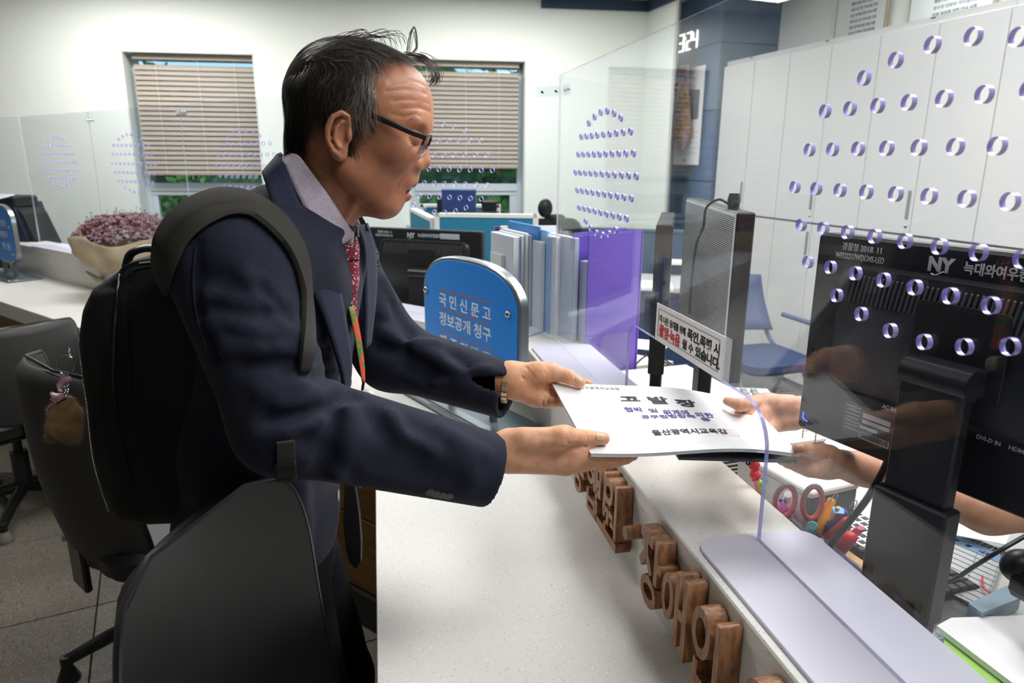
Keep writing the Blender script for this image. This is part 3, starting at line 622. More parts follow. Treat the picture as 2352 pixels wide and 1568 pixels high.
# ------------------------------------------------------------------ monitors
m_blk = mat('black_plastic', (24, 25, 28), .42, spec=.4); m_blk2 = mat('black_plastic_satin', (30, 31, 34), .3); m_vent = mat('vent_black', (14, 14, 16), .6)
m_ribl = mat('vent_rib_grey', (74, 75, 78), .4); m_lab = mat('silver_label', (196, 198, 200), .4); m_pr = mat('light_grey_print', (205, 207, 210), .5); m_led = mat('blue_led', (60, 70, 255), .3, emit=3)
def monitor_back(M, label, sticker=True, W_=.49, H=.323, detail=True):
    """origin at the top left corner seen from behind, x right, y away from the viewer, z up"""
    g = thing('monitor', label, 'monitor', M, 'black computer monitors')
    MB().prism([(x, z) for x, z in rrect(W_, H, .008, 4, W_/2, -H/2)], 0, -.028, UP, ch=.004).build('screen_frame', m_blk2, g, smooth=30)
    MB().prism(rrect(W_-.002, H-.002, .008, 4, W_/2, -H/2), .0, .006, UP, ch=.003).build('back_shell', m_blk, g, smooth=30)
    w = MB(); w.prism(rrect(W_-.10, H*.60, .035, 8, W_/2, -H*.12-H*.30), .006, .022, UP, ch=.012); w.build('back_bulge', m_blk, g, smooth=50)
    w = MB(); n = 46 if detail else 34
    for i in range(n):
        x = .085+(W_-.17)*i/(n-1); w.tube([(x+.006, -.012, -H*.135), (x+.003, -.0225, -H*.17), (x, -.0235, -H*.235), (x-.003, -.0225, -H*.29)], .0023, 5)
    w.build('vent_rib', m_ribl, g, kind='stuff')
    MB().prism(rrect(W_-.155, H*.165, .01, 4, W_/2, -H*.215), .018, .0225, UP).build('vent_recess', m_vent, g)
    MB().prism(rrect(.125, .12, .008, 4, W_/2+.0, -H*.40), .022, .0255, UP, ch=.001).build('stand_mount_plate', m_blk, g)
    w = MB(); MB_ = w.tube([(W_/2-.045, -.050, -H*.50), (W_/2+.045, -.050, -H*.50)], .021, 20); w.box((W_/2, -.034, -H*.50), (.088, .03, .038), .003); w.build('hinge', m_blk2, g, smooth=35)
    w = MB(); w.box((W_/2, -.055, -H*.50-.10), (.088, .022, .20), .003); w.build('neck', m_blk, g)
    w = MB(); w.box((W_/2, -.058, -H*.50-.255), (.105, .034, .17), .003); w.build('lower_neck', m_blk, g)
    F = UP @ Matrix.Translation((0, 0, .0064))
    ttext('경찰청 2018. 11', .046, -.021, .0125, .066, m_pr, g, F, 0, .00015); ttext('WFD2217WDGMS-LED', .036, -.035, .0125, .082, m_pr, g, F, 0, .00015)
    ttext('NY', .184, -.034, .026, .036, m_pr, g, F @ Matrix.Shear('XZ', 4, (0, 0)), 0, .0013); ttext('늑대와여우컴퓨터', .232, -.031, .0175, .105, m_pr, g, F, 0, .0004)
    MB().tube([(.19, -.0068, -.0385), (.196, -.0068, -.0405), (.207, -.0068, -.034)], .0012, 4).build('logo_stroke', m_pr, g)
    if sticker: MB().box((.375, -.007, -.024), (.085, .0008, .022)).build('sticker', m_lab, g)
    else:
        ttext('AC IN', .148, -.247, .009, .022, m_pr, g, F, 0, .0003); ttext('HDMI', W_/2+.075, -.245, .008, .02, m_pr, g, F, 0, .0002); ttext('DVI-D IN', W_/2+.035, -.245, .008, .03, m_pr, g, F, 0, .0002)
        MB().box((.130, -.0068, -.281), (.085, .0008, .055)).build('type_label', mat('label_dark', (58, 60, 64), .5), g)
        w = MB()
        for (x, y, a, b) in ((.143, -.268, .046, .008), (.143, -.2775, .046, .006), (.132, -.287, .03, .005)): w.box((x, -.0074, y), (a, .0004, b))
        for i in range(7): w.box((.103, -.0074, -.260-i*.006), (.022 if i % 2 else .026, .0004, .0014))
        w.build('label_field', m_lab, g)
        MB().box((.143, -.0074, -.3005), (.05, .0004, .011)).build('barcode_ground', m_lab, g); w = MB(); x = .120
        random.seed(3)
        while x < .166: b = random.choice((.0006, .001, .0015)); w.box((x, -.0078, -.3), (b, .0003, .0085)); x += b+random.choice((.0007, .0011))
        w.build('barcode', m_ink, g)
        ttext('1.기기의명칭 2.모델명', .094, -.266, .004, .024, m_pr, g, F @ Matrix.Translation((0, 0, .001)), 0, 0)
        w = MB()
        for i in range(5): w.lathe([(.0045, 0), (.0045, .0012), (.002, .0012)], 12, F @ Matrix.Translation((.011+i*.0, -.19-i*.0225, 0))); w.box((.019, -.0075, -.188-i*.0225), (.010, .0012, .0012)); w.box((.019, -.0075, -.192-i*.0225), (.010, .0012, .0012))
        w.build('control_mark', m_vent, g)
        MB().tube([(.012, -.007, -.299), (.012, -.0075, -.3085), (.016, -.007, -.312), (.022, -.007, -.3128)], .0011, 6).build('power_light', m_led, g)
        MB().lathe([(.017, 0), (.017, .0015), (.012, .003), (.004, .0035)], 24, F @ Matrix.Translation((.075, -.205, 0))).build('lock_boss', m_blk2, g, smooth=40)
    return g
AZM = -27.2
TLm = hY(1887, 533, 1.12)
MM1 = frame(TLm, -dr(AZM))
monitor_back(MM1, 'large black monitor seen from behind at right, printed with model number', sticker=False, W_=.50, H=.33)
fm = hZ(850, 522, 1.35); pm_ = hY(1137, 524, 2.80)
MM2 = frame(hY(846, 521, 2.93), hY(1137, 524, 2.74)*np.array([1, 1, 0])-hY(846, 521, 2.93)*np.array([1, 1, 0]))
mo2 = monitor_back(MM2, 'black monitor seen from behind past the blue sign, with white sticker', W_=.49*1.05, H=.345, detail=False)
def stand_foot(M, z, g, W_=.49, H=.323):
    zr = z-M.translation.z
    MB().box((W_/2, -.02, zr+.012), (.24, .2, .018), .006).build('foot', m_blk2, g)
    a = -H*.5-.33
    if zr+.01 < a: MB().box((W_/2, -.055, (zr+.01+a)/2), (.09, .03, a-zr-.01), .003).build('neck', m_blk, g)
ZD = .72
stand_foot(MM1, ZD, bpy.data.objects['monitor'], .50, .33); stand_foot(MM2, ZD, mo2, .515, .345)
# power cable of the near monitor
w = MB(); P = [hY(2046, 1010, 1.0), hY(2038, 1060, .97), hY(1995, 1140, .97), hY(1940, 1210, .99), hY(1900, 1262, 1.02), hY(1860, 1330, 1.07)]
w.tube(smooth_path(P), .0055, 8); o = w.build('power_cable', m_blk2, smooth=True); tag(o, 'black power cable hanging from back of the near monitor', 'cable')
# monitor seen edge-on and sideways
def monitor_side(L, s_near, depth_w, zb, H, az, label, post=True, webcam=False, mscreen=None, th=.045):
    o = SL(az, s_near, 0, 0)
m_scr = mat('grey_screen', (150, 152, 150), .3, emit=.55); 
cS = hY(1700, 488, 1.30); 
MB3 = frame(cS, -dr(3.5))   # x towards the camera, y to the right
g3 = thing('monitor', 'monitor turned side-on behind the notice, grey ribbed face and small camera on top', 'monitor', MB3, 'black computer monitors')
MB().box((-.26, .012, -.165), (.52, .034, .33), .003).build('casing', m_blk, g3)
w = MB()
MB().box((-.255, -.0065, -.163), (.50, .003, .318)).build('face_sheet', m_scr, g3)
me = bpy.data.meshes.new('rib'); v, f = cbox(.50, .0016, .0020); me.from_pydata(v, [], f); me.materials.append(mat('face_rib', (96, 98, 98), .35))
for i in range(78): link('rib', me, g3, Matrix.Translation((-.255, -.0086, -.010-i*.0039)))
MB().box((-.26, .012, -.41), (.07, .03, .20), .004).build('neck', m_blk, g3); MB().box((-.26, .012, cS[2]*-1+ZD+.01), (.24, .17, .016), .005).build('foot', m_blk2, g3)
cw = hY(1686, 458, 1.40); wc = thing('webcam', 'small black webcam clipped on top of the side-on monitor', 'webcam', Matrix.Translation(vec(cw)))
MB().tube([(0, 0, -.028), (0, 0, .0), (0, 0, .012)], [.010, .013, .010], 12).build('camera_body', m_blk2, wc, smooth=True); MB().lathe([(.007, 0), (.007, .004), (.004, .005)], 12, Matrix.Rotation(PI/2, 4, 'X') @ Matrix.Translation((0, -.008, .011))).build('lens', m_vent, wc)
MB().box((0.0, .0, -.032), (.03, .03, .008), .002).build('clip', m_blk2, wc)
w = MB(); w.tube(smooth_path([cw+np.array([-.008, 0, -.01]), hY(1650, 458, 1.43), hY(1622, 478, 1.46), hY(1616, 520, 1.5), hY(1600, 560, 1.5), hY(1588, 650, 1.5), hY(1584, 720, 1.5)]), .0028, 6); o = w.build('webcam_cable', m_blk2, smooth=True); tag(o, 'thin black cable running down from the webcam', 'cable')
cS2 = hY(1546, 517, 1.52); MB4 = frame(cS2, -dr(13.2))
g4 = thing('monitor', 'dark monitor seen edge-on left of the notice', 'monitor', MB4, 'black computer monitors')
MB().box((-.2, -.018, -.17), (.40, .036, .34), .003).build('casing', m_blk, g4); MB().box((-.2, -.02, -.40), (.06, .03, .26), .004).build('neck', m_blk, g4); MB().box((-.2, -.02, -cS2[2]+ZD+.01), (.2, .16, .016), .005).build('foot', m_blk2, g4)
MB().box((-.002, -.018, -.036), (.006, .034, .07), .001).build('end_cap', mat('bronze_gloss', (120, 104, 92), .2, .6), g4)
# ------------------------------------------------------------------ staff desks
m_desk = mat('staff_desk_top', (206, 206, 202), .35, noise=(300,), rgb2=(186, 186, 182)); m_mat = mat('dark_desk_mat', (74, 76, 78), .6, bump=(700, .1))
sd = thing('staff_desk', 'pale grey staff desk behind the counter', 'desk')
MB().prism([tuple(SL(A1, -.9, .65)[:2]), tuple(SL(A1, -.9, 1.36)[:2]), tuple(SL(A1, 1.55, 1.36)[:2]), tuple(SL(A1, 1.95, 1.6)[:2]), tuple(SL(A1, 2.1, .65)[:2])], ZD-.03, ZD, ch=.002).build('desktop', m_desk, sd)
MB().prism(strip(.64, .66, 1.945, 1.965, 0, 0, 1), 0, ZD-.03).build('end_panel', m_white, sd)
MB().box((0, 0, 0), (.04, .6, ZD-.03), 0).build('end_panel', m_white, sd, M=Matrix.Translation((0, 0, (ZD-.03)/2)) @ frame(SL(A1, -.7, 1.0), dr(A1)))
sd2 = thing('staff_desk', 'pale staff desk behind the far counter run', 'desk')
MB().prism([tuple(SL(A2, 1.45, 1.94)[:2]), tuple(SL(A2, 1.1, 2.55)[:2]), tuple(SL(A2, 5, 2.55)[:2]), tuple(SL(A2, 5, 1.94)[:2])], ZD-.03, ZD-.001, ch=.002).build('desktop', m_desk, sd2)
for s in (1.5, 3.2, 4.9): MB().box((0, 0, 0), (.04, .5, ZD-.03)).build('leg_panel', m_white, sd2, M=Matrix.Translation((0, 0, (ZD-.03)/2)) @ frame(SL(A2, s, 2.25), dr(A2)))
p = SL(A1, .62, .86, ZD+.0015); o = MB().box((0, 0, 0), (.95, .34, .003), .001, frame(p, dr(A1))).build('desk_mat', m_mat); tag(o, 'dark grey desk mat below the near monitor', 'mat')
# grey louvred cabinet behind the counter, white top
m_lou = mat('grey_louvre', (150, 149, 146), .5); m_ltop = mat('offwhite_top', (212, 212, 208), .4)
lc0 = hZ(1510, 800, .85); lp = SL(A1, 2.06, .69)
LM = frame((lp[0], lp[1], 0), -dr(A1)+nr(A1)*.12)
lv = thing('louvred_box', 'grey machine with horizontal slats and white top behind the counter corner', 'cabinet', LM)
MB().box((.33, .16, .83), (.66, .32, .018), .006).build('top', m_ltop, lv); MB().box((.33, .16, .77), (.62, .29, .1)).build('core', m_vent, lv)
me = bpy.data.meshes.new('slat'); v, f = cbox(.66, .31, .0045, .001); me.from_pydata(v, [], f); me.materials.append(m_lou)
for i in range(10): link('slat', me, lv, Matrix.Translation((.33, .16, .727+i*.0102)))
# upright file rack with folders
FRM = frame(hZ(1165, 760, ZD)*np.array([1, 1, 0])+np.array([.02, .0, 0]), nr(-40)+0*dr(0))
m_clear = milky('clear_blue_plastic', (176, 196, 236), .38, .15); m_pur = milky('purple_plastic', (120, 92, 198), .86, .25); m_bl = mat('blue_folder', (60, 140, 214), .35); m_fw = [mat('paper_a', (222, 224, 226), .6), mat('paper_b', (196, 206, 222), .5), mat('paper_c', (150, 182, 220), .4), mat('paper_d', (232, 230, 222), .6)]
m_lbl = milky('light_blue_plastic', (132, 190, 240), .8, .2)
def slab(px0, px1, pyt, pyb, Y, thick, az_d, m, name, label, group=None, length=.24, kind=None, ch=.0015):
    """upright document: front spine spans the pixels px0..px1 at distance Y, the body runs back from there"""
    a = hY(px0, pyt, Y); b = hY(px1, pyt, Y); bz = float(hY(px0, pyb, Y)[2]); c = (a+b)/2; w_ = float(np.linalg.norm((b-a)[:2])); H = a[2]-bz
    M_ = frame((c[0], c[1], bz), nr(az_d)); g = thing(name, label, 'folder' if 'folder' in name or 'file' in name else 'document', M_, group)
    MB().box((0, length/2, H/2), (w_, length, H), ch).build('cover' if 'folder' in name else 'sheets', m, g); return g
rk = thing('file_rack', 'clear blue plastic file rack holding folders behind the counter', 'file rack', frame(hZ(1180, 768, ZD), nr(-24)))
rz = 0
for x in (0, .075, .15, .225, .30): MB().box((x, .13, .075), (.003, .26, .15), .001).build('divider', m_clear, rk)
MB().box((.15, .0, .13), (.31, .003, .085), .001).build('front_band', m_clear, rk); MB().box((.15, .13, .003), (.31, .27, .005), .001).build('rack_base', m_clear, rk)
w = MB()
for i in range(9): w.box((.03+i*.003, -.0022, .155), (.0014 if i % 2 else .0008, .0006, .014))
w.build('barcode', m_ink, rk); text('STAND', .014, Matrix.Translation((.068, -.0025, .135)) @ UP @ Matrix.Rotation(PI, 4, 'Z'), m_bink, rk); text('COLOR BOX', .012, Matrix.Translation((.098, -.0025, .115)) @ UP @ Matrix.Rotation(PI, 4, 'Z'), mat('green_ink', (90, 150, 100), .6), rk)
specs_ = [(1178, 1196, 544, 760, 0, 'thick stack of white papers at left end of the file rack'), (1197, 1206, 541, 760, 1, 'pale blue file second from left in the rack'), (1207, 1215, 536, 760, 3, 'off-white file third from left in the rack'),
          (1216, 1224, 540, 760, 1, 'pale blue file fourth from left in the rack'), (1225, 1235, 545, 760, 2, 'mid blue file just left of the bright blue folder')]
fg = 'papers and files standing in the rack'
for x0, x1, yt, yb, mi, lb in specs_: slab(x0, x1, yt, yb, 2.36, 0, -24, m_fw[mi], 'paper_file', lb, fg, .2)
slab(1236, 1243, 520, 760, 2.34, 0, -24, m_bl, 'plastic_folder', 'bright blue folder standing tallest in middle of the rack', fg, .25)
slab(1244, 1253, 556, 762, 2.30, 0, -24, m_fw[0], 'paper_file', 'white papers leaning right of the bright blue folder', fg, .16)
slab(1256, 1264, 530, 766, 2.30, 0, -24, m_lbl, 'plastic_folder', 'light blue see-through folder right of the bright blue one', fg, .24)
slab(1265, 1273, 545, 768, 2.27, 0, -24, m_fw[2], 'paper_file', 'blue-edged file right of the see-through folder', fg, .2)
slab(1276, 1295, 544, 772, 2.25, 0, -24, m_fw[0], 'paper_file', 'thick white file left of the purple box', fg, .2)
slab(1297, 1311, 548, 776, 2.23, 0, -24, m_fw[3], 'paper_file', 'cream file touching the purple box', fg, .2)
slab(1320, 1332, 547, 790, 2.17, 0, -24, m_fw[1], 'paper_file', 'grey file inside the purple box', fg, .2)
slab(1150, 1174, 585, 720, 2.42, 0, -24, m_fw[3], 'paper_file', 'short cream papers at left outside the file rack', fg, .1)
# purple magazine box
pa = hY(1318, 536, 2.18); pb_ = hY(1439, 528, 2.30); zb_ = ZD+.11
PX = frame((pa[0], pa[1], ZD), pb_*np.array([1, 1, 0])-pa*np.array([1, 1, 0])); pw = float(np.linalg.norm((pb_-pa)[:2])); ph = float(pa[2]-ZD)
pg = thing('magazine_file', 'tall purple plastic magazine box standing at the counter corner', 'file box', PX)
MB().prism([(0, .0), (pw, 0), (pw, ph+.008), (0, ph)], 0, -.004, UP).build('side_wall', m_pur, pg)
MB().prism([(0, .0), (pw, 0), (pw, ph+.008), (0, ph)], 0, -.004, Matrix.Translation((0, -.075, 0)) @ UP).build('side_wall', m_pur, pg)
MB().box((pw, -.04, ph/2), (.004, .078, ph)).build('spine_wall', m_pur, pg); MB().box((pw/2, -.04, .002), (pw, .078, .004)).build('box_floor', m_pur, pg)
MB().prism(rrect(.12, .12, .02, 5, pw*.55, ph*.32), .0752, .0765, UP).build('label_pocket', milky('purple_pocket', (160, 140, 220), .4, .2), pg)
MB().box((pw*.5, -.04, ph*.45), (pw*.85, .05, ph*.8)).build('contents', m_fw[1], pg)
MB().prism([(0, 0), (pw*1.05, 0), (pw*1.02, .10), (0, .085)], .082, .084, UP).build('front_sleeve', m_clear, pg)
# calendar-like leaflet holder beside the far monitor
lf = hY(1141, 545, 2.62); lM = frame(hY(1140, 520, 2.66), nr(-8)); zl_ = float(hY(1140, 520, 2.66)[2])
lg = thing('desk_leaflet', 'pink and purple printed leaflet with a clip beside the far monitor', 'leaflet', lM)
hl = zl_-ZD
MB().box((.03, 0, -hl/2), (.075, .003, hl), 0).build('card', m_paper, lg); MB().box((.03, -.002, -.025), (.073, .001, .05)).build('purple_band', mat('purple_print', (86, 52, 120), .5), lg)
MB().box((.028, -.006, -.012), (.03, .012, .03), .003).build('clip', mat('beige_plastic', (214, 210, 196), .5), lg)
F = UP @ Matrix.Translation((0, 0, .003)); text('IAF2025', .018, F @ Matrix.Translation((-.004, -.085, 0)), mat('pink_print', (214, 130, 160), .5), lg)
for y in (-.105, -.12, -.135, -.15): MB().box((.02, -.002, y), (.04, .001, .003)).build('print_line', m_line, lg)
MB().box((.072+.10, .03, -.10-.0), (.13, .004, .2), 0).build('white_backing', m_paper, lg)
# ------------------------------------------------------------------ tall white cabinets along the right wall
m_cab = mat('cabinet_white', (216, 216, 214), .38); m_cabs = mat('cabinet_side', (200, 201, 200), .45); m_hnd = mat('handle_grey', (158, 162, 164), .35, .4); m_gap = mat('cabinet_plinth_grey', (120, 120, 118), .8)
KM = frame((0, 0, 0), (1, 0, 0))
def cab_frame(s): p = cab(s, CP); return frame((p[0], p[1], 0), -dr(-17))
CH, CJ = 2.222, 1.12
edges = [4.96, 4.20, 3.44, 2.96-.0, 2.2, 1.44, .68, -.08, -.84]
edges = [4.96]+[4.96-.80*i for i in range(1, 8)]
sj = [float(hP(x, y, -17, CP)@dr(-17)) for x, y in ((1652, 300), (1804, 130), (2024, 80), (2352, 60))]
cwid = [(sj[0], sj[1]), (sj[1], sj[2]), (sj[2], sj[2]-(sj[1]-sj[2])*1.0)]
wd_ = (sj[0]-sj[2])/2; bnds = [sj[0]-wd_*i for i in range(8)]
nth = ['farthest, beside the blue column', 'second from the column', 'third from the column', 'fourth from the column', 'fifth from the column', 'sixth from the column', 'seventh from the column']
for i in range(7):
    a, b = bnds[i], bnds[i+1]; w_ = a-b
    g = thing('storage_cabinet', 'tall white two-tier storage cabinet, '+nth[i], 'cabinet', cab_frame(a), 'white storage cabinets along the right wall')
    for z0, z1, hz in ((.055, CJ-.002, CJ-.16), (CJ+.002, CH, CJ+.13)):
        MB().box((w_/2, .235, (z0+z1)/2), (w_-.002, .42, z1-z0)).build('cabinet_body', m_cabs, g)
        tp = .035 if z1 > 2 else .004
        for k in (0, 1):
            x0 = .002+k*w_/2; d_ = MB().box((x0+w_/4-.001, .011, (z0+z1-tp)/2), (w_/2-.005, .020, z1-z0-.004-tp), .0015).build('door', m_cab, g)
            if k == 0:
                MB().box((w_/2-.03, -.002, hz+.03), (.018, .006, .15), .002).build('handle', m_hnd, d_)
                MB().lathe([(.009, 0), (.009, .004), (.005, .006)], 10, UP @ Matrix.Translation((w_/2-.028, hz-.085, -.001))).build('lock', m_steel, d_)
    MB().box((w_/2, .225, .028), (w_, .40, .055)).build('plinth', m_gap, g)  # base strip in one flat grey
    MB().box((w_*.44, .0, CH-.012), (.03, .002, .006)).build('name_plate', m_ink, g)
# framed posters standing on the cabinets
m_pos = mat('poster_paper', (214, 218, 216), .4); m_pfr = mat('poster_wood_frame', (168, 150, 128), .5)
for (x0, x1, lb) in ((1928, 2044, 'framed notice with small print above the second cabinet'), (2094, 2290, 'framed notice with blue print above the cabinets at top right')):
    s0, s1 = [float(hP(x, 40, -17, CP+.46)@dr(-17)) for x in (x0, x1)]; q = cab(s0, CP+.44, 2.21); wd2 = s0-s1
    g = thing('framed_poster', lb, 'poster', frame(q, -dr(-17)), 'framed notices above the cabinets')
    MB().box((wd2/2, 0, .26), (wd2, .02, .52), .003).build('frame', m_pfr, g); MB().box((wd2/2, -.011, .26), (wd2-.03, .004, .49)).build('print', m_pos, g)
    random.seed(x0)
    F = UP @ Matrix.Translation((0, 0, .0135))
    for r_ in range(9):
        ttext(random.choice(['민원 처리에 관한 안내 사항', '행정기관의 장은 민원인에게', '처리기간 및 구비서류 안내', '접수된 민원의 처리결과를']), wd2*.32, .03+r_*.036, .022, wd2*.5, mat('blue_print', (86, 120, 150), .6) if r_ % 2 and x0 > 2050 else m_ink, g, F, 0, .0002)
# digital clock, calendar, hanging dried flowers on the column
m_seg = mat('lit_segment', (255, 250, 240), .4, emit=1.1); m_off = mat('unlit_segment', (150, 140, 134), .4)
ncol = nr(-17)
def colp(x, y, off=0): return hPp(x, y, cc-ncol*off, ncol)
ck0 = colp(1549, 125); ck1 = colp(1607, 80); H_ck = float(colp(1552, 84)[2]-colp(1550, 126)[2])
W_ck = float(np.linalg.norm((ck1-ck0)[:2])); CKM = frame(np.array([ck0[0], ck0[1], ck0[2]])-ncol*.012, -dr(-17))
ck = thing('digital_clock', 'lit digital wall clock reading 3:24 high on the blue column', 'clock', CKM)
SEG = {'8': 'abcdefg', '3': 'abcdg', '2': 'abdeg', '4': 'bcfg', ' ': ''}
dw = W_ck*.20; dh = H_ck*.95; t = dh*.09
def digit(x0, ch):
    S = dict(a=(x0, dh-t, x0+dw, dh), d=(x0, 0, x0+dw, t), g=(x0, dh/2-t/2, x0+dw, dh/2+t/2), f=(x0, dh/2, x0+t, dh), b=(x0+dw-t, dh/2, x0+dw, dh), e=(x0, 0, x0+t, dh/2), c=(x0+dw-t, 0, x0+dw, dh/2))
    for k, (a, b, c, d) in S.items():
        MB().box(((a+c)/2, 0, (b+d)/2), (c-a, .012, d-b), .002).build('segment', m_seg if k in SEG[ch] else m_off, ck)
for i, ch in enumerate(' 324'): digit(W_ck*(.0+.235*i+(.075 if i > 1 else 0)), ch)
for z in (.3, .7): MB().box((W_ck*.492, -.003, dh*z), (t*1.5, .014, t*1.7), .002).build('colon_dot', m_seg, ck)
MB().box((W_ck*.5, .008, dh/2), (W_ck, .004, t*.8)).build('backing_bar', m_off, ck)
c0 = colp(1546, 378, .012); c1 = colp(1600, 378, .012); ct = colp(1606, 152, .012)
CLM = frame(c0, -dr(-17)); wc_ = float(np.linalg.norm((c1-c0)[:2]))+.03; hc = float(ct[2]-c0[2])
cl = thing('wall_calendar', 'white hanging wall calendar on the blue column behind dried flowers', 'calendar', CLM)
MB().box((wc_/2, 0, hc/2), (wc_, .004, hc)).build('calendar_sheet', m_paper, cl)
for r_ in range(5):
    for q in range(7): MB().box((wc_*(.14+.12*q), -.003, hc*(.12+.055*r_)), (.010, .001, .009)).build('date', m_red if q == 0 else m_line, cl)
MB().prism([(wc_*.4, hc*.035), (wc_*.5, hc*.035), (wc_*.52, hc*.06), (wc_*.38, hc*.06)], .003, .004, UP).build('emblem', mat('gold_print', (212, 170, 60), .5), cl)
MB().prism(rrect(wc_*.5, hc*.3, .02, 4, wc_*.62, hc*.62), .003, .004, UP).build('picture', mat('picture_grey', (120, 134, 140), .5), cl)
hb = thing('dried_bouquet', 'dried yellow flowers wrapped in mauve paper hanging upside down on the calendar', 'bouquet', frame(colp(1568, 250, .07), -dr(-17)))
m_mauve = mat('mauve_wrap', (168, 142, 142), .7, bump=(40, .3)); m_yel = mat('dried_yellow', (186, 150, 62), .8, noise=(60,), rgb2=(140, 110, 50))
w = MB(); 
def cone(w, pts, n=18):
    v = []; f = []
    for z, r1, r2, x in pts:
        for k in range(n): a = 2*PI*k/n; rr = 1+.16*math.sin(3*a+z*9); v.append((x+r1*rr*math.cos(a), r2*rr*math.sin(a), z))
    for i in range(len(pts)-1):
        for k in range(n): f.append((i*n+k, i*n+(k+1) % n, (i+1)*n+(k+1) % n, (i+1)*n+k))
    w.add(v, f)
cone(w, [(.33, .055, .03, 0), (.27, .06, .03, 0), (.22, .03, .02, 0), (.1, .06, .03, 0), (-.08, .10, .04, 0), (-.18, .11, .045, .01), (-.25, .08, .035, .02), (-.34, .004, .004, .03)])
w.build('wrapping', m_mauve, hb, smooth='all')
w = MB(); w.prism([(-.01, .24), (-.10, .13), (-.12, .18), (-.03, .26)], .02, .024, UP); w.prism([(.01, .24), (.10, .16), (.09, .22), (.03, .26)], .02, .024, UP); w.build('ribbon_bow', m_mauve, hb)
w = MB(); random.seed(5)
for i in range(110):
    z = random.uniform(-.26, .12); a_ = random.uniform(-.1, 1.5); rr_ = .06+.05*max(0, min(1, (.1-z)/.25))-(.06*max(0, -z-.18)/.08); w.ball((rr_*1.08*math.cos(a_)+.01, -rr_*.62*math.sin(a_), z), random.uniform(.006, .011), n=3)
w.build('flower_heads', m_yel, hb, kind='stuff')
# ------------------------------------------------------------------ teal partitions and things in the far office
m_teal = mat('teal_fabric', (38, 124, 156), .9, noise=(300,), rgb2=(34, 114, 144)); m_offw = mat('partition_trim', (222, 224, 220), .5)
def partition(px0, px1, pyt, pyb, Y0, Y1, label, post=None):
    a = hY(px0, pyt, Y0); b = hY(px1, pyt, Y0); b = hY(px1, pyb, Y1); z = float(a[2]+b[2])/2
    M_ = frame((a[0], a[1], 0), (b-a)*np.array([1, 1, 0])); L = float(np.linalg.norm((b-a)[:2]))
    g = thing('office_partition', label, 'partition', M_, 'teal fabric office partitions')
    MB().box((L/2, .02, z-.012), (L+.02, .05, .024), .003).build('top_rail', m_offw, g)
    MB().box((L/2, .02, z/2), (L-.02, .036, z-.03)).build('fabric_panel', m_teal, g)
    for x in (0, L): MB().box((x, .02, z/2), (.03, .05, z), .003).build('upright', m_offw, g)
    return g
partition(1003, 1230, 492, 489, 4.0, 3.95, 'wide teal partition with white top rail behind the far monitor')
partition(942, 990, 480, 497, 4.9, 4.05, 'teal partition running away behind the man\'s chin')
partition(968, 1145, 468, 470, 5.15, 5.15, 'teal partition under the window, behind the blue box')
q = hY(1055, 475, 4.7)
o = thing('file_box', 'dark blue file box standing beyond the teal partition', 'box', frame((q[0], q[1], q[2]-.03), (1, 0, 0)))
MB().box((0, 0, .07), (.22, .12, .13), .004).build('box_body', mat('navy_box', (42, 70, 124), .5), o); MB().box((0, 0, .137), (.224, .124, .012), .003).build('box_lid', mat('navy_box', (42, 70, 124), .5), o)
pt = thing('office_printer', 'black office machine under the blue box at the window', 'printer', frame((q[0]+.03, q[1]+.02, q[2]-.03), (1, 0, 0)))
MB().box((0, .05, -.09), (.46, .3, .17), .01).build('printer_body', m_blk, pt); MB().box((.17, .0, .04), (.10, .12, .07), .01).build('printer_feeder', m_blk, pt); MB().box((-.15, .0, .04), (.05, .12, .09), .008).build('printer_feeder', m_blk, pt)
MB().box((0, .05, -.6+.0), (.5, .34, .85)).build('printer_stand', m_cabs, pt)
# high-backed black chair far away with rounded headrest
def rbox(w, M, sx, sy, sz, r, n=5): w.prism(rrect(sx, sz, r, n), -sy/2, sy/2, M @ UP, ch=min(sy*.3, r*.5))
q = hY(1262, 505, 4.55)
hc_ = thing('office_chair', 'black office chair with headrest seen past the teal partition', 'chair', frame((q[0], q[1], 0), (1, .25, 0)))
zq = float(q[2])
w = MB(); rbox(w, Matrix.Translation((0, 0, zq-.22)), .44, .05, .46, .08); w.build('backrest', m_blk, hc_, smooth=40)
w = MB(); w.ball((-.03, 0, zq+.075), .055, sc_=(.9, .5, 1.1)); w.build('headrest', m_blk, hc_, smooth='all')
w = MB(); w.tube([(-.03, .01, zq+.05), (.02, .02, zq-.03)], .02, 8); w.build('headrest_arm', m_blk, hc_); w = MB(); rbox(w, Matrix.Translation((.05, 0, zq-.0)), .11, .06, .07, .03); w.build('shoulder_pad', m_blk, hc_, smooth=40)
MB().box((0, -.24, .47), (.48, .46, .07), .02).build('seat', m_blk, hc_); MB().tube([(0, -.22, .06), (0, -.22, .44)], .03).build('gas_column', m_blk2, hc_)
def star(g, c, R, z, m, n=5, ph=0, foot=None):
    for k in range(n):
        a = 2*PI*k/n+ph; w = MB(); w.tube([(c[0], c[1], z+.03), (c[0]+R*.6*math.cos(a), c[1]+R*.6*math.sin(a), z+.015), (c[0]+R*math.cos(a), c[1]+R*math.sin(a), z-.015)], [.026, .022, .017], 8, flat=1.0)
        w.tube([(c[0]+R*math.cos(a), c[1]+R*math.sin(a), z+.0), (c[0]+R*math.cos(a), c[1]+R*math.sin(a), .03)], .016, 8)
        lg_ = w.build('leg', m, g, smooth=50)
        MB().lathe([(.03, .0), (.032, .006), (.022, .03), (.017, .045)], 14, Matrix.Translation((c[0]+R*math.cos(a), c[1]+R*math.sin(a), 0))).build('glide', foot or m, lg_, smooth=50)
star(hc_, (0, -.22), .28, .08, m_blk2)
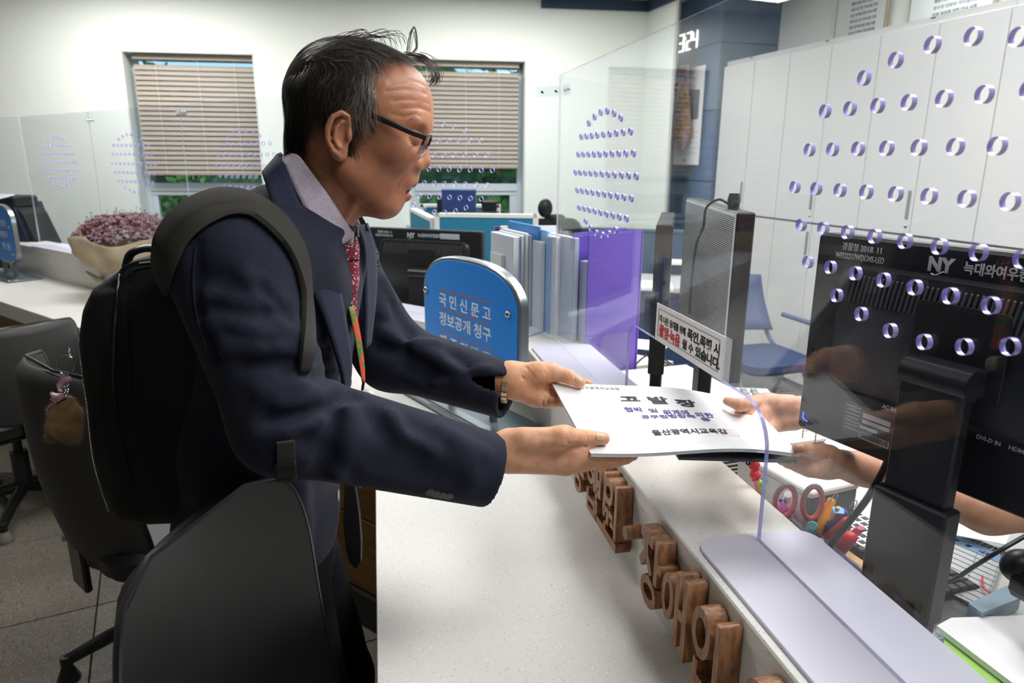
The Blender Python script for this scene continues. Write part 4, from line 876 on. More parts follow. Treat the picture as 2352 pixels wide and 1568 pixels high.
# blue side chair by the cabinets
q = hZ(1725, 900, 0.0)
m_bchair = mat('slate_blue_plastic', (84, 98, 132), .5); m_bcush = mat('navy_seat', (50, 66, 104), .8)
bc = thing('stacking_chair', 'slate blue plastic side chair with grey legs in front of the cabinets', 'chair', frame((1.62, 3.9, 0), dr(-17)*1.0, (0, 0, 1)))
qb = hY(1745, 770, 3.7); bc.matrix_world = frame((qb[0]+.02, qb[1], 0), nr(-17)*-1)
zt_b = float(hY(1750, 655, 3.7)[2]); zs_b = .45
w = MB(); v = []; f = []; n = 8
for j in range(7):
    t = j/6; z = zs_b+.10+(zt_b-zs_b-.10)*t; yy = -.20-.13*t-.02*math.sin(PI*t)
    for i in range(n+1): u = i/n-.5; v.append((u*(.42-.04*t), yy-.05*(1-4*u*u)*1.0, z)); 
for j in range(6):
    for i in range(n): f.append((j*(n+1)+i, j*(n+1)+i+1, (j+1)*(n+1)+i+1, (j+1)*(n+1)+i))
bb = MB().add(v, f).build('backrest', m_bchair, bc, smooth='all'); md = bb.modifiers.new('s', 'SOLIDIFY'); md.thickness = .014
w = MB(); rbox(w, Matrix.Translation((0, 0.02, zs_b)) @ Matrix.Rotation(PI/2, 4, 'X'), .44, .05, .44, .08); w.build('seat', m_bcush, bc, smooth=40)
m_gl = mat('grey_tube', (150, 154, 158), .35, .6)
for sx in (-1, 1):
    MB().tube(smooth_path([(sx*.21, -.32, zt_b-.2), (sx*.21, -.22, zs_b+.05), (sx*.21, -.05, zs_b-.03)]), .012, 8).build('back_tube', m_bchair, bc, smooth=True)
    for sy in (-1, 1): MB().tube([(sx*.20, .04+sy*.06, zs_b-.03), (sx*.24, .0+sy*.24, .012)], .014, 8).build('leg', m_gl, bc, smooth=True)
    MB().tube([(sx*.24, -.16, zs_b+.20), (sx*.24, .10, zs_b+.20)], .014, 8).build('armrest', m_bchair, bc)
# ------------------------------------------------------------------ customer chairs
m_lea = mat('black_leather', (22, 23, 24), .42, bump=(700, .12), coat=.0); m_gsh = mat('grey_shell_plastic', (54, 54, 54), .55, bump=(900, .08)); m_rim = mat('chair_rim', (24, 25, 26), .3); m_foot = mat('warm_grey_glide', (120, 116, 104), .6)
def shell(w, pts, wfun, n=14, curve=.10, th=.02):
    """curved backrest: pts = [(z, y)] spine, wfun(t) half width; centre bows away (+y)"""
    v = []; f = []; m = len(pts)
    for side in (0, 1):
        for j, (z, y) in enumerate(pts):
            hw = wfun(j/(m-1))
            for i in range(n+1):
                u = 2*i/n-1; e = th*(1-.75*abs(u)**6) if 0 < j < m-1 else th*.3
                v.append((u*hw, y-curve*u*u*(hw/.22)**2+(e if side else -e*.0), z))
    K = m*(n+1)
    for j in range(m-1):
        for i in range(n):
            a = j*(n+1)+i; f.append((a, a+1, a+n+2, a+n+1)); f.append((K+a, K+a+n+1, K+a+n+2, K+a+1))
    for j in range(m-1):
        for a, s in ((j*(n+1), 1), (j*(n+1)+n, -1)): f.append((a, a+n+1, K+a+n+1, K+a) if s > 0 else (a, K+a, K+a+n+1, a+n+1))
    for i in range(n): f.append((i, K+i, K+i+1, i+1)); a = (m-1)*(n+1)+i; f.append((a, a+1, K+a+1, K+a))
    return w.add(v, f)
def chair(M, label, mback, mseat, zt, zb, hw, glide, arms=True, ph=.3, lever=True, curve=.07, top=.75, seat_z=.47, sq=4):
    g = thing('swivel_chair', label, 'chair', M, 'black customer chairs at the counter')   # x to the sitter's left.., y = backwards
    n = 26; pts = [(zb+(zt-zb)*j/n, .20+.07*j/n+.03*math.sin(PI*j/n)) for j in range(n+1)]
    wf = lambda t: hw*((1-abs(2*t-1)**sq)**(1/sq)*.55+.45) if sq else hw
    w = shell(MB(), pts, wf, curve=curve, th=.028); bk_ = w.build('backrest', mback, g, smooth=60)
    # piping round the rim
    P = []
    for t, s in [(j/36, -1) for j in range(37)]+[(j/36, 1) for j in range(36, -1, -1)]:
        z = zb+(zt-zb)*t; y = .20+.07*t+.03*math.sin(PI*t); h_ = wf(t); P.append((s*h_, y-curve*(h_/.22)**2+.004, z))
    w = MB(); w.tube(P+[P[0]], .0045, 6); w.build('piping', m_rim, bk_, smooth=True)
    w = MB(); w.prism(rrect(.46, .44, .09, 6), seat_z-.06, seat_z, ch=.02); w.build('seat', mseat, g, smooth=40); w = MB(); w.prism(rrect(.42, .40, .08, 6), seat_z-.085, seat_z-.06); w.build('seat_pan', m_rim, g)
    MB().box((0, .235, (seat_z+zb)/2), (.10, .02, abs(zb-seat_z)+.12), .006).build('back_bracket', m_rim, g)
    MB().tube([(0, 0, .09), (0, 0, .27)], .034, 14).build('column_cover', m_rim, g, smooth=True); MB().tube([(0, 0, .25), (0, 0, seat_z-.08)], .018, 12).build('gas_column', m_blk2, g, smooth=True)
    if lever: w = MB(); w.tube(smooth_path([(-.02, 0, seat_z-.1), (-.10, .02, seat_z-.13), (-.16, .03, seat_z-.19)]), .007, 6); w.tube([(-.15, .03, seat_z-.18), (-.20, .04, seat_z-.22)], .013, 8); w.build('lever', m_rim, g, smooth=True)
    star(g, (0, 0), .30, .08, m_rim, 5, ph, glide)
    if arms:
        for s in (-1, 1):
            w = MB(); w.tube(smooth_path([(s*.24, .12, seat_z-.05), (s*.275, .06, seat_z+.06), (s*.275, .0, seat_z+.18)]), .014, 8, flat=1.4); w.build('arm_post', m_rim, g, smooth=True)
            w = MB(); w.prism(rrect(.062, .26, .028, 6, s*.275, -.02), seat_z+.175, seat_z+.20, ch=.008); w.build('armrest', m_rim, g, smooth=40)
    return g
# chair A: far left
cA = hZ(66, 1165, 0); dA = nr(A2); 
MA_ = frame((cA[0], cA[1], 0), np.array([.62, .78, 0]))   # y = backwards axis = z x x
yb = np.array([-.55, -.83, 0])
def chair_frame(c, back): b = np.array(back, float)/np.linalg.norm(back); x = np.array([b[1], -b[0], 0]); return frame((c[0], c[1], 0), x)
chair(chair_frame(cA, (.66, -.42)), 'grey-backed swivel chair at far left, facing the counter', m_gsh, m_lea, .86, .44, .235, m_foot, ph=.9, curve=.09)
# chair B: second grey one, mostly behind the backpack
bB = hY(250, 1200, 1.62); cB = np.array([-1.07, 1.93, 0])
gB = chair(chair_frame(cB, (-.22, -.26)), 'grey-backed swivel chair half hidden behind the hanging backpack', m_gsh, m_lea, .98, .37, .235, None, arms=True, ph=2.62, curve=.10, sq=5, seat_z=.46)
from mathutils.bvhtree import BVHTree
def onmesh(o, px, off=0):
    Mw = o.parent.matrix_world @ o.matrix_local; V = [Mw @ v.co for v in o.data.vertices]; t = BVHTree.FromPolygons(V, [tuple(p.vertices) for p in o.data.polygons])
    d = vec(ray(*px)).normalized(); h, n, _, _ = t.ray_cast(vec(CAM), d)
    if h is None: h = vec(hY(px[0], px[1], 1.8)); n = -d
    if n.dot(d) > 0: n = -n
    return h+n*off, n
shB = [c for c in gB.children if c.name.startswith('backrest')][0]
def stick_on(px, sx, sz, th, name, m, r=.003):
    h, n = onmesh(shB, px, .001)
    x = Vector((0, 0, 1)).cross(n).normalized(); Mx = frame(h, x, (0, 0, 1)); o = MB().prism(rrect(sx, sz, r, 5), 0, th, UP).build(name, m, gB, smooth=30); o.matrix_local = gB.matrix_world.inverted() @ Matrix((tuple(x)+(0,), tuple((-n))+(0,), tuple(x.cross(-n))+(0,), (0, 0, 0, 1))).transposed().copy() if False else gB.matrix_world.inverted() @ Mx
stick_on((184, 1140), .012, .15, .002, 'adjust_slot', m_vent, .006); stick_on((163, 1172), .05, .022, .014, 'adjust_lever', mat('lever_grey', (170, 172, 174), .35, .3), .010); stick_on((154, 1234), .026, .020, .002, 'badge', m_steel)
# chair C: black leather, close to the camera
gC = chair(chair_frame((-.135, .74, 0), (-.97, .20)), 'black leather chair back close to the camera, in front of the man', m_lea, m_lea, 1.06, .50, .205, None, arms=True, ph=.2, curve=.06, sq=3.2, lever=False, seat_z=.50)
# ------------------------------------------------------------------ things on the left run of the counter
m_burl = mat('cream_wrapping_cloth', (200, 188, 164), .9, noise=(12,), rgb2=(188, 168, 134), bump=(160, .3)); m_gyp = mat('dusty_pink_blossom', (186, 160, 166), .9, noise=(70,), rgb2=(140, 104, 114)); m_rust = mat('rust_blossom', (128, 62, 40), .9); m_bead = mat('blue_grey_bud', (78, 78, 100), .8)
fb = hZ(222, 668, .75); fb = np.array([fb[0], fb[1], .751])
fb[0] += .05
fl_ = thing('wrapped_bouquet', 'dried pink flowers wrapped in cream cloth standing on the far counter', 'bouquet', Matrix.Translation(vec(fb+np.array([.20, -.02, 0]))))
top_y = hY(300, 556, float(fb[1])); s_ = 1.0; Rb = .92* float(abs(hY(440, 545, fb[1])[0]-hY(155, 545, fb[1])[0]))/2; zt0 = float(top_y[2])-.75
w = MB(); n = 40; prof = [(0, .45*Rb, .0), (.02, .42*Rb, 0), (.06, .34*Rb, 0), (.10, .40*Rb, .0), (zt0*.55, .80*Rb, 0), (zt0*.8, 1.0*Rb, 0), (zt0*1.02, 1.03*Rb, 0), (zt0*1.10, 1.05*Rb, 0)]; v = []; f = []
for j, (z, r_, _) in enumerate(prof):
    for k in range(n): a = 2*PI*k/n; rr = r_*(1+.05*math.sin(7*a+j)+.03*math.sin(3*a)+.03*math.sin(13*a-j*.7)); v.append((rr*math.cos(a), .62*rr*math.sin(a), z+(.018*math.sin(5*a)+.012*math.sin(2*a+1) if j > 5 else 0)))
for j in range(len(prof)-1):
    for k in range(n): f.append((j*n+k, j*n+(k+1) % n, (j+1)*n+(k+1) % n, (j+1)*n+k))
o = w.add(v, f).build('wrapping_cloth', m_burl, fl_, smooth='all'); md = o.modifiers.new('s', 'SOLIDIFY'); md.thickness = .004
w = MB(); w.tube([(-.34*Rb, 0, .05), (-.62*Rb, -.1*Rb, .075), (-.8*Rb, -.1*Rb, .12)], [.02, .035, .01], 8, flat=.4); w.build('cloth_tail', m_burl, fl_, smooth='all')
random.seed(11); wa, wb2, wc2 = MB(), MB(), MB()
def blob(w, c, r, n=3): w.ball(c, r, n=n, sc_=(1, 1, .8))
for i in range(700):
    a = random.uniform(0, 2*PI); q_ = math.sqrt(random.random())*.98; x = Rb*q_*math.cos(a); y = .6*Rb*q_*math.sin(a); z = zt0*(.96)+Rb*.46*(1-q_**3)+random.uniform(-.015, .02)
    for _ in range(4): blob(wa, (x+random.uniform(-.014, .014), y+random.uniform(-.014, .014), z+random.uniform(-.01, .012)), random.uniform(.006, .012), 3)
for i in range(60):
    a = random.uniform(0, 2*PI); q_ = math.sqrt(random.random())*.9; blob(wb2, (Rb*q_*math.cos(a), .6*Rb*q_*math.sin(a)-.01, zt0*.98+Rb*.47*(1-q_**3)), random.uniform(.008, .015), 4)
for i in range(80):
    a = random.uniform(0, 2*PI); q_ = math.sqrt(random.random()); x, y = Rb*q_*math.cos(a), .6*Rb*q_*math.sin(a); z = zt0*1.0+Rb*.46*(1-q_**3); h_ = random.uniform(.02, .05); wc2.tube([(x, y, z), (x*1.03, y, z+h_)], .0008, 3); blob(wc2, (x*1.03, y, z+h_), .004, 3)
wa.build('blossoms', m_gyp, fl_, kind='stuff'); wb2.build('rust_blossoms', m_rust, fl_, kind='stuff'); wc2.build('bud_sprigs', m_bead, fl_, kind='stuff')
kz = hY(60, 550, 4.9); kd = thing('document_scanner', 'black angled office machine on the far left behind the blue sign', 'office machine', frame((kz[0], kz[1], .72), (1, -.2, 0)))
hk = float(hY(60, 437, 4.9)[2])-.72; wk = .30
w = MB(); w.prism([(-.17, 0), (.20, 0), (.06, hk*.86), (-.08, hk*.86)], -.12, .12, UP); w.build('machine_body', mat('navy_black', (30, 36, 56), .35), kd)
MB().box((-.03, -.02, hk*.87), (.22, .2, hk*.14), .012).build('machine_head', m_blk, kd); MB().box((-.03, -.06, hk*.96), (.15, .14, .012), .004, Matrix.Rotation(.15, 4, 'X')).build('lid_screen', mat('pale_screen', (206, 214, 222), .3), kd)
MB().prism([(.16, 0), (.27, 0), (.11, hk*.72), (.07, hk*.8)], -.10, .10, UP).build('side_stand', m_blk, kd)
for z in (.3, .5, .62): MB().lathe([(.008, 0), (.008, .006)], 10, UP @ Matrix.Translation((.19-.13*z, hk*z, .105))).build('knob', m_steel, kd)
# ------------------------------------------------------------------ small things on the staff desk
def dz(px, py, z=ZD): return hZ(px, py, z)
# telephone with keys
q = dz(1690, 915, .77); tp = thing('desk_telephone', 'white and pale teal desk telephone behind the booklet', 'telephone', frame((q[0], q[1]+.03, ZD), (1, -.12, 0)))
m_tel = mat('pale_teal_plastic', (158, 196, 194), .4); m_ph = mat('phone_white', (214, 216, 214), .4); m_key = mat('key_grey', (140, 142, 140), .5)
MB().prism([(-.13, 0), (.13, 0), (.13, .05), (-.13, .05)], -.10, .10, Matrix.Rotation(-.05, 4, 'X') @ UP, ch=.008).build('phone_body', m_ph, tp)
for r_ in range(3):
    for c_i in range(6): MB().box((-.09+c_i*.033, -.02+r_*.035, .055), (.022, .02, .012), .003).build('key', m_key if c_i else m_ink, tp)
w = MB(); w.tube(smooth_path([(-.09, -.10, .035), (-.03, -.105, .062), (.05, -.10, .070), (.14, -.07, .060)]), [.020]+[.018]*23+[.02], 10, flat=.7); w.build('handset', m_tel, tp, smooth=True)
q = dz(1585, 895, .78); w = MB(); P = []
for k in range(90): a = k*.28; P.append((q[0]+.035*math.cos(a)+.002*math.sin(k), q[1]+.012*math.sin(k*.7), ZD+.055+.035*math.sin(a)))
P += [(q[0]+.08, q[1], ZD+.06), (q[0]+.16, q[1]+.02, ZD+.04)]; w.tube(P, .0022, 5); w.tube([(q[0]+.03, q[1], ZD+.07), (q[0]+.1, q[1]+.01, ZD+.065), (q[0]+.18, q[1]+.03, ZD+.055)], .0022, 5); o = w.build('coiled_cable', mat('ivory_cable', (196, 190, 170), .5), smooth=True); tag(o, 'coil of ivory cable behind the booklet, left of the telephone', 'cable')
q = dz(1500, 880, .78); w = MB()
for k in range(5):
    random.seed(k+40); c0_ = q+np.array([random.uniform(-.06, .05), random.uniform(-.03, .06), 0]); w.tube(smooth_path([(c0_[0], c0_[1], ZD+.01), (c0_[0]+random.uniform(-.05, .05), c0_[1], ZD+.05), (c0_[0]+random.uniform(-.02, .12), c0_[1]+.03, ZD+.08+.02*k), (c0_[0]+.15, c0_[1]+.05, ZD+.05+.05*random.random())]), .003, 5)
o = w.build('cable_tangle', m_blk2, smooth=True); tag(o, 'tangle of black cables at foot of the edge-on monitor', 'cables'); o['kind'] = 'stuff'
q = dz(1545, 900, .76); o = thing('card_reader', 'small black device beside the cable coil', 'device', frame((q[0], q[1]+.02, ZD), (1, .3, 0))); MB().prism(rrect(.12, .08, .01, 4), 0, .03, ch=.006).build('device_body', m_blk2, o, smooth=30); MB().box((0, 0, .031), (.08, .04, .002)).build('device_screen', m_vent, o)
q = dz(1495, 800, .80)
for i, (px, py, lb) in enumerate(((1470, 790, 'loose white sheet on top of the louvred machine'), )):
    q = hZ(px, py, .8415); o = MB().box((0, 0, 0), (.2, .14, .002), 0, frame(q, (1, -.4, 0))).build('paper_sheet', m_paper); tag(o, lb, 'paper')
q = dz(1560, 650, .8)
# keyboard
m_kw = mat('keycap_black', (38, 40, 44), .45)
kb = thing('keyboard', 'black keyboard on staff desk under the clerk\'s hands', 'keyboard', frame(SL(A1, 1.16, .99, ZD), -dr(A1)*1+nr(A1)*.12))
MB().prism(rrect(.43, .14, .01, 4), 0, .014, ch=.003).build('keyboard_body', mat('matte_black', (26, 27, 29), .9, spec=.1), kb)
me = bpy.data.meshes.new('key'); v, f = cbox(.0165, .0165, .008, .002); me.from_pydata(v, [], f); me.materials.append(m_kw)
for r_ in range(6):
    for c_i in range(22): link('key', me, kb, Matrix.Translation((-.205+c_i*.0195, -.055+r_*.0205, .018)))
o = thing('wrist_rest', 'pale wooden strip lying along the keyboard', 'strip', frame(SL(A1, 1.13, .895, ZD), -dr(A1)*1+nr(A1)*.12)); MB().box((0, 0, .012), (.42, .024, .022), .003).build('wood_strip', mat('pale_wood', (206, 170, 124), .5, noise=(8, (1, 14, 14)), rgb2=(188, 150, 104)), o)
# tissue box like carton under the booklet
q = SL(A1, 1.24, .86, ZD); o = thing('storage_carton', 'pale grey lidded box behind the ledge below the booklet', 'box', frame(q, -dr(A1)*1+nr(A1)*.2)); MB().box((0, 0, .07), (.22, .12, .13), .006).build('carton_body', mat('pale_grey_box', (196, 192, 190), .6), o); MB().box((0, 0, .142), (.228, .128, .014), .003).build('carton_lid', mat('pale_lid', (204, 202, 200), .5), o); MB().box((.105, -.0, .07), (.012, .125, .13), .002).build('corner_strip', mat('slate_edge', (80, 92, 98), .5), o)
# pen box: clear divided organiser with everything standing in it
PB = frame(SL(A1, 1.06, .70, ZD), -dr(A1))         # x towards the camera, y to the right(away from ledge)
pb = thing('pen_organiser', 'clear plastic desk organiser full of pens behind the ledge', 'organiser', PB)
for x in (0, .085, .16, .235, .31): MB().box((x, .05, .05), (.002, .10, .10)).build('divider', m_clear, pb)
for y in (0, .10): MB().box((.155, y, .05), (.312, .002, .10)).build('side_wall', m_clear, pb)
MB().box((.155, .05, .002), (.31, .1, .003)).build('organiser_base', m_clear, pb)
def stick(px, py, z1, px0, py0, z0, r, m, name, label, cat='pen', cap=None, n=8, flat=1):
    a = hZ(px0, py0, z0); b = hZ(px, py, z1); g = thing(name, label, cat); w = MB(); w.tube([a, a+(b-a)*.97, b], [r, r, r*.7], n, flat=flat); w.build('barrel', m, g, smooth=50)
    if cap: c = a+(b-a)*.72; w = MB(); w.tube([c, b+(b-a)*.01], r*1.25, n); w.build('cap', cap, g, smooth=50)
    return g
cm = lambda n, rgb, r=.35: mat(n, rgb, r)
stick(1912, 1146, .885, 1870, 1240, .80, .008, cm('orange_plastic', (240, 150, 30)), 'marker_pen', 'orange marker pen leaning in the organiser')
stick(1942, 1172, .88, 1868, 1236, .79, .0075, cm('violet_plastic', (82, 64, 160)), 'marker_pen', 'violet pen lying across in the organiser')
stick(1948, 1192, .87, 1880, 1255, .78, .012, cm('red_plastic', (200, 48, 60)), 'box_cutter', 'thick red plastic cutter in the organiser', 'cutter', flat=.6)
stick(1903, 1160, .87, 1860, 1215, .79, .011, cm('brown_grey_plastic', (128, 104, 92)), 'stapler', 'brown-grey slim stapler in the organiser', 'stapler', flat=.7)
stick(1925, 1165, .89, 1890, 1225, .80, .004, cm('yellow_pencil', (236, 180, 60)), 'pencil', 'thin yellow pencil beside the violet pen', 'pencil')
stick(1810, 1135, .885, 1800, 1175, .80, .006, cm('white_plastic', (226, 222, 222)), 'correction_pen', 'white pen seen through the left scissor loop', cap=cm('soft_white', (240, 236, 236)))
stick(1792, 1148, .87, 1815, 1180, .78, .004, cm('blue_plastic', (60, 70, 210)), 'ballpoint_pen', 'thin blue pen beside the left scissor loop')
stick(1866, 1208, .86, 1862, 1240, .77, .011, cm('teal_clear', (92, 140, 140)), 'glue_stick', 'short teal-capped glue stick at front of the organiser', 'glue')
stick(1884, 1243, .84, 1890, 1262, .77, .007, cm('mauve_clear', (186, 150, 176)), 'glue_bottle', 'small mauve bottle at front of the organiser', 'bottle')
stick(1978, 1212, .86, 1915, 1265, .77, .011, cm('pink_plastic', (226, 120, 140)), 'correction_tape', 'pink correction tape at right end of the organiser', 'tape', flat=.5)
stick(1950, 1232, .85, 1925, 1262, .77, .016, cm('crimson_plastic', (206, 28, 62)), 'stamp', 'crimson stamp at right end of the organiser', 'stamp', flat=.8)
stick(1795, 1163, .86, 1812, 1200, .78, .013, cm('magenta_plastic', (210, 120, 190)), 'highlighter', 'magenta highlighter at left end of the organiser')
for i, (px, py) in enumerate(((1952, 1166), (1908, 1150))):
    q = hZ(px, py, .885); g = thing('binder_clip', ('silver binder clip beside the violet pen', 'silver binder clip on top of the orange marker')[i], 'clip'); w = MB(); w.tube(smooth_path([q, q+np.array([.006, 0, .014]), q+np.array([.012, 0, .012]), q+np.array([.008, 0, 0])]), .0012, 5); w.build('wire_loop', m_steel, g)
q = hZ(1925, 1172, .882); o = thing('index_tab', 'small light blue plastic tab among the pens', 'tab'); MB().prism([(-.010, -.006), (.008, -.008), (.011, .002), (.004, .008), (-.010, .006)], 0, .002, frame(q, (1, 0, 0), (0, -.5, .8))).build('tab_plate', cm('sky_blue_plastic', (84, 166, 240)), o)
# scissors, handles up
sc_o = thing('scissors', 'scissors with pink and grey handles standing in the organiser', 'scissors')
m_scp = mat('dusty_pink_plastic', (190, 96, 104), .4); m_scg = mat('grey_rubber', (120, 116, 120), .5)
Yq = float(hZ(1840, 1150, .88)[1]); base_ = hY(1842, 1215, Yq)
for cx, cy, rx, ry in ((1803, 1150, 23, 35), (1866, 1154, 22, 37)):
    c = hY(cx, cy, Yq); e1 = hY(cx+rx, cy, Yq)-c; e2 = hY(cx+4, cy-ry, Yq)-c; w = MB(); P = [c+e1*math.cos(a)+e2*math.sin(a) for a in np.linspace(0, 2*PI, 25)]; w.tube(P, .0052, 8, cap=False); w.build('finger_loop', m_scp, sc_o, smooth=True)
    w = MB(); P = [c+e1*math.cos(a)*1.0+e2*math.sin(a)+np.array([0, -.001, 0]) for a in np.linspace(.2, PI-.2, 14)]; w.tube([p+(p-c)*.09 for p in P], .0038, 6); w.build('grip_pad', m_scg, sc_o, smooth=True)
    w = MB(); w.tube([hY(cx+(9 if cx < 1840 else -8), cy+ry+2, Yq), base_], [.009, .011], 8, flat=.5); w.build('handle_arm', m_scg, sc_o, smooth=True)
w = MB(); w.tube([base_, base_-np.array([0, 0, .10])], [.009, .002], 6, flat=.25); w.build('blade', m_steel, sc_o)
# red dinosaur pen topper and green one
Yq = float(hZ(1738, 1075, .97)[1]); dn = thing('novelty_pen', 'pen with a red toy dinosaur topper standing behind the ledge', 'pen'); m_rd = mat('red_rubber', (222, 62, 80), .4); 
Pq = lambda x, y, o=0: hY(x, y, Yq+o)
w = MB(); w.tube([Pq(1720, 1069), Pq(1728, 1062), Pq(1733, 1068), Pq(1733, 1080)], [.006, .0105, .0105, .006], 10); w.tube([Pq(1733, 1078), Pq(1733, 1090), Pq(1737, 1097)], [.006, .0095, .007], 10); w.tube([Pq(1736, 1092), Pq(1742, 1092), Pq(1747, 1086)], [.007, .005, .002], 8); w.tube([Pq(1730, 1096), Pq(1731, 1103)], .0035, 6); w.tube([Pq(1738, 1095), Pq(1740, 1102)], .0035, 6)
for (x, y) in ((1727, 1051), (1732, 1054), (1735, 1060), (1736, 1067), (1737, 1075), (1739, 1082), (1742, 1087)): w.tube([Pq(x-3, y+3), Pq(x+2, y-1)], [.004, .0008], 6)
w.build('dinosaur_topper', m_rd, dn, smooth='all')
w = MB(); w.ball(tuple(Pq(1718, 1063, -.009)), .0042, n=6); w.build('eye', m_ink, dn, smooth='all'); w = MB(); w.ball(tuple(Pq(1718, 1062, -.0125)), .0013, n=4); w.build('eye_glint', m_paper, dn)
w = MB(); w.tube([Pq(1735, 1100), Pq(1744, 1130), Pq(1752, 1165)], .0048, 8); w.build('barrel', mat('pink_clear', (226, 130, 140), .3), dn, smooth=True)
gn = thing('novelty_pen', 'pen with a small bright green topper below the red dinosaur', 'pen'); m_gn = mat('green_rubber', (120, 200, 40), .35)
w = MB(); w.ball(tuple(Pq(1744, 1110, .004)), .008, n=8); w.ball(tuple(Pq(1747, 1122, .004)), .0105, n=8); w.build('green_topper', m_gn, gn, smooth='all'); w = MB(); w.tube([Pq(1748, 1125, .004), Pq(1758, 1165, .004)], .004, 6); w.build('barrel', m_gn, gn)
w = MB(); P = [Pq(1754+8*math.cos(a), 1106+9*math.sin(a), .01) for a in np.linspace(0, 2*PI, 17)]; w.tube(P, .0009, 5); o = w.build('key_ring', m_steel); tag(o, 'thin steel split ring beside the green pen topper', 'ring')
# phone with cord strap, white note under the hands
q = hZ(1880, 1030, ZD+.002); o = MB().box((0, 0, 0), (.21, .15, .002), 0, frame(SL(A1, 1.22, .98, ZD+.02), -dr(A1)*1+nr(A1)*.5)).build('paper_sheet', m_paper); tag(o, 'white sheet on the desk under the clerk\'s wrists', 'paper')
q = hZ(1812, 1000, .75); ph = thing('smartphone', 'dark phone in a copper case lying beside the clerk\'s hands', 'phone', frame((q[0], q[1], .753), (.8, .5, 0))); MB().prism(rrect(.13, .068, .008, 4), -.005, .004, ch=.002).build('case', mat('copper_case', (176, 110, 90), .3, .5), ph); MB().prism(rrect(.124, .062, .007, 4), .004, .0048).build('phone_screen', m_vent, ph)
q0, q1 = hZ(1796, 1020, .77), hZ(1848, 1002, .775); st_ = thing('beaded_strap', 'dark strap with white beads lying between the clerk\'s hands', 'strap'); w = MB(); w.tube([q0, q1], .009, 8, flat=.5); w.build('strap_band', m_lea, st_, smooth=True); w = MB()
for i in range(11): p = q0+(q1-q0)*i/10; w.ball(tuple(p+np.array([0, -.006, .005])), .0018, n=4)
w.build('beads', m_paper, st_, kind='stuff'); MB().lathe([(.005, 0), (.007, .001), (.007, .003), (.004, .003)], 14, Matrix.Translation(vec(q1+np.array([-.008, 0, .006])))).build('eyelet', mat('copper', (190, 130, 90), .3, .9), st_)
# printed table card and binder at right, paper and green sheet at lower right
m_fade = mat('card_grey', (176, 180, 180), .5); m_cb = mat('table_head_blue', (118, 150, 184), .5)
def deskcard(cpx, name, label, m, z, th=.002, cat='paper'):
    P = [hZ(x, y, z) for x, y in cpx]; g = thing(name, label, cat); w = MB(); w.add(P+[p-np.array([0, 0, th]) for p in P], [(3, 2, 1, 0), (4, 5, 6, 7), (0, 1, 5, 4), (1, 2, 6, 5), (2, 3, 7, 6), (3, 0, 4, 7)]); w.build('sheet', m, g); return g, P
g, P = deskcard([(2168, 1205), (2310, 1265), (2262, 1400), (2120, 1330)], 'printed_table', 'printed table with blue header lying behind the monitor stand', m_fade, ZD+.012)
def inq(P, u, v, dz_=.0006): return P[0]*(1-u)*(1-v)+P[1]*u*(1-v)+P[2]*u*v+P[3]*(1-u)*v+np.array([0, 0, dz_])
w = MB(); w.add([inq(P, 0, .10), inq(P, 1, .10), inq(P, 1, .24), inq(P, 0, .24)], [(3, 2, 1, 0)]); w.build('header_band', m_cb, g)
w = MB()
for i in range(10): t = .24+i*.08; w.add([inq(P, 0, t, .001), inq(P, 1, t, .001), inq(P, 1, t+.008, .001), inq(P, 0, t+.008, .001)], [(3, 2, 1, 0)])
for u in (.0, .15, .62, .97): w.add([inq(P, u, .1, .001), inq(P, u+.01, .1, .001), inq(P, u+.01, 1, .001), inq(P, u, 1, .001)], [(3, 2, 1, 0)])
w.build('table_rule', m_line, g)
xd = P[1]-P[0]; yd = P[0]-P[3]; T_ = frame(inq(P, .02, .085, .001), xd, (0, 0, 1)); ttext('[경찰청 내부비리 신고 안내]', 0, 0, .020, float(np.linalg.norm(xd))*.95, m_ink, g, T_, 0, .0004)
T_ = frame(inq(P, .2, .21, .001), xd, (0, 0, 1)); ttext('구    분    내용', 0, 0, .015, float(np.linalg.norm(xd))*.6, m_ink, g, T_, 0, .0002)
g, P = deskcard([(2110, 1440), (2205, 1465), (2330, 1600), (2225, 1620)], 'green_sheet', 'white sheet with bright green print sticking out under the paper stack', m_paper, ZD+.006)
w = MB(); w.add([inq(P, .1, .12), inq(P, .95, .02), inq(P, 1, 1), inq(P, .1, 1)], [(3, 2, 1, 0)]); w.build('green_print', mat('leaf_green_print', (158, 206, 98), .5), g)
g, P = deskcard([(2152, 1436), (2185, 1418), (2420, 1410), (2500, 1700), (2330, 1640)][:4], 'paper_stack', 'blank white paper stack at lower right corner on the staff desk', m_paper, ZD+.02, .010)
g, P = deskcard([(2195, 1198), (2320, 1225), (2310, 1250), (2180, 1225)], 'paper_sheet', 'crumpled clear sleeve and white sheet under the forearm', m_paper, ZD+.03)
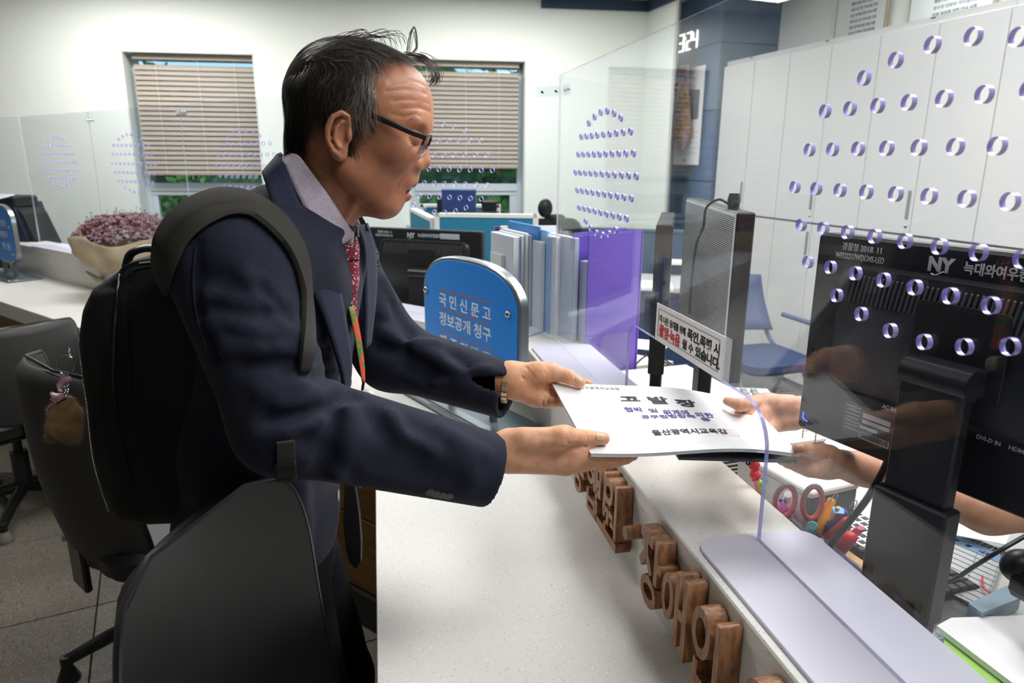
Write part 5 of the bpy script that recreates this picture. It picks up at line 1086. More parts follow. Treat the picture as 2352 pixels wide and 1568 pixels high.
# headset at the right edge
hq = hZ(2330, 1330, .82); hs = thing('telephone_handset', 'black handset with cable at right edge of the picture', 'handset'); w = MB(); w.ball(tuple(hZ(2345, 1300, .86)), .032, n=10, sc_=(1, .8, .9)); w.tube([hZ(2345, 1330, .84), hZ(2420, 1370, .84), hZ(2480, 1420, .84)], [.03, .03, .035], 10); w.build('handset_body', m_blk, hs, smooth='all')
w = MB(); w.tube(smooth_path([hZ(2400, 1205, .88), hZ(2300, 1262, .84), hZ(2238, 1300, .80), hZ(2180, 1335, .76), hZ(2100, 1352, .735)]), .004, 8); w.build('handset_cable', m_blk2, hs, smooth=True)
w = MB(); w.box((0, 0, 0), (.05, .02, .012), .003, frame(hZ(2150, 1345, .755), hZ(2238, 1300, .755)-hZ(2150, 1345, .755))); w.build('plug', m_blk2, hs)
w = MB(); w.tube(smooth_path([hZ(2256, 1322, .74), hZ(2258, 1345, .74), hZ(2275, 1362, .74), hZ(2300, 1364, .74)]), .002, 6); o = w.build('red_cable', cm('bright_red', (214, 50, 50))); tag(o, 'thin curved red cable beside the printed table', 'cable')
lbq = [hZ(x, y, ZD+.02) for x, y in ((2225, 1385), (2330, 1345), (2352, 1370), (2256, 1408))]
g, P = deskcard([(2225, 1385), (2318, 1342), (2345, 1372), (2256, 1407)], 'blue_carton', 'pale blue carton edge beside the printed table', cm('pale_blue_card', (138, 164, 180), .5), ZD+.03, .025, 'box')
# papers and desks further back, right of the purple box
for (px, py, z, lb) in ((1475, 655, .80, 'papers lying on the back office desk right of the purple box'), (1580, 600, .86, 'papers on the farther desk left of the ribbed monitor')):
    q = hZ(px, py, z); o = MB().box((0, 0, -.0), (.34, .24, .02), .002, frame(q, (1, -.15, 0))).build('paper_pile', m_paper); tag(o, lb, 'papers')
bd = thing('office_desk', 'back office desk with dark blue side panels in front of the column', 'desk', frame((.83, 4.32, 0), (1, -.28, 0)))
MB().box((0, 0, .765), (.80, .5, .03), .003).build('desktop', m_desk, bd)
for x in (-.37, .37): MB().box((x, 0, .37), (.04, .46, .74)).build('side_panel', m_white, bd)
MB().box((0, -.2, .45), (.70, .02, .55)).build('modesty_panel', m_bcush, bd)
bx = thing('office_partition', 'dark slate partition behind the purple box', 'partition', frame((.72, 4.12, 0), (1, -.28, 0)), 'teal fabric office partitions'); MB().box((-.12, .6, .52), (.86, .04, 1.04), .004).build('fabric_panel', mat('slate_fabric', (62, 84, 108), .85), bx)
MB().box((-.12, .6, 1.05), (.86, .05, .02), .003).build('top_rail', mat('slate_trim', (96, 110, 122), .5), bx)
# the clear plastic cover edge arcs seen near the notice: steel-rimmed file tray
# ------------------------------------------------------------------ implicit surfaces for bodies and cloth
def smin(a, b, k): h = np.maximum(k-np.abs(a-b), 0)/k; return np.minimum(a, b)-h*h*k*.25
def smax(a, b, k): return -smin(-a, -b, k)
def capd(p, a, b, ra, rb, fl=None, axis=None):
    a = np.asarray(a, float); b = np.asarray(b, float); ab = b-a; q = p-a
    if fl is not None:
        ax = np.asarray(axis, float); ax = ax/np.linalg.norm(ax); q = q-ax*(q@ax)[:, None]*(1-1/fl); ab = ab-ax*(ab@ax)*(1-1/fl)
    t = np.clip((q@ab)/(ab@ab+1e-12), 0, 1); d = np.linalg.norm(q-t[:, None]*ab, axis=1)-(ra+(rb-ra)*t)
    return d
def ell(p, c, r, R=None):
    q = p-np.asarray(c, float)
    if R is not None: q = q@R
    r = np.asarray(r, float); k0 = np.linalg.norm(q/r, axis=1); k1 = np.linalg.norm(q/(r*r), axis=1); return k0*(k0-1)/(k1+1e-9)
def polyd(p, pts):
    d = np.full(len(p), 1e9)
    for a, b in zip(pts[:-1], pts[1:]): d = np.minimum(d, capd(p, a, b, 0, 0))
    return d
def crease(p, pts, w, depth):
    d = polyd(p, pts); return depth*np.exp(-(d/w)**2)
def poly2d(q, P):
    """signed distance to a 2D polygon"""
    P = np.asarray(P, float); n = len(P); d = np.full(len(q), 1e9); s = np.ones(len(q))
    for i in range(n):
        a, b = P[i], P[i-1]; e = b-a; w = q-a; t = np.clip((w@e)/(e@e), 0, 1); v = w-t[:, None]*e; d = np.minimum(d, (v*v).sum(1))
        c1 = q[:, 1] >= a[1]; c2 = q[:, 1] < b[1]; c3 = e[0]*w[:, 1] > e[1]*w[:, 0]; f = (c1 & c2 & c3) | (~c1 & ~c2 & ~c3); s[f] *= -1
    return s*np.sqrt(d)
def sdf_grid(fn, lo, hi, h):
    B = 8; lo = np.asarray(lo, float); nb = np.ceil((np.asarray(hi, float)-lo)/(h*B)).astype(int)
    idx = np.stack(np.meshgrid(*[np.arange(k) for k in nb], indexing='ij'), -1).reshape(-1, 3)
    cen = lo+(idx+.5)*B*h; dc = np.concatenate([fn(c) for c in np.array_split(cen, max(1, len(cen)//60000))])
    G = np.repeat(np.repeat(np.repeat(np.where(dc > 0, 1., -1.).reshape(nb), B, 0), B, 1), B, 2)
    act = idx[np.abs(dc) < B*h*.87*1.45+h]; off = np.stack(np.meshgrid(*[np.arange(B)]*3, indexing='ij'), -1).reshape(-1, 3)
    for blk in np.array_split(act, max(1, len(act)//160)):
        if not len(blk): continue
        I = (blk[:, None, :]*B+off[None]).reshape(-1, 3); v = fn(lo+I*h); G[I[:, 0], I[:, 1], I[:, 2]] = v
    return G, lo
def sdf_mesh(fn, lo, hi, h):
    G, lo = sdf_grid(fn, lo, hi, h); S = G < 0; nx, ny, nz = G.shape
    c = np.zeros((nx-1, ny-1, nz-1), int)
    for i in (0, 1):
        for j in (0, 1):
            for k in (0, 1): c += S[i:nx-1+i, j:ny-1+j, k:nz-1+k]
    A = np.argwhere((c > 0) & (c < 8)); vid = np.full(c.shape, -1); vid[A[:, 0], A[:, 1], A[:, 2]] = np.arange(len(A))
    cor = [(i, j, k) for i in (0, 1) for j in (0, 1) for k in (0, 1)]; V = [G[A[:, 0]+i, A[:, 1]+j, A[:, 2]+k] for i, j, k in cor]
    acc = np.zeros((len(A), 3)); cnt = np.zeros(len(A))
    for a in range(8):
        for b in range(a+1, 8):
            ca, cb = np.array(cor[a]), np.array(cor[b])
            if np.abs(ca-cb).sum() != 1: continue
            m = (V[a] < 0) != (V[b] < 0); t = np.where(m, V[a]/(V[a]-V[b]+1e-12*(~m)), 0); acc += np.where(m[:, None], ca+(cb-ca)*t[:, None], 0); cnt += m
    P = lo+(A+acc/cnt[:, None])*h; F = []
    for ax in range(3):
        o1, o2 = [(1, 2), (2, 0), (0, 1)][ax]
        a = [slice(None)]*3; b = [slice(None)]*3; a[ax] = slice(0, -1); b[ax] = slice(1, None)
        E_ = np.argwhere(S[tuple(a)] != S[tuple(b)]); E_ = E_[(E_[:, o1] > 0) & (E_[:, o2] > 0)]
        E_ = E_[(E_[:, o1] < G.shape[o1]-1) & (E_[:, o2] < G.shape[o2]-1)]
        ins = S[E_[:, 0], E_[:, 1], E_[:, 2]]; q = []
        for d1, d2 in ((1, 1), (0, 1), (0, 0), (1, 0)): e = E_.copy(); e[:, o1] -= d1; e[:, o2] -= d2; q.append(vid[e[:, 0], e[:, 1], e[:, 2]])
        q = np.stack(q, 1); q[~ins] = q[~ins][:, ::-1]; F.append(q)
    F = np.concatenate(F); F = F[(F >= 0).all(1)]
    return P, F
def np_mesh(name, P, F, m, parent=None, col_=None, M=None):
    me = bpy.data.meshes.new(name); me.vertices.add(len(P)); me.vertices.foreach_set('co', np.asarray(P, np.float32).ravel())
    k = F.shape[1]; me.loops.add(F.size); me.loops.foreach_set('vertex_index', F.astype(np.int32).ravel()); me.polygons.add(len(F))
    me.polygons.foreach_set('loop_start', np.arange(0, F.size, k, dtype=np.int32)); me.polygons.foreach_set('loop_total', np.full(len(F), k, np.int32))
    me.update(calc_edges=True); me.polygons.foreach_set('use_smooth', np.ones(len(F), bool))
    if col_ is not None: at = me.color_attributes.new('Col', 'FLOAT_COLOR', 'POINT'); at.data.foreach_set('color', np.concatenate([col_, np.ones((len(P), 1))], 1).astype(np.float32).ravel())
    me.materials.append(m); return link(name, me, parent, M)
def grad(fn, p, e=.001):
    g = np.stack([fn(p+np.array(v)*e)-fn(p-np.array(v)*e) for v in ((1, 0, 0), (0, 1, 0), (0, 0, 1))], 1); return g/(np.linalg.norm(g, axis=1)[:, None]+1e-9)
def onsurf(pts, fn, off=0, t0=.5, t1=2.2):
    """pixels -> points where their sight lines meet the surface (or come nearest), pushed out by off"""
    D = np.array([ray(x, y) for x, y in pts]); D = D/np.linalg.norm(D, axis=1)[:, None]; t = np.full(len(D), t0); best = np.full(len(D), 1e9); bt = t.copy(); hit = np.zeros(len(D), bool)
    for _ in range(90):
        d = fn(CAM+D*t[:, None]); m = (d < best) & ~hit; best[m] = d[m]; bt[m] = t[m]; hit |= d < .0006; t = np.where(hit, t, t+np.clip(d, .0006, .1)*.8)
        if (t > t1).all(): break
    P = CAM+D*bt[:, None]; N = grad(fn, P); d = fn(P); P = P-N*d[:, None]; return P+N*off, N
def skinmat(name, rgb, rough=.42):
    m = mat(name, rgb, rough, bump=(900, .25), sss=.12, spec=.5); n = m.node_tree.nodes; L = m.node_tree.links; b = n['Principled BSDF']
    a = n.new('ShaderNodeAttribute'); a.attribute_name = 'Col'; x = n.new('ShaderNodeMix'); x.data_type = 'RGBA'; x.blend_type = 'MULTIPLY'; x.inputs['Factor'].default_value = 1
    tc = n.new('ShaderNodeTexCoord'); t = n.new('ShaderNodeTexNoise'); t.inputs['Scale'].default_value = 60; t.inputs['Detail'].default_value = 5; L.new(tc.outputs['Object'], t.inputs[0])
    r = n.new('ShaderNodeValToRGB'); r.color_ramp.elements[0].position = .3; r.color_ramp.elements[1].position = .7; r.color_ramp.elements[0].color = col(rgb[0]*.93, rgb[1]*.87, rgb[2]*.84); r.color_ramp.elements[1].color = col(*rgb)
    L.new(t.outputs['Fac'], r.inputs[0]); L.new(r.outputs[0], x.inputs['A']); L.new(a.outputs['Color'], x.inputs['B']); L.new(x.outputs['Result'], b.inputs['Base Color']); return m
# ------------------------------------------------------------------ the man: head
FAZ = 94.0; FW = dr(FAZ); RT = dr(FAZ+90); HP0 = hY(830, 300, 1.07)
def Hh(x, y, lat=0): return hPp(x, y, HP0+RT*lat, RT)
def HR(deg=0):   # axes for ellipsoids: forward, lateral, up rotated by the tilt of the head
    a = math.radians(deg); f = FW*math.cos(a)+np.array([0, 0, -math.sin(a)]); u = FW*math.sin(a)+np.array([0, 0, math.cos(a)]); return np.stack([f, RT, u], 1)
R0, R20 = HR(0), HR(20)
PXM = float(np.linalg.norm(Hh(831, 300)-Hh(830, 300)))     # metres per pixel in the sagittal plane
HD = []
def E(x, y, lat, r, k=.02, R=R20): HD.append(('e', Hh(x, y, lat), r, k, R))
def K(a, b, ra, rb, k=.012): HD.append(('c', Hh(*a), Hh(*b), ra, rb, k))
E(822, 240, 0, (.098, .072, .079)); E(899, 243, 0, (.058, .060, .060), .03); E(778, 242, 0, (.060, .064, .066), .02)
E(888, 322, 0, (.054, .057, .058), .03); E(848, 374, 0, (.060, .054, .052), .03)
E(903, 405, 0, (.029, .030, .035), .03); E(889, 464, 0, (.0195, .023, .019), .02)
for s in (1, -1):
    K((800, 392, .050*s), (878, 462, .020*s), .018, .018, .03); E(915, 348, .040*s, (.022, .019, .018), .02)
    K((968, 286, .006*s), (950, 279, .036*s), .0085, .0085, .016)
    K((957, 379, .014*s), (950, 381, .015*s), .0095, .008, .008)
K((872, 468, 0), (815, 458, 0), .012, .028, .02)
K((748, 350, 0), (744, 440, 0), .055, .049, .02); K((744, 440, 0), (712, 600, 0), .049, .058, .02)
K((966, 314, 0), (969, 369, 0), .0068, .0135, .008)
E(941, 414, 0, (.0090, .022, .0110), .010)
def ear(p):
    lat = .0755; R = HR(8); d = ell(p, Hh(776, 303, lat+.002), (.0185, .0055, .034), R); d = smin(d, ell(p, Hh(782, 352, lat), (.010, .0055, .011), R), .006)
    P = [Hh(*q) for q in ((803, 290, lat+.001), (800, 268, lat+.006), (784, 258, lat+.010), (764, 268, lat+.014), (752, 295, lat+.016), (752, 322, lat+.014), (764, 345, lat+.009), (780, 360, lat+.005))]
    d = smin(d, polyd(p, P)-.0036, .004)
    P = [Hh(*q) for q in ((786, 280, lat+.008), (772, 295, lat+.011), (768, 318, lat+.010), (778, 336, lat+.008))]; d = smin(d, polyd(p, P)-.003, .004)
    d = smax(d, -ell(p, Hh(788, 310, lat+.012), (.0085, .009, .016), R), .004); d = smin(d, ell(p, Hh(802, 312, lat+.003), (.004, .004, .008), R), .004); return d
def mirror(p): q = p-HP0; return p-2*(q@RT)[:, None]*RT
WR = [[(940, 268), (955, 262), (968, 268)], [(898, 262), (930, 268), (950, 262)], [(895, 190), (935, 183), (975, 196)], [(888, 210), (930, 205), (980, 216)], [(900, 232), (940, 228), (986, 238)], [(925, 250), (960, 247), (988, 256)]]
def head_prims(p):
    d = np.full(len(p), 1e9)
    for h in HD:
        if h[0] == 'e': d = smin(d, ell(p, h[1], h[2], h[4]), h[3])
        else: d = smin(d, capd(p, h[1], h[2], h[3], h[4]), h[5])
    return d
WR3 = [list(onsurf(L_, head_prims)[0]) for L_ in WR]
def head_sdf(p):
    d = head_prims(p)
    near = d < .03
    if near.any():
        q = p[near]; e = d[near]
        for s in (1, -1):
            e = smax(e, -(np.linalg.norm(q-Hh(962, 314, .034*s), axis=1)-.0105), .014)
            e = smin(e, ell(q, Hh(948, 314, .031*s), (.0115, .0155, .0100), R20), .004)
            e += crease(q, [Hh(930, 303, .046*s), Hh(944, 301, .038*s), Hh(958, 304, .028*s)], .0016, .0016)
            e += crease(q, [Hh(934, 322, .047*s), Hh(944, 332, .040*s), Hh(958, 335, .028*s)], .0022, .0015)
            e += crease(q, [Hh(947, 384, .022*s), Hh(925, 400, .032*s), Hh(910, 425, .034*s)], .0034, .0019)
            e += crease(q, [Hh(905, 432, .032*s), Hh(902, 450, .030*s)], .004, .0007)
            e -= crease(q, [Hh(952, 378, .013*s), Hh(944, 388, .012*s)], .004, .0012); e = smax(e, -ell(q, Hh(966, 391, .0075*s), (.0045, .0032, .003), R0), .002)
            e -= crease(q, [Hh(830, 445, .040*s), Hh(812, 470, .034*s), Hh(795, 520, .032*s)], .007, .004)
        for L_ in WR3: e += crease(q, L_, .0021, .0013)
        e = smin(e, capd(q, Hh(947, 421, 0), Hh(922, 426, .021), .0058, .0030), .003); e = smin(e, capd(q, Hh(947, 421, 0), Hh(922, 426, -.021), .0058, .0030), .003)
        e = smin(e, capd(q, Hh(932, 449, 0), Hh(915, 438, .018), .0078, .0036), .004); e = smin(e, capd(q, Hh(932, 449, 0), Hh(915, 438, -.018), .0078, .0036), .004)
        e = smax(e, -ell(q, Hh(944, 436, 0), (.0200, .0165, .0046), HR(-20)), .0022)
        e = smin(e, ear(q), .005); e = smin(e, ear(mirror(q)), .005); d[near] = e
    return d
c0_ = HP0; P_, F_ = sdf_mesh(head_sdf, c0_-np.array([.14, .125, .22]), c0_+np.array([.15, .125, .16]), .0021)
ca = np.ones((len(P_), 3))
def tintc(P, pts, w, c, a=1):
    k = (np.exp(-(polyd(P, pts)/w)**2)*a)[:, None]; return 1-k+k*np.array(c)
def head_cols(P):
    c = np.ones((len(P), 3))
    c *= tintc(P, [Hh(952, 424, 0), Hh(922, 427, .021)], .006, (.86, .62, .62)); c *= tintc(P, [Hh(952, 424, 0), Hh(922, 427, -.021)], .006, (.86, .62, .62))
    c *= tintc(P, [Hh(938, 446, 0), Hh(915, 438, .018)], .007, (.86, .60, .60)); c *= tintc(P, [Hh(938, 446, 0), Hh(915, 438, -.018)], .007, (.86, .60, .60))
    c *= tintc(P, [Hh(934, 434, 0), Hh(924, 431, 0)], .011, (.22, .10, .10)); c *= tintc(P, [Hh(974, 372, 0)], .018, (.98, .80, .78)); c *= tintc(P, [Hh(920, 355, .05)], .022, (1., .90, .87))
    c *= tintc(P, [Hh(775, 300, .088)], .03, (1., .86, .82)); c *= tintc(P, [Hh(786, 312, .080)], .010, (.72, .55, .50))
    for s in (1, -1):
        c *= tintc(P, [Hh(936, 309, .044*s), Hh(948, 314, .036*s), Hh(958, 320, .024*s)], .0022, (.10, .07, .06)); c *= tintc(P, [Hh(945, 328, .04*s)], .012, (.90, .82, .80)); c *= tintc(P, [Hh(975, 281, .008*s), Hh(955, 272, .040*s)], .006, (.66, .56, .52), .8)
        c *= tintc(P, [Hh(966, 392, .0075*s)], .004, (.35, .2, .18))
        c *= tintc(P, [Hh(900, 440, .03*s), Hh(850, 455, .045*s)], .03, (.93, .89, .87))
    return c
m_skin = skinmat('skin_face', (184, 128, 98), .36); m_skinh = skinmat('skin_hands', (224, 172, 138), .45)
man = thing('person', 'man in navy suit, glasses and patterned tie handing over a booklet, seen side-on', 'person')
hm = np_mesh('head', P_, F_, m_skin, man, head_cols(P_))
# teeth
w = MB(); MT = Matrix(np.c_[np.r_[HR(15), [[0, 0, 0]]], np.r_[Hh(944, 430, 0), 1]].tolist())
for i in range(-3, 4): v, f = cbox(.004, .0052, .0065, .0012); w.add([(x-.0012*i*i*.5, y+i*.0055, z) for x, y, z in v], f, MT)
w.build('upper_teeth', mat('tooth', (216, 208, 190), .25), hm)
# ---------------- hair
HAIRP = [(968, 120), (938, 128), (905, 128), (878, 150), (868, 180), (893, 218), (888, 236), (868, 252), (850, 262), (842, 290), (832, 330), (820, 322), (815, 280), (806, 262), (780, 246), (752, 262), (742, 300), (742, 340), (725, 365), (700, 370), (668, 352), (640, 300), (640, 150), (700, 60), (860, 30), (990, 90)]
def sagc(p): q = p-HP0; return np.stack([q@FW, q[:, 2]], 1)
HP2 = sagc(np.array([Hh(x, y, 0) for x, y in HAIRP]))
SKP = [(1002, 168), (960, 135)]
def cap_sdf(p):
    d = head_base(p)-.0045; g = poly2d(sagc(p), HP2); return smax(d, g+.007, .008)
def head_base(p):
    d = np.full(len(p), 1e9)
    for h in HD[:5]+[HD[0]]:
        if h[0] == 'e': d = smin(d, ell(p, h[1], h[2], h[4]), h[3])
    d = smin(d, capd(p, Hh(752, 350, 0), Hh(750, 440, 0), .056, .051), .03); return d
m_hair = mat('dark_hair', (42, 38, 36), .38, spec=.6); m_hairg = mat('grey_hair', (132, 122, 114), .4); m_scalp = mat('scalp_hair_base', (44, 38, 35), .8, noise=(90,), rgb2=(30, 26, 24), spec=.1)
P_, F_ = sdf_mesh(cap_sdf, c0_-np.array([.14, .115, .10]), c0_+np.array([.13, .115, .15]), .003)
hair = np_mesh('hair', P_, F_, m_scalp, hm)
rng = np.random.RandomState(4)
FLOW = np.array([(760, 110, 1, -.25), (850, 100, 1, .02), (920, 112, 1, .25), (975, 150, .9, .55), (700, 150, .2, -1), (690, 180, -.25, .9), (720, 200, -.3, .9), (800, 200, -.45, .9), (860, 160, .1, .6), (880, 210, -.15, .9), (850, 250, -.1, 1), (680, 260, -.05, 1), (720, 300, 0, 1), (700, 345, .12, 1), (835, 300, .05, 1), (760, 180, -.35, .8), (800, 140, .75, -.05), (740, 130, .75, -.5)], float)
def flow(q):
    d = ((q[:, None, :]-FLOW[None, :, :2])**2).sum(2); w_ = 1/(d+400)**1.6; v = (w_[:, :, None]*FLOW[None, :, 2:]).sum(1); return v/(np.linalg.norm(v, axis=1)[:, None]+1e-9)
def pix(p): q = p-CAM; zc = q@_f; return np.stack([1176+FPX*(q@_r)/zc, 784-FPX*(q@_u)/zc], 1)
u_dir = np.array([0, 0, 1.])
N = 15000; dirs = rng.normal(size=(N*2, 3)); dirs /= np.linalg.norm(dirs, axis=1)[:, None]; cen = Hh(830, 240, 0)
t_ = np.full(len(dirs), .20)
for _ in range(40): t_ -= head_base(cen+dirs*t_[:, None])*.9
roots = cen+dirs*t_[:, None]; g2 = poly2d(sagc(roots), HP2); 
front_ok = (poly2d(sagc(roots), sagc(np.array([Hh(x, y, 0) for x, y in [(860, 60), (860, 135), (940, 118), (985, 175), (1010, 160), (1000, 60)]]))) < 0) & (rng.rand(len(roots)) < .8)
roots = roots[(g2 < .001) | front_ok][:N]
# on the mirrored far side the flow is read off the sagittal plane as on the near side
def strands(roots, steps, seg, lift, lift1, jit, r, grey):
    n = len(roots); P = roots.copy(); out = [P.copy()]; jv = rng.normal(size=(n, 3))*jit; sc_ = rng.uniform(.6, 1.3, n)[:, None]
    for s in range(steps):
        sg = sagc(P); px_ = pix(HP0+sg[:, :1]*FW+sg[:, 1:]*u_dir); v = flow(px_); D = v[:, :1]*FW-v[:, 1:]*u_dir+jv; Nn = grad(head_base, P); D = D-Nn*(D*Nn).sum(1)[:, None]; D /= np.linalg.norm(D, axis=1)[:, None]+1e-9
        P = P+D*seg*sc_; tgt = lift+(lift1-lift)*(s+1)/steps; d = head_base(P); Nn = grad(head_base, P); P = P+Nn*((tgt*(sc_[:, 0]**.5)-d))[:, None]*.8; out.append(P.copy())
    A = np.stack(out, 1); m = steps+1; T_ = np.zeros_like(A); T_[:, :-1] = A[:, 1:]-A[:, :-1]; T_[:, -1] = T_[:, -2]; Nn = np.cross(T_, A-cen); Nn /= np.linalg.norm(Nn, axis=2)[:, :, None]+1e-9
    w_ = r*np.linspace(1, .25, m)[None, :, None]; L_ = A-Nn*w_; R_ = A+Nn*w_; V = np.stack([L_, R_], 2).reshape(-1, 3)
    b = (np.arange(n)*m*2)[:, None]+(np.arange(steps)*2)[None]; F = np.stack([b, b+1, b+3, b+2], -1).reshape(-1, 4); return V, F, np.repeat(grey(roots), steps)
def greyf(R_): q = pix(HP0+sagc(R_)[:, :1]*FW+sagc(R_)[:, 1:]*u_dir); near = np.exp(-(((q-np.array([878, 215]))/np.array([28, 55]))**2).sum(1))*.75+.035; return rng.rand(len(R_)) < near
V, F, G_ = strands(roots, 6, .0062, .0040, .0066, .22, .00042, greyf)
L_ = (rng.rand(len(G_)//6) < .16).repeat(6) & ~G_
for nm, sel, mm in (('hair_strands', ~G_ & ~L_, m_hair), ('grey_strands', G_, m_hairg), ('brown_strands', L_, mat('brown_hair', (92, 80, 72), .35, spec=.7))):
    Fs = F[sel]; u_, inv = np.unique(Fs, return_inverse=True); o = np_mesh(nm, V[u_], inv.reshape(Fs.shape), mm, hair); o['kind'] = 'stuff'
# loose wisps
w = MB(); wl_ = []
def wisp(pts, lat, r=.00032): w.tube(smooth_path([Hh(x, y, lat) for x, y in pts], 6), [r]*(6*(len(pts)-1))+[r*.4], 4, cap=False)
for k in range(26): a = rng.uniform(-8, 8); wisp([(715+a+k*4, 150-k*1.2), (760+a+k*3, 95+rng.uniform(-6, 6)), (815+a+k*4, 72+rng.uniform(-8, 14)), (835+a+k*4, 100+rng.uniform(-5, 15))], rng.uniform(-.03, .03))
for k in range(9): a = rng.uniform(-6, 6); wisp([(938+a, 125), (944+a, 85+rng.uniform(-10, 10)), (952+a, 64+rng.uniform(-4, 10)), (958+a*.5, 105), (950+a, 122)], rng.uniform(-.02, .02), .00028)
for k in range(46): a = rng.uniform(-14, 8); b = rng.uniform(-9, 9); c_ = rng.uniform(.5, 1); wisp([(950+a*2, 124+b*.6), (980+a, 134+b), (980+26*c_+a*.8, 150+b+20*(1-c_)), (980+34*c_+a*.8, 176+b), (980+26*c_+a, 192+b*.6)], rng.uniform(-.040, .045), .00026)
for k in range(14): a = rng.uniform(-4, 6); b = rng.uniform(-6, 6); wisp([(848+a, 262+b), (850+a, 290+b), (858+a*2, 310+b)], .070, .00025)
for k in range(40): a = rng.uniform(0, 1); x = 668+a*60; y = 300-a*190; wisp([(x+8, y), (x-6, y-8), (x-10+rng.uniform(-4, 4), y+14)], rng.uniform(-.02, .03), .00028)
w.build('hair_wisps', m_hair, hair, kind='stuff')
w = MB()
for s in (1, -1):
    for k in range(70):
        t = rng.rand(); x = 978-34*t; y = 279-9*math.sin(PI*t*.8)+rng.uniform(-3, 3); l = (.010+.034*t)*s; p0 = Hh(x, y, l); n_ = grad(head_sdf, p0[None])[0]; p0 = p0-n_*head_sdf(p0[None])[0]
        p1 = p0+(-FW*.004*rng.uniform(.6, 1.2)+RT*s*.003+np.array([0, 0, .001]))+n_*.0012; w.tube([p0, (p0+p1)/2+n_*.0006, p1], [.0003, .0003, .0001], 3, cap=False)
w.build('eyebrows', m_hair, hm, kind='stuff')
# ---------------- glasses
gl = thing('glasses', 'black half-rimmed glasses worn by the man', 'glasses'); m_gb = mat('glasses_black', (22, 22, 24), .3); m_lens = glassy('lens_glass', (238, 240, 246), refl=.05)
def lens_pt(a, s, rx=.024, rz=.0165):
    up = HR(28)[:, 2]; c = Hh(976, 334, .031*s); return c+RT*(rx*math.copysign(abs(math.cos(a))**.8, math.cos(a)))+up*rz*math.copysign(abs(math.sin(a))**.8, math.sin(a))
for s in (1, -1):
    P = [lens_pt(a, s) for a in np.linspace(0, 2*PI, 41)]; w = MB(); w.add(P[:-1], [tuple(range(40))]); w.build('lens', m_lens, gl)
    w = MB(); w.tube(P, .0011, 6, cap=False); w.build('wire_rim', mat('clear_rim', (176, 176, 184), .2, .6), gl, smooth=True); w = MB(); w.tube(P[0:21], .0016, 6); w.build('upper_rim', m_gb, gl, smooth=True)
    w = MB(); w.tube([Hh(x, y, l*s) for x, y, l in ((977, 316, .055), (950, 306, .064), (900, 284, .070), (852, 263, .074), (815, 255, .076), (790, 257, .078), (770, 275, .077))], [.0030]*5+[.0024, .0018], 8, up=(0, 0, 1), flat=1.3); w.build('temple_arm', m_gb, gl, smooth=True)
w = MB(); w.tube(smooth_path([lens_pt(PI*.9, 1), Hh(984, 322, 0)+FW*.004, lens_pt(PI*.1, -1)]), .0013, 6); w.build('nose_bridge', m_gb, gl, smooth=True)
# ------------------------------------------------------------------ suit jacket
def J(x, y, Y): return hY(x, y, Y)
LATV = np.array([0., 1, 0])
nS_, nE, nW = J(522, 592, .905), J(655, 968, .865), J(1160, 1087, .962)
fS_, fE, fW = J(770, 615, 1.27), J(900, 815, 1.26), J(1190, 905, 1.165)
T0, T1, T2, T3 = J(672, 590, 1.085), J(612, 1000, 1.10), J(598, 1180, 1.11), J(590, 1490, 1.14)
def cuts(a, b, frac): n = (b-a)/np.linalg.norm(b-a); return a+(b-a)*frac, n
nc, nn = J(1127, 1081, .956), (nW-nE)/np.linalg.norm(nW-nE)
fc_, fn_ = J(1168, 893, 1.17), (fW-fE)/np.linalg.norm(fW-fE)
CRN = [([(600, 660), (640, 700), (672, 752)], .007, .004), ([(520, 760), (610, 785), (700, 780)], .007, .004), ([(640, 800), (700, 815), (760, 800)], .007, -.004), ([(660, 850), (730, 868), (800, 862)], .008, .005), ([(590, 1000), (660, 990), (740, 960)], .010, -.004), ([(700, 1010), (760, 1050), (800, 1080)], .012, .004), ([(480, 680), (520, 700), (580, 712)], .010, -.004), ([(940, 980), (980, 1060), (1000, 1100)], .014, .003), ([(1050, 1010), (1075, 1060), (1080, 1110)], .014, -.003), ([(620, 1180), (640, 1260), (700, 1320)], .02, .004), ([(690, 1120), (700, 1200), (690, 1290)], .016, -.004), ([(560, 640), (620, 690), (665, 740)], .012, -.005), ([(500, 700), (590, 720), (660, 720)], .010, .005), ([(470, 640), (540, 640), (600, 680)], .012, .004), ([(480, 745), (590, 765), (690, 765)], .010, -.005),
       ([(560, 835), (650, 830), (720, 810)], .010, .005), ([(520, 800), (600, 800), (700, 790)], .012, -.005), ([(600, 900), (690, 880), (780, 850)], .010, -.005), ([(620, 960), (720, 950), (810, 905)], .009, .0065), ([(640, 925), (730, 910), (800, 880)], .010, -.004),
       ([(770, 960), (755, 1010), (735, 1080)], .010, .005), ([(800, 945), (800, 1010), (780, 1090)], .012, -.005), ([(900, 960), (930, 1000), (990, 1040)], .012, -.005), ([(860, 960), (900, 1020), (960, 1060)], .013, .005), ([(1010, 985), (1060, 1020), (1110, 1040)], .012, -.003), ([(450, 560), (452, 700), (500, 820)], .006, .004),
       ([(870, 1060), (960, 1090), (1050, 1110)], .016, .004)]
CRF = [([(900, 700), (940, 760), (930, 800)], .010, .005), ([(880, 760), (930, 790), (1000, 790)], .010, -.006), ([(870, 800), (930, 815), (990, 850)], .010, .006), ([(960, 800), (1020, 830), (1050, 850)], .012, -.006), ([(930, 840), (980, 870), (1050, 860)], .010, .005), ([(1000, 880), (1060, 860), (1120, 850)], .010, -.004), ([(880, 640), (900, 680), (880, 720)], .01, -.004), ([(1040, 820), (1080, 860), (1140, 880)], .012, .004)]
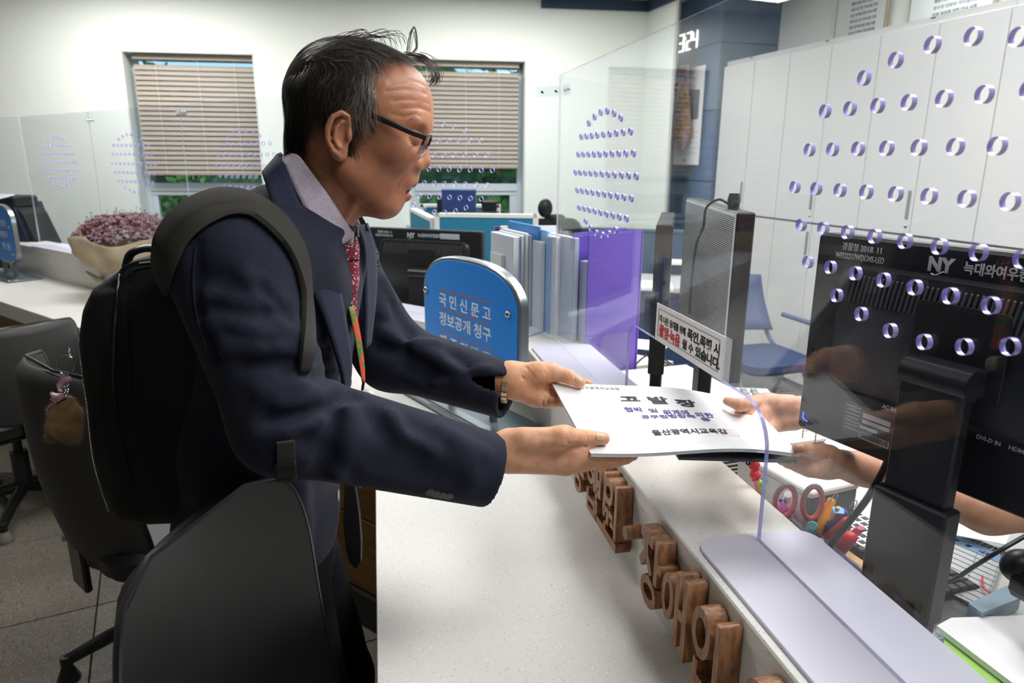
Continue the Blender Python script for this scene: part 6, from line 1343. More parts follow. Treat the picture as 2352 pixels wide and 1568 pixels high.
def near_arm(p):
    d = smin(capd(p, nS_, nE, .080, .066), capd(p, nE, nW, .065, .052, 1.06, (0, 0, 1)), .03); d = smax(d, (p-nc)@nn, .002)
    return smax(d, -(capd(p, nc-nn*.055, nW+nn*.1, .040, .0415)), .003)
def far_arm(p):
    d = smin(capd(p, fS_, fE, .074, .064), capd(p, fE, fW, .062, .050), .03); d = smax(d, (p-fc_)@fn_, .002)
    return smax(d, -(capd(p, fc_-fn_*.055, fW+fn_*.1, .040, .0405)), .003)
V_OPEN = None
PV2 = sagc(np.array([Hh(x, y, .07) for x, y in [(770, 556), (788, 660), (799, 740), (817, 830), (838, 912), (930, 912), (980, 700), (980, 480), (800, 500)]]))
def torso(p):
    d = capd(p, T0, T1, .112, .118, 1.42, LATV); d = smin(d, capd(p, T1, T2, .118, .124, 1.36, LATV), .04); d = smin(d, capd(p, T2, T3, .124, .128, 1.32, LATV), .04)
    d = smin(d, capd(p, J(668, 545, 1.06), nS_+np.array([.012, .01, -.01]), .058, .072), .05); d = smin(d, capd(p, J(690, 545, 1.12), fS_, .058, .070), .05)
    d = smax(d, T3[2]-.02-p[:, 2], .01)
    g = poly2d(sagc(p), PV2); sd_ = -((p-HP0)@RT+.035); return smax(d, -np.maximum(g, sd_), .006)
def jac(p):
    d = torso(p); n = d < .25
    a = near_arm(p); b = far_arm(p); d = smin(d, a, .022); d = smin(d, b, .022)
    m = np.abs(d) < .05
    if m.any():
        q = p[m]; e = d[m]
        for P3, w_, dp in CR3: e = e+crease(q, P3, w_, dp)
        d[m] = e
    return d
CR3 = []
base_j = lambda p: smin(smin(torso(p), near_arm(p), .022), far_arm(p), .022)
for pts, w_, dp in CRN+CRF: Q, _ = onsurf(pts, base_j); CR3.append((list(Q), w_*1.15, dp*2.3))
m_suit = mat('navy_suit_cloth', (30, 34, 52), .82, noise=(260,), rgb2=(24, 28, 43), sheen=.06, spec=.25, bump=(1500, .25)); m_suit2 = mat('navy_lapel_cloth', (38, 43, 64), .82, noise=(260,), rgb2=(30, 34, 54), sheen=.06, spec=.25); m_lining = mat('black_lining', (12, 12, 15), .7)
P_, F_ = sdf_mesh(jac, (-.60, .72, T3[2]-.06), (.12, 1.46, 1.50), .0048)
jk = np_mesh('suit_jacket', P_, F_, m_suit, man)
def patch(A_, B_, name, m, parent, n=6, th=.003, off=0):
    """cloth strip between two edges given as lists of points"""
    A_ = smooth_path(A_, n); B_ = smooth_path(B_, n); k = 5; v = []; f = []
    for a, b in zip(A_, B_):
        for i in range(k+1): v.append(a+(b-a)*i/k)
    for j in range(len(A_)-1):
        for i in range(k): f.append((j*(k+1)+i, j*(k+1)+i+1, (j+1)*(k+1)+i+1, (j+1)*(k+1)+i))
    o = MB().add(v, f).build(name, m, parent, smooth='all'); md = o.modifiers.new('s', 'SOLIDIFY'); md.thickness = th; md.offset = 0; return o
def surf(pts, off, fn=None): return list(onsurf(pts, fn or jac, off)[0])
# shirt: collar around the neck, front below
m_shirt = mat('pale_lilac_shirt', (196, 186, 200), .75, noise=(900,), rgb2=(150, 140, 156), bump=(1200, .2))
CU = [(652, 356, -.035), (660, 352, .03), (686, 358, .062), (715, 395, .068), (748, 440, .064), (780, 488, .050), (806, 528, .024), (812, 545, .012)]
CL = [(640, 372, -.035), (648, 374, .03), (656, 385, .074), (682, 445, .084), (712, 502, .084), (738, 545, .074), (766, 573, .052), (776, 566, .040)]
patch([Hh(*q) for q in CU], [Hh(*q) for q in CL], 'shirt_collar', m_shirt, man, th=.003)
CUf = [(652, 356, -.035), (690, 372, -.062), (760, 440, -.060), (806, 505, -.040), (822, 520, -.020)]; CLf = [(640, 372, -.035), (676, 400, -.085), (745, 480, -.085), (812, 540, -.070), (824, 562, -.045)]
patch([Hh(*q) for q in CUf], [Hh(*q) for q in CLf], 'shirt_collar', m_shirt, man, th=.003)
P_, F_ = sdf_mesh(lambda p: smax(capd(p, Hh(738, 500, 0), J(690, 800, 1.09), .050, .078, 1.15, LATV), p[:, 2]-float(Hh(760, 500, 0)[2]), .01), (-.55, .9, 1.0), (-.15, 1.3, 1.42), .007)
np_mesh('shirt', P_, F_, m_shirt, man)
# tie
tie_n = 'wine_red_tie'
m_tie = specks('wine_red_tie', (112, 36, 50), [(230, .30, (226, 200, 204), .9)], rough=.55)
def dome(pts_l, pts_r, name, m, parent, bulge=.006, k=6, th=.004):
    A_ = smooth_path(pts_l, 5); B_ = smooth_path(pts_r, 5); v = []; f = []; 
    for j, (a, b) in enumerate(zip(A_, B_)):
        t = A_[min(j+1, len(A_)-1)]-A_[max(j-1, 0)]; n = np.cross(b-a, t); n /= np.linalg.norm(n)+1e-9
        if n@(CAM-a) < 0: n = -n
        for i in range(k+1): u = i/k; v.append(a+(b-a)*u+n*bulge*math.sin(PI*u))
    for j in range(len(A_)-1):
        for i in range(k): f.append((j*(k+1)+i, j*(k+1)+i+1, (j+1)*(k+1)+i+1, (j+1)*(k+1)+i))
    o = MB().add(v, f).build(name, m, parent, smooth='all'); md = o.modifiers.new('s', 'SOLIDIFY'); md.thickness = th; md.offset = 0; return o
Tl = lambda x, y, l=.03: Hh(x, y, l)
tk = dome([Tl(776, 562), Tl(771, 580), Tl(780, 602)], [Tl(816, 543, .0), Tl(823, 566, .0), Tl(822, 600, .0)], 'tie_knot', m_tie, man, .012)
dome([Tl(780, 598), Tl(784, 640), Tl(794, 700), Tl(806, 745)], [Tl(822, 596, .0), Tl(823, 640, .0), Tl(815, 700, .0), Tl(812, 746, .0)], 'tie_blade', m_tie, man, .008)
# lapel and jacket collar, near side
LU = [Hh(648, 352, -.03), Hh(638, 358, .03), Hh(650, 372, .078), Hh(676, 440, .092), Hh(706, 505, .094), Hh(740, 560, .088), Hh(768, 600, .070), Hh(780, 660, .060), Hh(794, 740, .055), Hh(806, 830, .052), Hh(800, 900, .055)]
LO = [Hh(632, 368, -.03), Hh(608, 392, .05), Hh(606, 410, .100), Hh(628, 480, .122), Hh(660, 560, .126), Hh(694, 620, .122), Hh(722, 680, .116), Hh(744, 730, .104), Hh(764, 790, .092), Hh(782, 850, .080), Hh(792, 905, .070)]
patch(LU, LO, 'lapel', m_suit2, jk, th=.005)
patch([Hh(822, 520, -.045), Hh(834, 600, -.05), Hh(838, 700, -.05), Hh(838, 800, -.045)], [Hh(842, 512, -.10), Hh(862, 580, -.12), Hh(862, 680, -.11), Hh(850, 790, -.08)], 'lapel', m_suit2, jk, th=.005)
# black strip of jacket lining: open jacket front, far panel
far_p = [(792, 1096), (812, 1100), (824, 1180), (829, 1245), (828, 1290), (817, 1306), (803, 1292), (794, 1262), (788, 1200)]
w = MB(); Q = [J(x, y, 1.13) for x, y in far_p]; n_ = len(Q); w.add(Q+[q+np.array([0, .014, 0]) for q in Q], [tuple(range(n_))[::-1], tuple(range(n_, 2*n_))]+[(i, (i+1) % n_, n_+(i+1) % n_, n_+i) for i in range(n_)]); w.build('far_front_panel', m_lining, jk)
# buttons, pocket flap
m_btn = mat('dark_horn_button', (38, 36, 36), .3)
def button(x, y, r, fn=jac): (p,), (n,) = onsurf([(x, y)], fn, .001); a = np.cross(n, (0, 0, 1)); M_ = Matrix.Identity(4); Mx = frame(p, a, np.cross(a, n)); o = MB().lathe([(r, 0), (r, .0025), (r*.85, .0035), (r*.6, .002), (.0001, .002)], 16, Mx @ UP).build('button', m_btn, jk, smooth=40); return o
button(777, 1137, .0105)
for x, y in ((988, 1131), (1002, 1135), (1016, 1138), (1031, 1140)): button(x, y, .0068)
Q1 = surf([(612, 1125), (650, 1132), (676, 1143)], .004); Q2 = surf([(622, 1212), (650, 1215), (668, 1212)], .004); patch(Q1, Q2, 'pocket_flap', m_suit2, jk, th=.003)
w = MB(); w.tube(smooth_path(surf([(452, 565), (446, 640), (452, 720), (475, 800)], .0015)), .0012, 6); w.build('sleeve_seam', m_suit2, jk, smooth=True)
# lanyard with badge
m_lany = mat('lanyard_weave', (206, 70, 40), .7, noise=(70,), rgb2=(70, 120, 60), thr=(.47, .53)); la = thing('lanyard_badge', 'orange and green lanyard with badge hanging at the man\'s chest', 'badge')
dome([Hh(800, 705, .035), Hh(812, 760, .035), Hh(824, 830, .035), Hh(832, 878, .035)], [Hh(813, 702, .02), Hh(826, 760, .02), Hh(836, 830, .02), Hh(838, 878, .02)], 'lanyard_band', m_lany, la, .001, th=.0015)
w = MB(); w.tube(smooth_path([Hh(835, 878, .03), Hh(833, 895, .03), Hh(838, 905, .03)]), .0022, 6); w.build('strap_clip', m_blk2, la, smooth=True)
pr = Hh(841, 915, .03); w = MB(); w.lathe([(.0001, -.004), (.014, -.004), (.016, 0), (.013, .004), (.0001, .005)], 20, frame(pr, (1, 0, 0)) @ UP); w.build('badge_reel', mat('ivory_plastic', (226, 218, 204), .35), la, smooth=40)
w = MB(); w.tube([pr, J(830, 1080, 1.06)], .0008, 4); w.build('reel_cord', m_blk2, la)
Q = [J(x, y, 1.06) for x, y in ((822, 1072), (868, 1078), (850, 1104), (826, 1122))]; w = MB(); w.add(Q+[q+np.array([0, .003, 0]) for q in Q], [(3, 2, 1, 0), (4, 5, 6, 7), (0, 1, 5, 4), (1, 2, 6, 5), (2, 3, 7, 6), (3, 0, 4, 7)]); w.build('badge_card', mat('badge_white', (216, 220, 224), .3), la)
# trousers and shoes
m_trou = mat('black_trousers', (16, 17, 22), .85, spec=.2); hipn, hipf = J(600, 1240, 1.07), J(650, 1240, 1.20)
fnA, ffA = np.array([hipn[0]+.03, hipn[1]+.05, .09]), np.array([hipf[0]+.06, hipf[1]+.10, .09])
kn, kf = (hipn+fnA)/2+np.array([.045, 0, 0]), (hipf+ffA)/2+np.array([.045, 0, 0])
def trou(p):
    d = capd(p, hipn, kn, .098, .072); d = smin(d, capd(p, kn, fnA, .070, .056), .02); e = capd(p, hipf, kf, .098, .072); e = smin(e, capd(p, kf, ffA, .070, .056), .02); d = smin(d, e, .03); d = smin(d, capd(p, T2, (hipn+hipf)/2, .11, .11), .04)
    d = d+.003*np.sin(p[:, 2]*42+p[:, 0]*20)*np.exp(-((p[:, 2]-.25)/.25)**2); return smax(d, .045-p[:, 2], .004)
P_, F_ = sdf_mesh(trou, (-.62, .85, 0), (-.05, 1.5, 1.15), .010); np_mesh('trousers', P_, F_, m_trou, man)
for q in (fnA, ffA):
    P_, F_ = sdf_mesh(lambda p: smax(smin(capd(p, (q[0]-.03, q[1], .045), (q[0]+.17, q[1]+.02, .035), .042, .036), capd(p, (q[0], q[1], .10), (q[0], q[1], .05), .045, .045), .02), .002-p[:, 2], .003), (q[0]-.12, q[1]-.1, 0), (q[0]+.26, q[1]+.12, .18), .007); np_mesh('shoe', P_, F_, m_lea, man)
# ------------------------------------------------------------------ hands of the man
pn = np.cross(NRp-NLp, FLp-NLp); pn /= np.linalg.norm(pn); pn = pn if pn[2] > 0 else -pn
def OP(x, y, off): return hPp(x, y, NLp+pn*off, pn)
def hand(prims, lo, hi, name, parent, h=.0016, post=None, cols=None, m=None):
    def fn(p):
        d = np.full(len(p), 1e9)
        for a, b, ra, rb, k in prims: d = smin(d, capd(p, a, b, ra, rb), k)
        mm = np.abs(d) < .02
        if post is not None and mm.any(): e = d[mm]; d[mm] = post(p[mm], e)
        return d
    P, F = sdf_mesh(fn, lo, hi, h); c = np.ones((len(P), 3)); c = cols(P) if cols else c
    return np_mesh(name, P, F, m or m_skinh, parent, c), fn
pr = []; A = lambda a, b, ra, rb, k=.010: pr.append((a, b, ra, rb, k))
W1 = J(1150, 1035, .965)
A(J(1040, 1050, .945), W1, .030, .0255, .02)
for y0, x1, y1, Y1, r0_, r1_ in ((1018, 1326, 1024, .985, .020, .0150), (1030, 1322, 1042, .980, .021, .0150), (1043, 1312, 1057, .978, .020, .0142), (1053, 1298, 1070, .978, .018, .0130)): A(J(1172, y0+2, .965), J(x1, y1, Y1), r0_, r1_, .016)
A(J(1180, 1020, .975), J(1290, 1035, 1.0), .018, .018, .02)
# thumb
A(J(1205, 1008, .955), J(1288, 1003, .958), .0170, .0150, .016); tM = J(1298, 1000, .960); tI = OP(1350, 1004, .0135); tT = OP(1386, 1007, .0098)
A(J(1288, 1003, .958), tM, .0150, .0140, .010); A(tM, tI, .0138, .0108, .006); A(tI, tT, .0112, .0098, .004)
# fingers under the booklet
A(J(1326, 1024, .985), OP(1385, 1051, -.019), .0140, .0102, .008); A(OP(1385, 1051, -.019), OP(1425, 1051, -.017), .0102, .0090, .004); A(OP(1425, 1051, -.017), OP(1455, 1047, -.0155), .0088, .0070, .004)
A(J(1322, 1042, .980), OP(1372, 1060, -.026), .0142, .0105, .008); A(OP(1372, 1060, -.026), OP(1412, 1059, -.024), .0104, .0092, .004); A(OP(1412, 1059, -.024), OP(1440, 1055, -.021), .009, .0072, .004)
A(J(1312, 1057, .978), OP(1350, 1064, -.033), .0138, .0102, .008); A(OP(1350, 1064, -.033), OP(1392, 1062, -.034), .0100, .0088, .004); A(OP(1392, 1062, -.034), OP(1416, 1058, -.031), .0088, .0070, .004)
A(J(1298, 1070, .978), OP(1330, 1070, -.040), .0122, .0092, .008); A(OP(1330, 1070, -.040), OP(1362, 1068, -.041), .0090, .0078, .004)
def post1(p, e):
    for P3, w_, dp in C1: e = e+crease(p, P3, w_, dp)
    return e
fb_ = lambda p: np.min([capd(p, a, b, ra, rb) for a, b, ra, rb, k in pr], axis=0)
C1 = []
for pts, w_, dp in (([(1303, 1016), (1325, 1018), (1345, 1026)], .0016, .0022), ([(1346, 994), (1350, 1004), (1348, 1016)], .0013, .0012), ([(1353, 993), (1357, 1004), (1355, 1017)], .0012, .0010), ([(1359, 996), (1361, 1005), (1360, 1015)], .0012, .0007), ([(1302, 988), (1308, 996), (1312, 1004)], .0022, .0014), ([(1310, 985), (1316, 994)], .002, .0010), ([(1240, 1000), (1270, 1002), (1300, 1010)], .006, .0012), ([(1200, 1040), (1250, 1045), (1300, 1050)], .009, .0022), ([(1210, 1058), (1260, 1066), (1300, 1070)], .006, .0012), ([(1240, 1030), (1290, 1034), (1322, 1036)], .004, -.0010), ([(1180, 1022), (1230, 1020)], .005, -.0012), ([(1158, 1010), (1164, 1030), (1162, 1060)], .004, .0012), ([(1336, 1024), (1345, 1030)], .0014, .0012), ([(1342, 1021), (1350, 1027)], .0014, .0012)):
    C1.append((list(onsurf(pts, fb_)[0]), w_, dp))
def hc(P):
    c = np.ones((len(P), 3)); 
    for q in ((1348, 1004), (1306, 996)): c *= tintc(P, [onsurf([q], fb_)[0][0]], .009, (.93, .80, .78))
    return c*tintc(P, [tT, OP(1455, 1048, -.014)], .012, (1., .88, .85))
rh, f1 = hand(pr, J(1095, 1110, .93)-np.array([.02, .06, .02]), np.array([.26, 1.14, 1.17]), 'right_hand', man, post=post1, cols=hc)
def nail(parent, px, fn, a, b, wd, ln, m=None):
    """nail plate: centre pixel, finger axis from a to b"""
    (p,), (n,) = onsurf([px], fn, 0); ax = (b-a)/np.linalg.norm(b-a); s = np.cross(n, ax); s /= np.linalg.norm(s); ax = np.cross(s, n); v = []; f = []; k = 8
    for i in range(k+1):
        for j in range(k+1):
            u, w_ = 2*i/k-1, 2*j/k-1; uu = u*math.sqrt(1-.45*w_*w_); ww = w_*math.sqrt(1-.35*u*u); q = p+ax*ln/2*uu+s*wd/2*ww+n*(.0010-.0022*ww*ww-.0006*uu*uu); v.append(q)
    for i in range(k):
        for j in range(k): f.append((i*(k+1)+j, (i+1)*(k+1)+j, (i+1)*(k+1)+j+1, i*(k+1)+j+1))
    o = MB().add(v, f).build('nail', m or mat('nail', (216, 172, 146), .28), parent, smooth='all'); md = o.modifiers.new('s', 'SOLIDIFY'); md.thickness = .0012; return o
nail(rh, (1379, 1003), f1, tI, tT, .0125, .0165)
# left hand, farther away, palm towards the camera
pr = []
W2 = J(1165, 872, 1.175)
A(J(1080, 865, 1.20), W2, .031, .0275, .02); A(W2, J(1232, 885, 1.185), .0265, .026, .02); A(J(1185, 862, 1.17), J(1240, 858, 1.165), .021, .0195, .02); A(J(1190, 890, 1.165), J(1232, 912, 1.165), .019, .017, .02)
A(J(1235, 870, 1.185), J(1265, 880, 1.20), .022, .016, .015)
t1, t2, t3 = J(1268, 854, 1.165), OP(1306, 865, .015), OP(1332, 878, .0098)
A(J(1235, 857, 1.165), t1, .0190, .0150, .012); A(t1, t2, .0150, .0118, .008); A(t2, t3, .0118, .0098, .005)
A(J(1228, 912, 1.165), J(1258, 922, 1.155), .0145, .0112, .009); A(J(1258, 922, 1.155), OP(1290, 922, -.014), .0112, .0085, .005); A(OP(1290, 922, -.014), OP(1312, 922, -.012), .0085, .007, .004)
A(J(1238, 900, 1.175), J(1272, 912, 1.165), .0155, .0120, .008); A(J(1272, 912, 1.165), OP(1312, 914, -.015), .0118, .0092, .005); A(OP(1312, 914, -.015), OP(1338, 914, -.012), .0090, .0072, .004)
A(J(1250, 888, 1.19), OP(1290, 897, -.018), .0150, .0118, .008); A(OP(1290, 897, -.018), OP(1330, 900, -.014), .0115, .0090, .004); A(OP(1330, 900, -.014), OP(1354, 900, -.011), .009, .0072, .004)
A(J(1262, 872, 1.20), OP(1300, 880, -.016), .0145, .0112, .008); A(OP(1300, 880, -.016), OP(1335, 880, -.011), .0108, .0085, .004); A(OP(1335, 880, -.011), OP(1352, 881, -.007), .0085, .0068, .004)
fb_ = lambda p: np.min([capd(p, a, b, ra, rb) for a, b, ra, rb, k in pr], axis=0)
C1 = []
for pts, w_, dp in (([(1210, 845), (1225, 862), (1240, 880)], .003, .0014), ([(1222, 842), (1238, 858), (1256, 876)], .0025, .0012), ([(1234, 840), (1250, 855), (1268, 870)], .0022, .0014), ([(1246, 838), (1258, 848), (1268, 862)], .002, .0014), ([(1200, 868), (1225, 888), (1262, 898)], .0035, .0026), ([(1252, 911), (1246, 925), (1246, 938)], .0018, .0022), ([(1262, 908), (1256, 922), (1258, 938)], .0018, .0018), ([(1165, 850), (1180, 862), (1185, 880)], .003, .0010), ([(1318, 862), (1322, 870)], .0015, .001), ([(1304, 855), (1310, 866)], .0015, .001)):
    C1.append((list(onsurf(pts, fb_)[0]), w_, dp))
lh, f2 = hand(pr, np.array([-.03, 1.08, .98]), np.array([.20, 1.30, 1.20]), 'left_hand', man, post=post1, cols=lambda P: tintc(P, [t3], .014, (1, .84, .80))*tintc(P, [J(1250, 925, 1.15)], .02, (1, .88, .84)))
nail(lh, (1329, 872), f2, t2, t3, .0115, .013); nail(lh, (1268, 930), f2, J(1258, 924, 1.155), OP(1290, 924, -.014), .009, .009)
# bracelet watch on the left wrist
wt = thing('bracelet', 'pale metal bracelet at the man\'s far wrist', 'bracelet'); cW = J(1163, 880, 1.175); ax = (J(1230, 885, 1.18)-J(1100, 868, 1.19)); ax /= np.linalg.norm(ax); s1_ = np.cross(ax, (0, 0, 1)); s1_ /= np.linalg.norm(s1_); s2_ = np.cross(ax, s1_)
w = MB()
for k in range(22): a = 2*PI*k/22; c = cW+s1_*.0335*math.cos(a)+s2_*.0335*math.sin(a); v, f = cbox(.011, .0085, .003, .0008); w.add(v, f, frame(c, ax, s1_*math.cos(a)+s2_*math.sin(a)))
w.build('links', mat('pale_gold', (206, 186, 150), .3, .8), wt, kind='stuff')
# ------------------------------------------------------------------ backpack
m_bag = mat('black_nylon', (20, 21, 23), .62, bump=(1400, .5), spec=.4); m_strap = mat('charcoal_webbing', (44, 43, 38), .8, bump=(1200, .5)); m_pip = mat('glossy_piping', (26, 28, 30), .25)
bp = thing('backpack', 'black backpack worn on the man\'s back', 'backpack')
BPo = [(420, 570), (335, 588), (280, 602), (230, 640), (195, 664), (176, 712), (167, 790), (172, 880), (186, 960), (200, 1050), (215, 1120), (233, 1180), (258, 1212), (330, 1220), (430, 1215), (500, 1150), (520, 900), (500, 680)]
YB0, YB1 = .985, 1.24
B2 = np.array([[hY(x, y, 1.0)[0], hY(x, y, 1.0)[2]] for x, y in BPo])
def bag(p):
    d2 = poly2d(p[:, [0, 2]], B2)+.045; w_ = np.abs(p[:, 1]-(YB0+YB1)/2)-(YB1-YB0)/2+.045; d = np.minimum(np.maximum(d2, w_), 0)+np.sqrt(np.maximum(d2, 0)**2+np.maximum(w_, 0)**2)-.045
    if len(BC): 
        m = np.abs(d) < .03
        if m.any():
            e = d[m]
            for P3, ww, dp in BC: e = e+crease(p[m], P3, ww, dp)
            d[m] = e
    return d+.0018*np.sin(p[:, 2]*30+p[:, 0]*12)
BC = []
bcs = [(list(onsurf(pts, bag)[0]), w_, dp) for pts, w_, dp in (([(268, 632), (262, 720), (258, 850), (272, 980), (300, 1100), (330, 1190)], .004, .004), ([(300, 625), (296, 720), (300, 860), (330, 1000)], .004, .003), ([(215, 700), (205, 800), (212, 950), (240, 1100)], .012, .004), ([(240, 660), (330, 640), (400, 630)], .006, .003))]
BC = bcs
P_, F_ = sdf_mesh(bag, (-.72, .93, .85), (-.36, 1.30, 1.42), .0055); bgm = np_mesh('bag_body', P_, F_, m_bag, bp)
for pts in ([(275, 628), (268, 700), (262, 800), (262, 900), (276, 1000), (300, 1100)], [(275, 628), (290, 612), (330, 600), (380, 596)], [(300, 630), (297, 700), (296, 800), (302, 900)], [(302, 632), (310, 620), (350, 612), (385, 610)]):
    w = MB(); w.tube(smooth_path(list(onsurf(pts, bag, .001)[0])), .0022, 6); w.build('piping', m_pip, bp, smooth=True)
w = MB(); Z = smooth_path(list(onsurf([(166, 775), (166, 850), (177, 930), (192, 1010), (203, 1070), (216, 1130), (233, 1182)], bag, .0005)[0]), 16)
for q in Z: v, f = cbox(.0012, .002, .0009); w.add(v, f, Matrix.Translation(vec(q)))
w.build('zipper_teeth', m_hnd, bp, kind='stuff')
w = MB(); w.tube(smooth_path([J(290, 612, 1.08), J(300, 584, 1.08), J(325, 572, 1.08), J(352, 571, 1.08), J(374, 580, 1.08), J(385, 600, 1.08)]), .010, 10, flat=.6); w.build('grab_handle', m_pip, bp, smooth=True)
w = MB(); w.tube(smooth_path(list(onsurf([(322, 606), (345, 604), (372, 604)], bag, .002)[0])), .0016, 5); w.build('label_stitch', m_steel, bp)
def ribbon(path, nrm, wd, th, name, m, parent, n=5):
    Pp = smooth_path(path, n); Nn = smooth_path(nrm, n); v = []; f = []
    for j, (p, q) in enumerate(zip(Pp, Nn)):
        t = Pp[min(j+1, len(Pp)-1)]-Pp[max(j-1, 0)]; q = q/np.linalg.norm(q); s = np.cross(t, q); s /= np.linalg.norm(s)+1e-9; ww = wd if np.isscalar(wd) else np.interp(j/(len(Pp)-1), np.linspace(0, 1, len(wd)), wd)
        for a, b in ((-1, .25), (-.9, 1), (0, 1.15), (.9, 1), (1, .25), (.9, -.2), (-.9, -.2)): v.append(p+s*a*ww/2+q*b*th)
    for j in range(len(Pp)-1):
        for i in range(7): f.append((j*7+i, j*7+(i+1) % 7, (j+1)*7+(i+1) % 7, (j+1)*7+i))
    f.append(tuple(range(7))[::-1]); f.append(tuple(range((len(Pp)-1)*7, len(Pp)*7))); return MB().add(v, f).build(name, m, parent, smooth=60)
Sp = [(374, 640), (384, 585), (412, 530), (455, 492), (515, 468), (575, 474), (628, 510), (668, 560), (690, 620), (700, 700), (702, 790), (695, 860)]
Q, Nn = onsurf(Sp, jac, .002); ribbon(list(Q), list(Nn), [.050, .056, .058, .058, .050, .040, .028, .016], .007, 'shoulder_strap', m_strap, bp)
Q, Nn = onsurf([(655, 1010), (657, 1060), (656, 1100)], jac, .002); ribbon(list(Q), list(Nn), .022, .003, 'lower_strap', m_strap, bp)
(q,), (n_,) = onsurf([(657, 1073)], jac, .005); s_ = np.cross(n_, (0, 0, 1)); v, f = cbox(.026, .006, .024, .002); MB().add(v, f, frame(q, s_, (0, .05, 1))).build('strap_buckle', m_pip, bp)
Q, Nn = onsurf([(842, 505), (850, 560), (856, 600)], jac, .002); ribbon(list(Q), list(Nn), .03, .006, 'shoulder_strap', m_strap, bp)
for y in (585, 600, 612): 
    (q,), (n_,) = onsurf([(855, y)], jac, .008); v, f = cbox(.02, .006, .005, .001); MB().add(v, f, frame(q, np.cross(n_, (0, 0, 1)))).build('strap_adjuster', m_pip, bp)
# keychain hanging from the zip: ring, chain, little pink charm, fluffy pompom animal
kc = thing('keychain', 'key ring with pink clear charm and fluffy brown toy hanging on the backpack', 'keychain'); YK = .975; KK = lambda x, y, o=0: hY(x, y, YK+o)
w = MB(); w.tube([KK(152+21*math.cos(a), 838+22*math.sin(a), .004*math.sin(a)) for a in np.linspace(0, 2*PI, 33)], .0011, 6, cap=False); w.build('split_ring', m_steel, kc, smooth=True)
w = MB()
def links(w, a, b, n):
    for k in range(n): c = a+(b-a)*(k+.5)/n; L_ = np.linalg.norm(b-a)/n*.68; e = np.array([1, 0, 0]) if k % 2 else np.array([.3, .95, 0]); w.tube([c+e*L_*.5*math.cos(t)+np.array([0, 0, 1])*L_*.8*math.sin(t) for t in np.linspace(0, 2*PI, 11)], .0008, 4, cap=False)
links(w, KK(158, 797), KK(160, 820), 4); links(w, KK(148, 862), KK(150, 915), 8); links(w, KK(155, 862), KK(156, 900), 6); w.build('chain', m_steel, kc, kind='stuff')
m_charm = mat('pink_clear_charm', (222, 170, 192), .1, trans=.5, alpha=.85)
w = MB(); w.tube([KK(140, 898), KK(138, 884), KK(146, 874), KK(158, 872), KK(163, 876)], [.004, .005, .0055, .006, .002], 8); w.build('charm', m_charm, kc, smooth='all'); w = MB(); w.tube([KK(116, 901), KK(124, 908), KK(136, 912), KK(150, 908)], [.0025, .007, .011, .007], 8, flat=.5); w.tube([KK(122, 912), KK(131, 924)], [.006, .002], 6); w.build('charm', m_charm, kc, smooth='all')
w = MB(); w.ball(tuple(KK(132, 915, -.007)), .0022, n=6); w.build('charm_gem', cm('sapphire', (30, 50, 170), .1), kc, smooth='all')
m_fur = mat('tan_fur', (162, 128, 80), .95, noise=(40,), rgb2=(118, 86, 48), sheen=.5)
fur = [(152, 926, .0125), (140, 950, .0155), (158, 955, .0165), (140, 980, .0185), (158, 985, .0165), (119, 1005, .0085), (168, 1004, .0095), (176, 950, .006), (128, 940, .009)]
ff = lambda p: smin_all([np.linalg.norm(p-KK(x, y, .01), axis=1)-r for x, y, r in fur], .012)
def smin_all(L_, k):
    d = L_[0]
    for e in L_[1:]: d = smin(d, e, k)
    return d
P_, F_ = sdf_mesh(ff, KK(90, 1040)-np.array([.01, .05, .01]), KK(205, 900)+np.array([.01, .06, .02]), .0025); fo = np_mesh('fluffy_toy', P_, F_, m_fur, kc)
sel = rng.choice(len(P_), min(len(P_), 3500), replace=False); Nf = grad(ff, P_[sel]); Nf = Nf+rng.normal(size=Nf.shape)*.5+np.array([0, 0, -.5]); Nf /= np.linalg.norm(Nf, axis=1)[:, None]; a = P_[sel]; b = a+Nf*rng.uniform(.003, .007, len(sel))[:, None]; s = np.cross(Nf, rng.normal(size=Nf.shape)); s = s/np.linalg.norm(s, axis=1)[:, None]*.0003
V = np.stack([a-s, a+s, b], 1).reshape(-1, 3); o = np_mesh('fur_hairs', V, np.arange(len(V)).reshape(-1, 3), m_fur, fo); o['kind'] = 'stuff'
# ------------------------------------------------------------------ the clerk: two hands and forearms reaching from the right
ck_ = thing('person', 'clerk behind the acrylic screen receiving the booklet with both hands', 'person')
m_skc = skinmat('skin_clerk', (216, 166, 136), .42)
def bigbox(P, pad=.03): P = np.array(P); return P.min(0)-pad, P.max(0)+pad
# farther hand
pr = []
Wc = J(1838, 945, 1.27)
A(J(2080, 1010, 1.22), Wc, .040, .0255, .02); A(Wc, J(1775, 945, 1.26), .0255, .024, .02); A(J(1815, 930, 1.25), J(1760, 928, 1.24), .020, .020, .016); A(J(1820, 965, 1.255), J(1770, 975, 1.235), .019, .016, .016)
t1, t2, t3 = J(1740, 925, 1.235), OP(1700, 930, .015), OP(1670, 921, .0085)
A(J(1765, 926, 1.24), t1, .0185, .0150, .01); A(t1, t2, .0148, .0105, .008); A(t2, t3, .0105, .0072, .004)
for (a, b, c, d) in (((1765, 945, 1.24), (1715, 955), (1680, 955), .0135), ((1762, 960, 1.235), (1720, 975), (1690, 978), .0132), ((1768, 972, 1.23), (1735, 992), (1710, 996), .0125), ((1775, 982, 1.225), (1752, 1002), (1735, 1008), .0115)):
    A(J(*a), OP(*b, -.023), d, .0095, .008); A(OP(*b, -.023), OP(*c, -.016), .0095, .0072, .004)
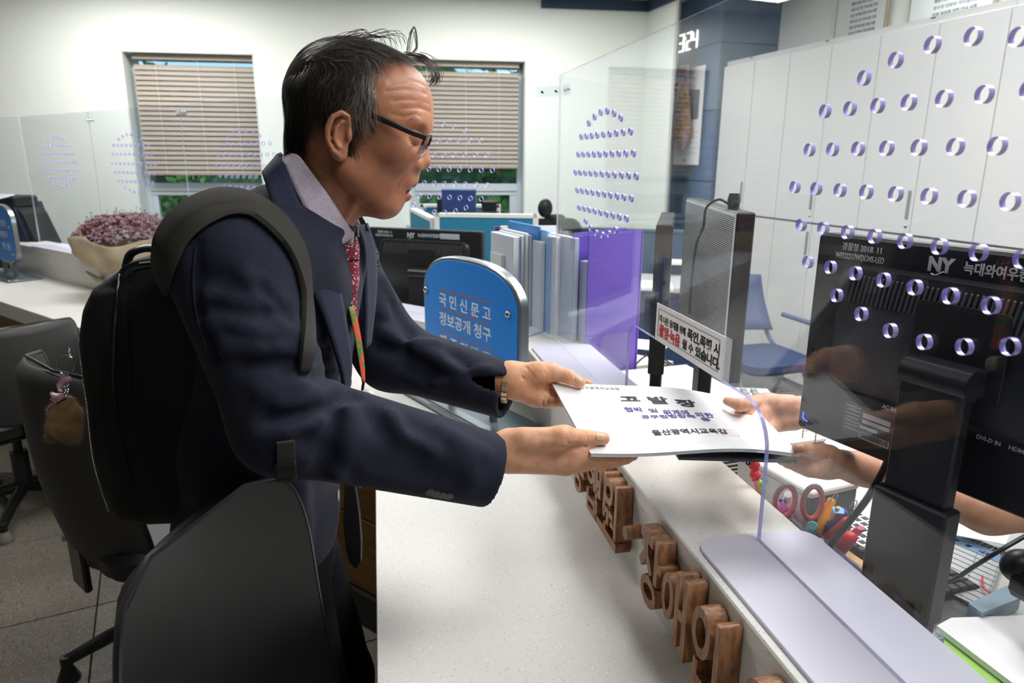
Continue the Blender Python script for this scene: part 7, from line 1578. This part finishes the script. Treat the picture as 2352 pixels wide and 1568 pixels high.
fb_ = lambda p: np.min([capd(p, a, b, ra, rb) for a, b, ra, rb, k in pr], axis=0)
C1 = [(list(onsurf(pts, fb_)[0]), w_, dp) for pts, w_, dp in (([(1765, 905), (1752, 925), (1740, 945)], .003, .001), ([(1790, 950), (1770, 965), (1765, 985)], .004, .0018), ([(1810, 935), (1830, 930), (1850, 932)], .004, .0015))]
lo, hi = bigbox([x for q in pr for x in q[:2]], .05); ch1, f3 = hand(pr, lo, hi, 'left_hand', ck_, h=.0022, post=post1, m=m_skc, cols=lambda P: tintc(P, [t3], .014, (1, .78, .70)))
# nearer hand
pr = []
W3 = J(1975, 1075, 1.06); El = J(2330, 1215, .98)
A(J(2420, 1170, 1.0), J(2270, 1170, 1.02), .036, .036, .02); A(J(2270, 1170, 1.02), J(2080, 1110, 1.05), .036, .031, .02); A(J(2080, 1110, 1.05), W3, .031, .0245, .02)
A(W3, J(1895, 1062, 1.05), .0245, .021, .018); A(J(1950, 1062, 1.045), J(1885, 1045, 1.035), .017, .015, .014)
t1, t2, t3 = J(1888, 1040, 1.035), OP(1856, 1033, .012), OP(1832, 1030, .0085)
A(J(1905, 1044, 1.035), t1, .0155, .0135, .01); A(t1, t2, .0132, .0108, .006); A(t2, t3, .0105, .0085, .004)
for (a, b, c, d) in (((1893, 1062, 1.03), (1830, 1055), (1782, 1048), .0130), ((1893, 1070, 1.035), (1835, 1064), (1795, 1058), .0130), ((1898, 1078, 1.045), (1845, 1072), (1808, 1065), .0125), ((1905, 1085, 1.055), (1860, 1080), (1828, 1072), .0112)):
    o_ = -.016-.006*((a[1]-1062)/8); A(J(*a), OP(*b, o_), d, .0100, .009); A(OP(*b, o_), OP(*c, o_+.003), .0098, .0070, .004)
fb_ = lambda p: np.min([capd(p, a, b, ra, rb) for a, b, ra, rb, k in pr], axis=0)
C1 = [(list(onsurf(pts, fb_)[0]), w_, dp) for pts, w_, dp in (([(1880, 1053), (1900, 1053), (1915, 1052)], .002, .0022), ([(1858, 1022), (1861, 1032), (1860, 1042)], .0013, .001), ([(1864, 1022), (1867, 1033)], .0013, .0009), ([(1853, 1022), (1855, 1032)], .0012, .0007))]
lo, hi = bigbox([x for q in pr for x in q[:2]], .05); ch2, f4 = hand(pr, lo, hi, 'right_hand', ck_, h=.0022, post=post1, m=m_skc, cols=lambda P: tintc(P, [t3], .012, (1, .80, .74)))
nail(ch2, (1838, 1026), f4, t2, t3, .0095, .011)
# upper body, outside the picture to the right: short-sleeved navy top
m_top = mat('navy_top', (38, 54, 88), .8); bx0 = np.array([1.22, 1.22, 0])
shN, shF = np.array([1.16, 1.02, 1.20]), np.array([1.20, 1.42, 1.20]); el1 = J(2420, 1170, 1.0); el2 = J(2080, 1010, 1.22)+np.array([.25, .06, .0])
def arms(p): d = capd(p, el1, shN, .038, .048); return smin(d, capd(p, J(2080, 1010, 1.22), el2, .038, .040), .02) if True else d
def skinb(p):
    d = smin(arms(p), capd(p, el2, shF, .040, .048), .02); hd = np.array([1.10, 1.22, 1.44]); d = smin(d, ell(p, hd, (.092, .075, .112)), .02); d = smin(d, capd(p, (1.17, 1.22, 1.24), (1.12, 1.22, 1.36), .055, .052), .02)
    d = smin(d, ell(p, hd+np.array([-.095, 0, -.015]), (.016, .012, .02)), .012); d = smin(d, ell(p, hd+np.array([-.06, 0, -.075]), (.035, .04, .03)), .03)
    for s in (-1, 1): d = smin(d, ell(p, hd+np.array([.01, .074*s, -.01]), (.016, .008, .03)), .006); d = smax(d, -(np.linalg.norm(p-(hd+np.array([-.092, .03*s, .01])), axis=1)-.012), .012)
    return d
P_, F_ = sdf_mesh(skinb, (.55, .8, .9), (1.4, 1.6, 1.66), .007); np_mesh('body', P_, F_, m_skc, ck_, np.ones((len(P_), 3)))
hdp = np.array([1.10, 1.22, 1.44])
P_, F_ = sdf_mesh(lambda p: smin(smax(ell(p, hdp+np.array([.015, 0, .01]), (.105, .088, .122)), (1.062-p[:, 0])*.80-(p[:, 2]-1.49)*.60, .01), capd(p, (1.17, 1.22, 1.43), (1.20, 1.22, 1.27), .065, .05, 1.3, (0, 1, 0)), .02), (.9, 1.05, 1.15), (1.35, 1.4, 1.62), .007)
np_mesh('hair', P_, F_, mat('clerk_hair', (34, 30, 30), .5), ck_)
w = MB()
for s in (-1, 1): w.ball((1.024, 1.22+.03*s, 1.452), .0095, n=8)
w.build('eyes', m_ink, ck_, smooth='all'); w = MB(); w.tube([(1.008, 1.20, 1.378), (1.000, 1.22, 1.377), (1.008, 1.24, 1.378)], [.003, .005, .003], 8); w.build('lips', mat('lip_colour', (176, 92, 88), .4), ck_, smooth='all')
def topf(p):
    d = capd(p, (1.24, 1.22, .62), (1.18, 1.22, 1.17), .125, .115, 1.4, (0, 1, 0)); d = smin(d, capd(p, tuple(shN+np.array([.01, .01, .01])), shN+(el1-shN)*.42, .078, .064), .03); return smin(d, capd(p, tuple(shF+np.array([.0, -.01, .01])), shF+(el2-shF)*.42, .078, .064), .03)
P_, F_ = sdf_mesh(topf, (.8, .85, .45), (1.5, 1.65, 1.32), .010); np_mesh('shirt', P_, F_, m_top, ck_)
P_, F_ = sdf_mesh(lambda p: smin(capd(p, (1.24, 1.12, .56), (.98, 1.10, .54), .085, .07), capd(p, (1.24, 1.32, .56), (.98, 1.34, .54), .085, .07), .03), (.8, .95, .4), (1.4, 1.5, .7), .012); np_mesh('trousers', P_, F_, m_top, ck_)
P_, F_ = sdf_mesh(lambda p: smin(capd(p, (.98, 1.10, .54), (.99, 1.10, .08), .062, .045), capd(p, (.98, 1.34, .54), (.99, 1.34, .08), .062, .045), .01), (.8, .95, 0), (1.2, 1.5, .64), .012); np_mesh('trousers', P_, F_, m_top, ck_)
cch = thing('swivel_chair', 'clerk\'s black chair behind the counter', 'chair', Matrix.Translation((1.27, 1.22, 0)))
MB().prism(rrect(.46, .46, .08, 6), .40, .465, ch=.02).build('seat', m_lea, cch, smooth=40); MB().box((.24, 0, .75), (.05, .42, .5), .02).build('backrest', m_lea, cch); MB().tube([(0, 0, .06), (0, 0, .41)], .03, 12).build('gas_column', m_blk2, cch, smooth=True); star(cch, (0, 0), .28, .08, m_blk2)
# bracelet with dangling charms on the clerk's farther wrist
br = thing('charm_bracelet', 'thin gold bracelet with two dangling chains on the clerk\'s wrist', 'bracelet'); m_gold = mat('thin_gold', (196, 160, 96), .3, .8)
w = MB(); c = J(1860, 955, 1.262); ax = Wc-J(2080, 1010, 1.22); ax /= np.linalg.norm(ax); a1 = np.cross(ax, (0, 0, 1)); a1 /= np.linalg.norm(a1); a2 = np.cross(ax, a1); w.tube([c+(a1*math.cos(t)+a2*math.sin(t))*.0305 for t in np.linspace(0, 2*PI, 31)], .0009, 5, cap=False); w.build('bangle', m_gold, br, smooth=True)
w = MB(); links(w, J(1845, 985, 1.25), J(1843, 1005, 1.25), 6); links(w, J(1875, 990, 1.25), J(1871, 1022, 1.25), 9); w.build('dangling_chain', m_gold, br, kind='stuff')
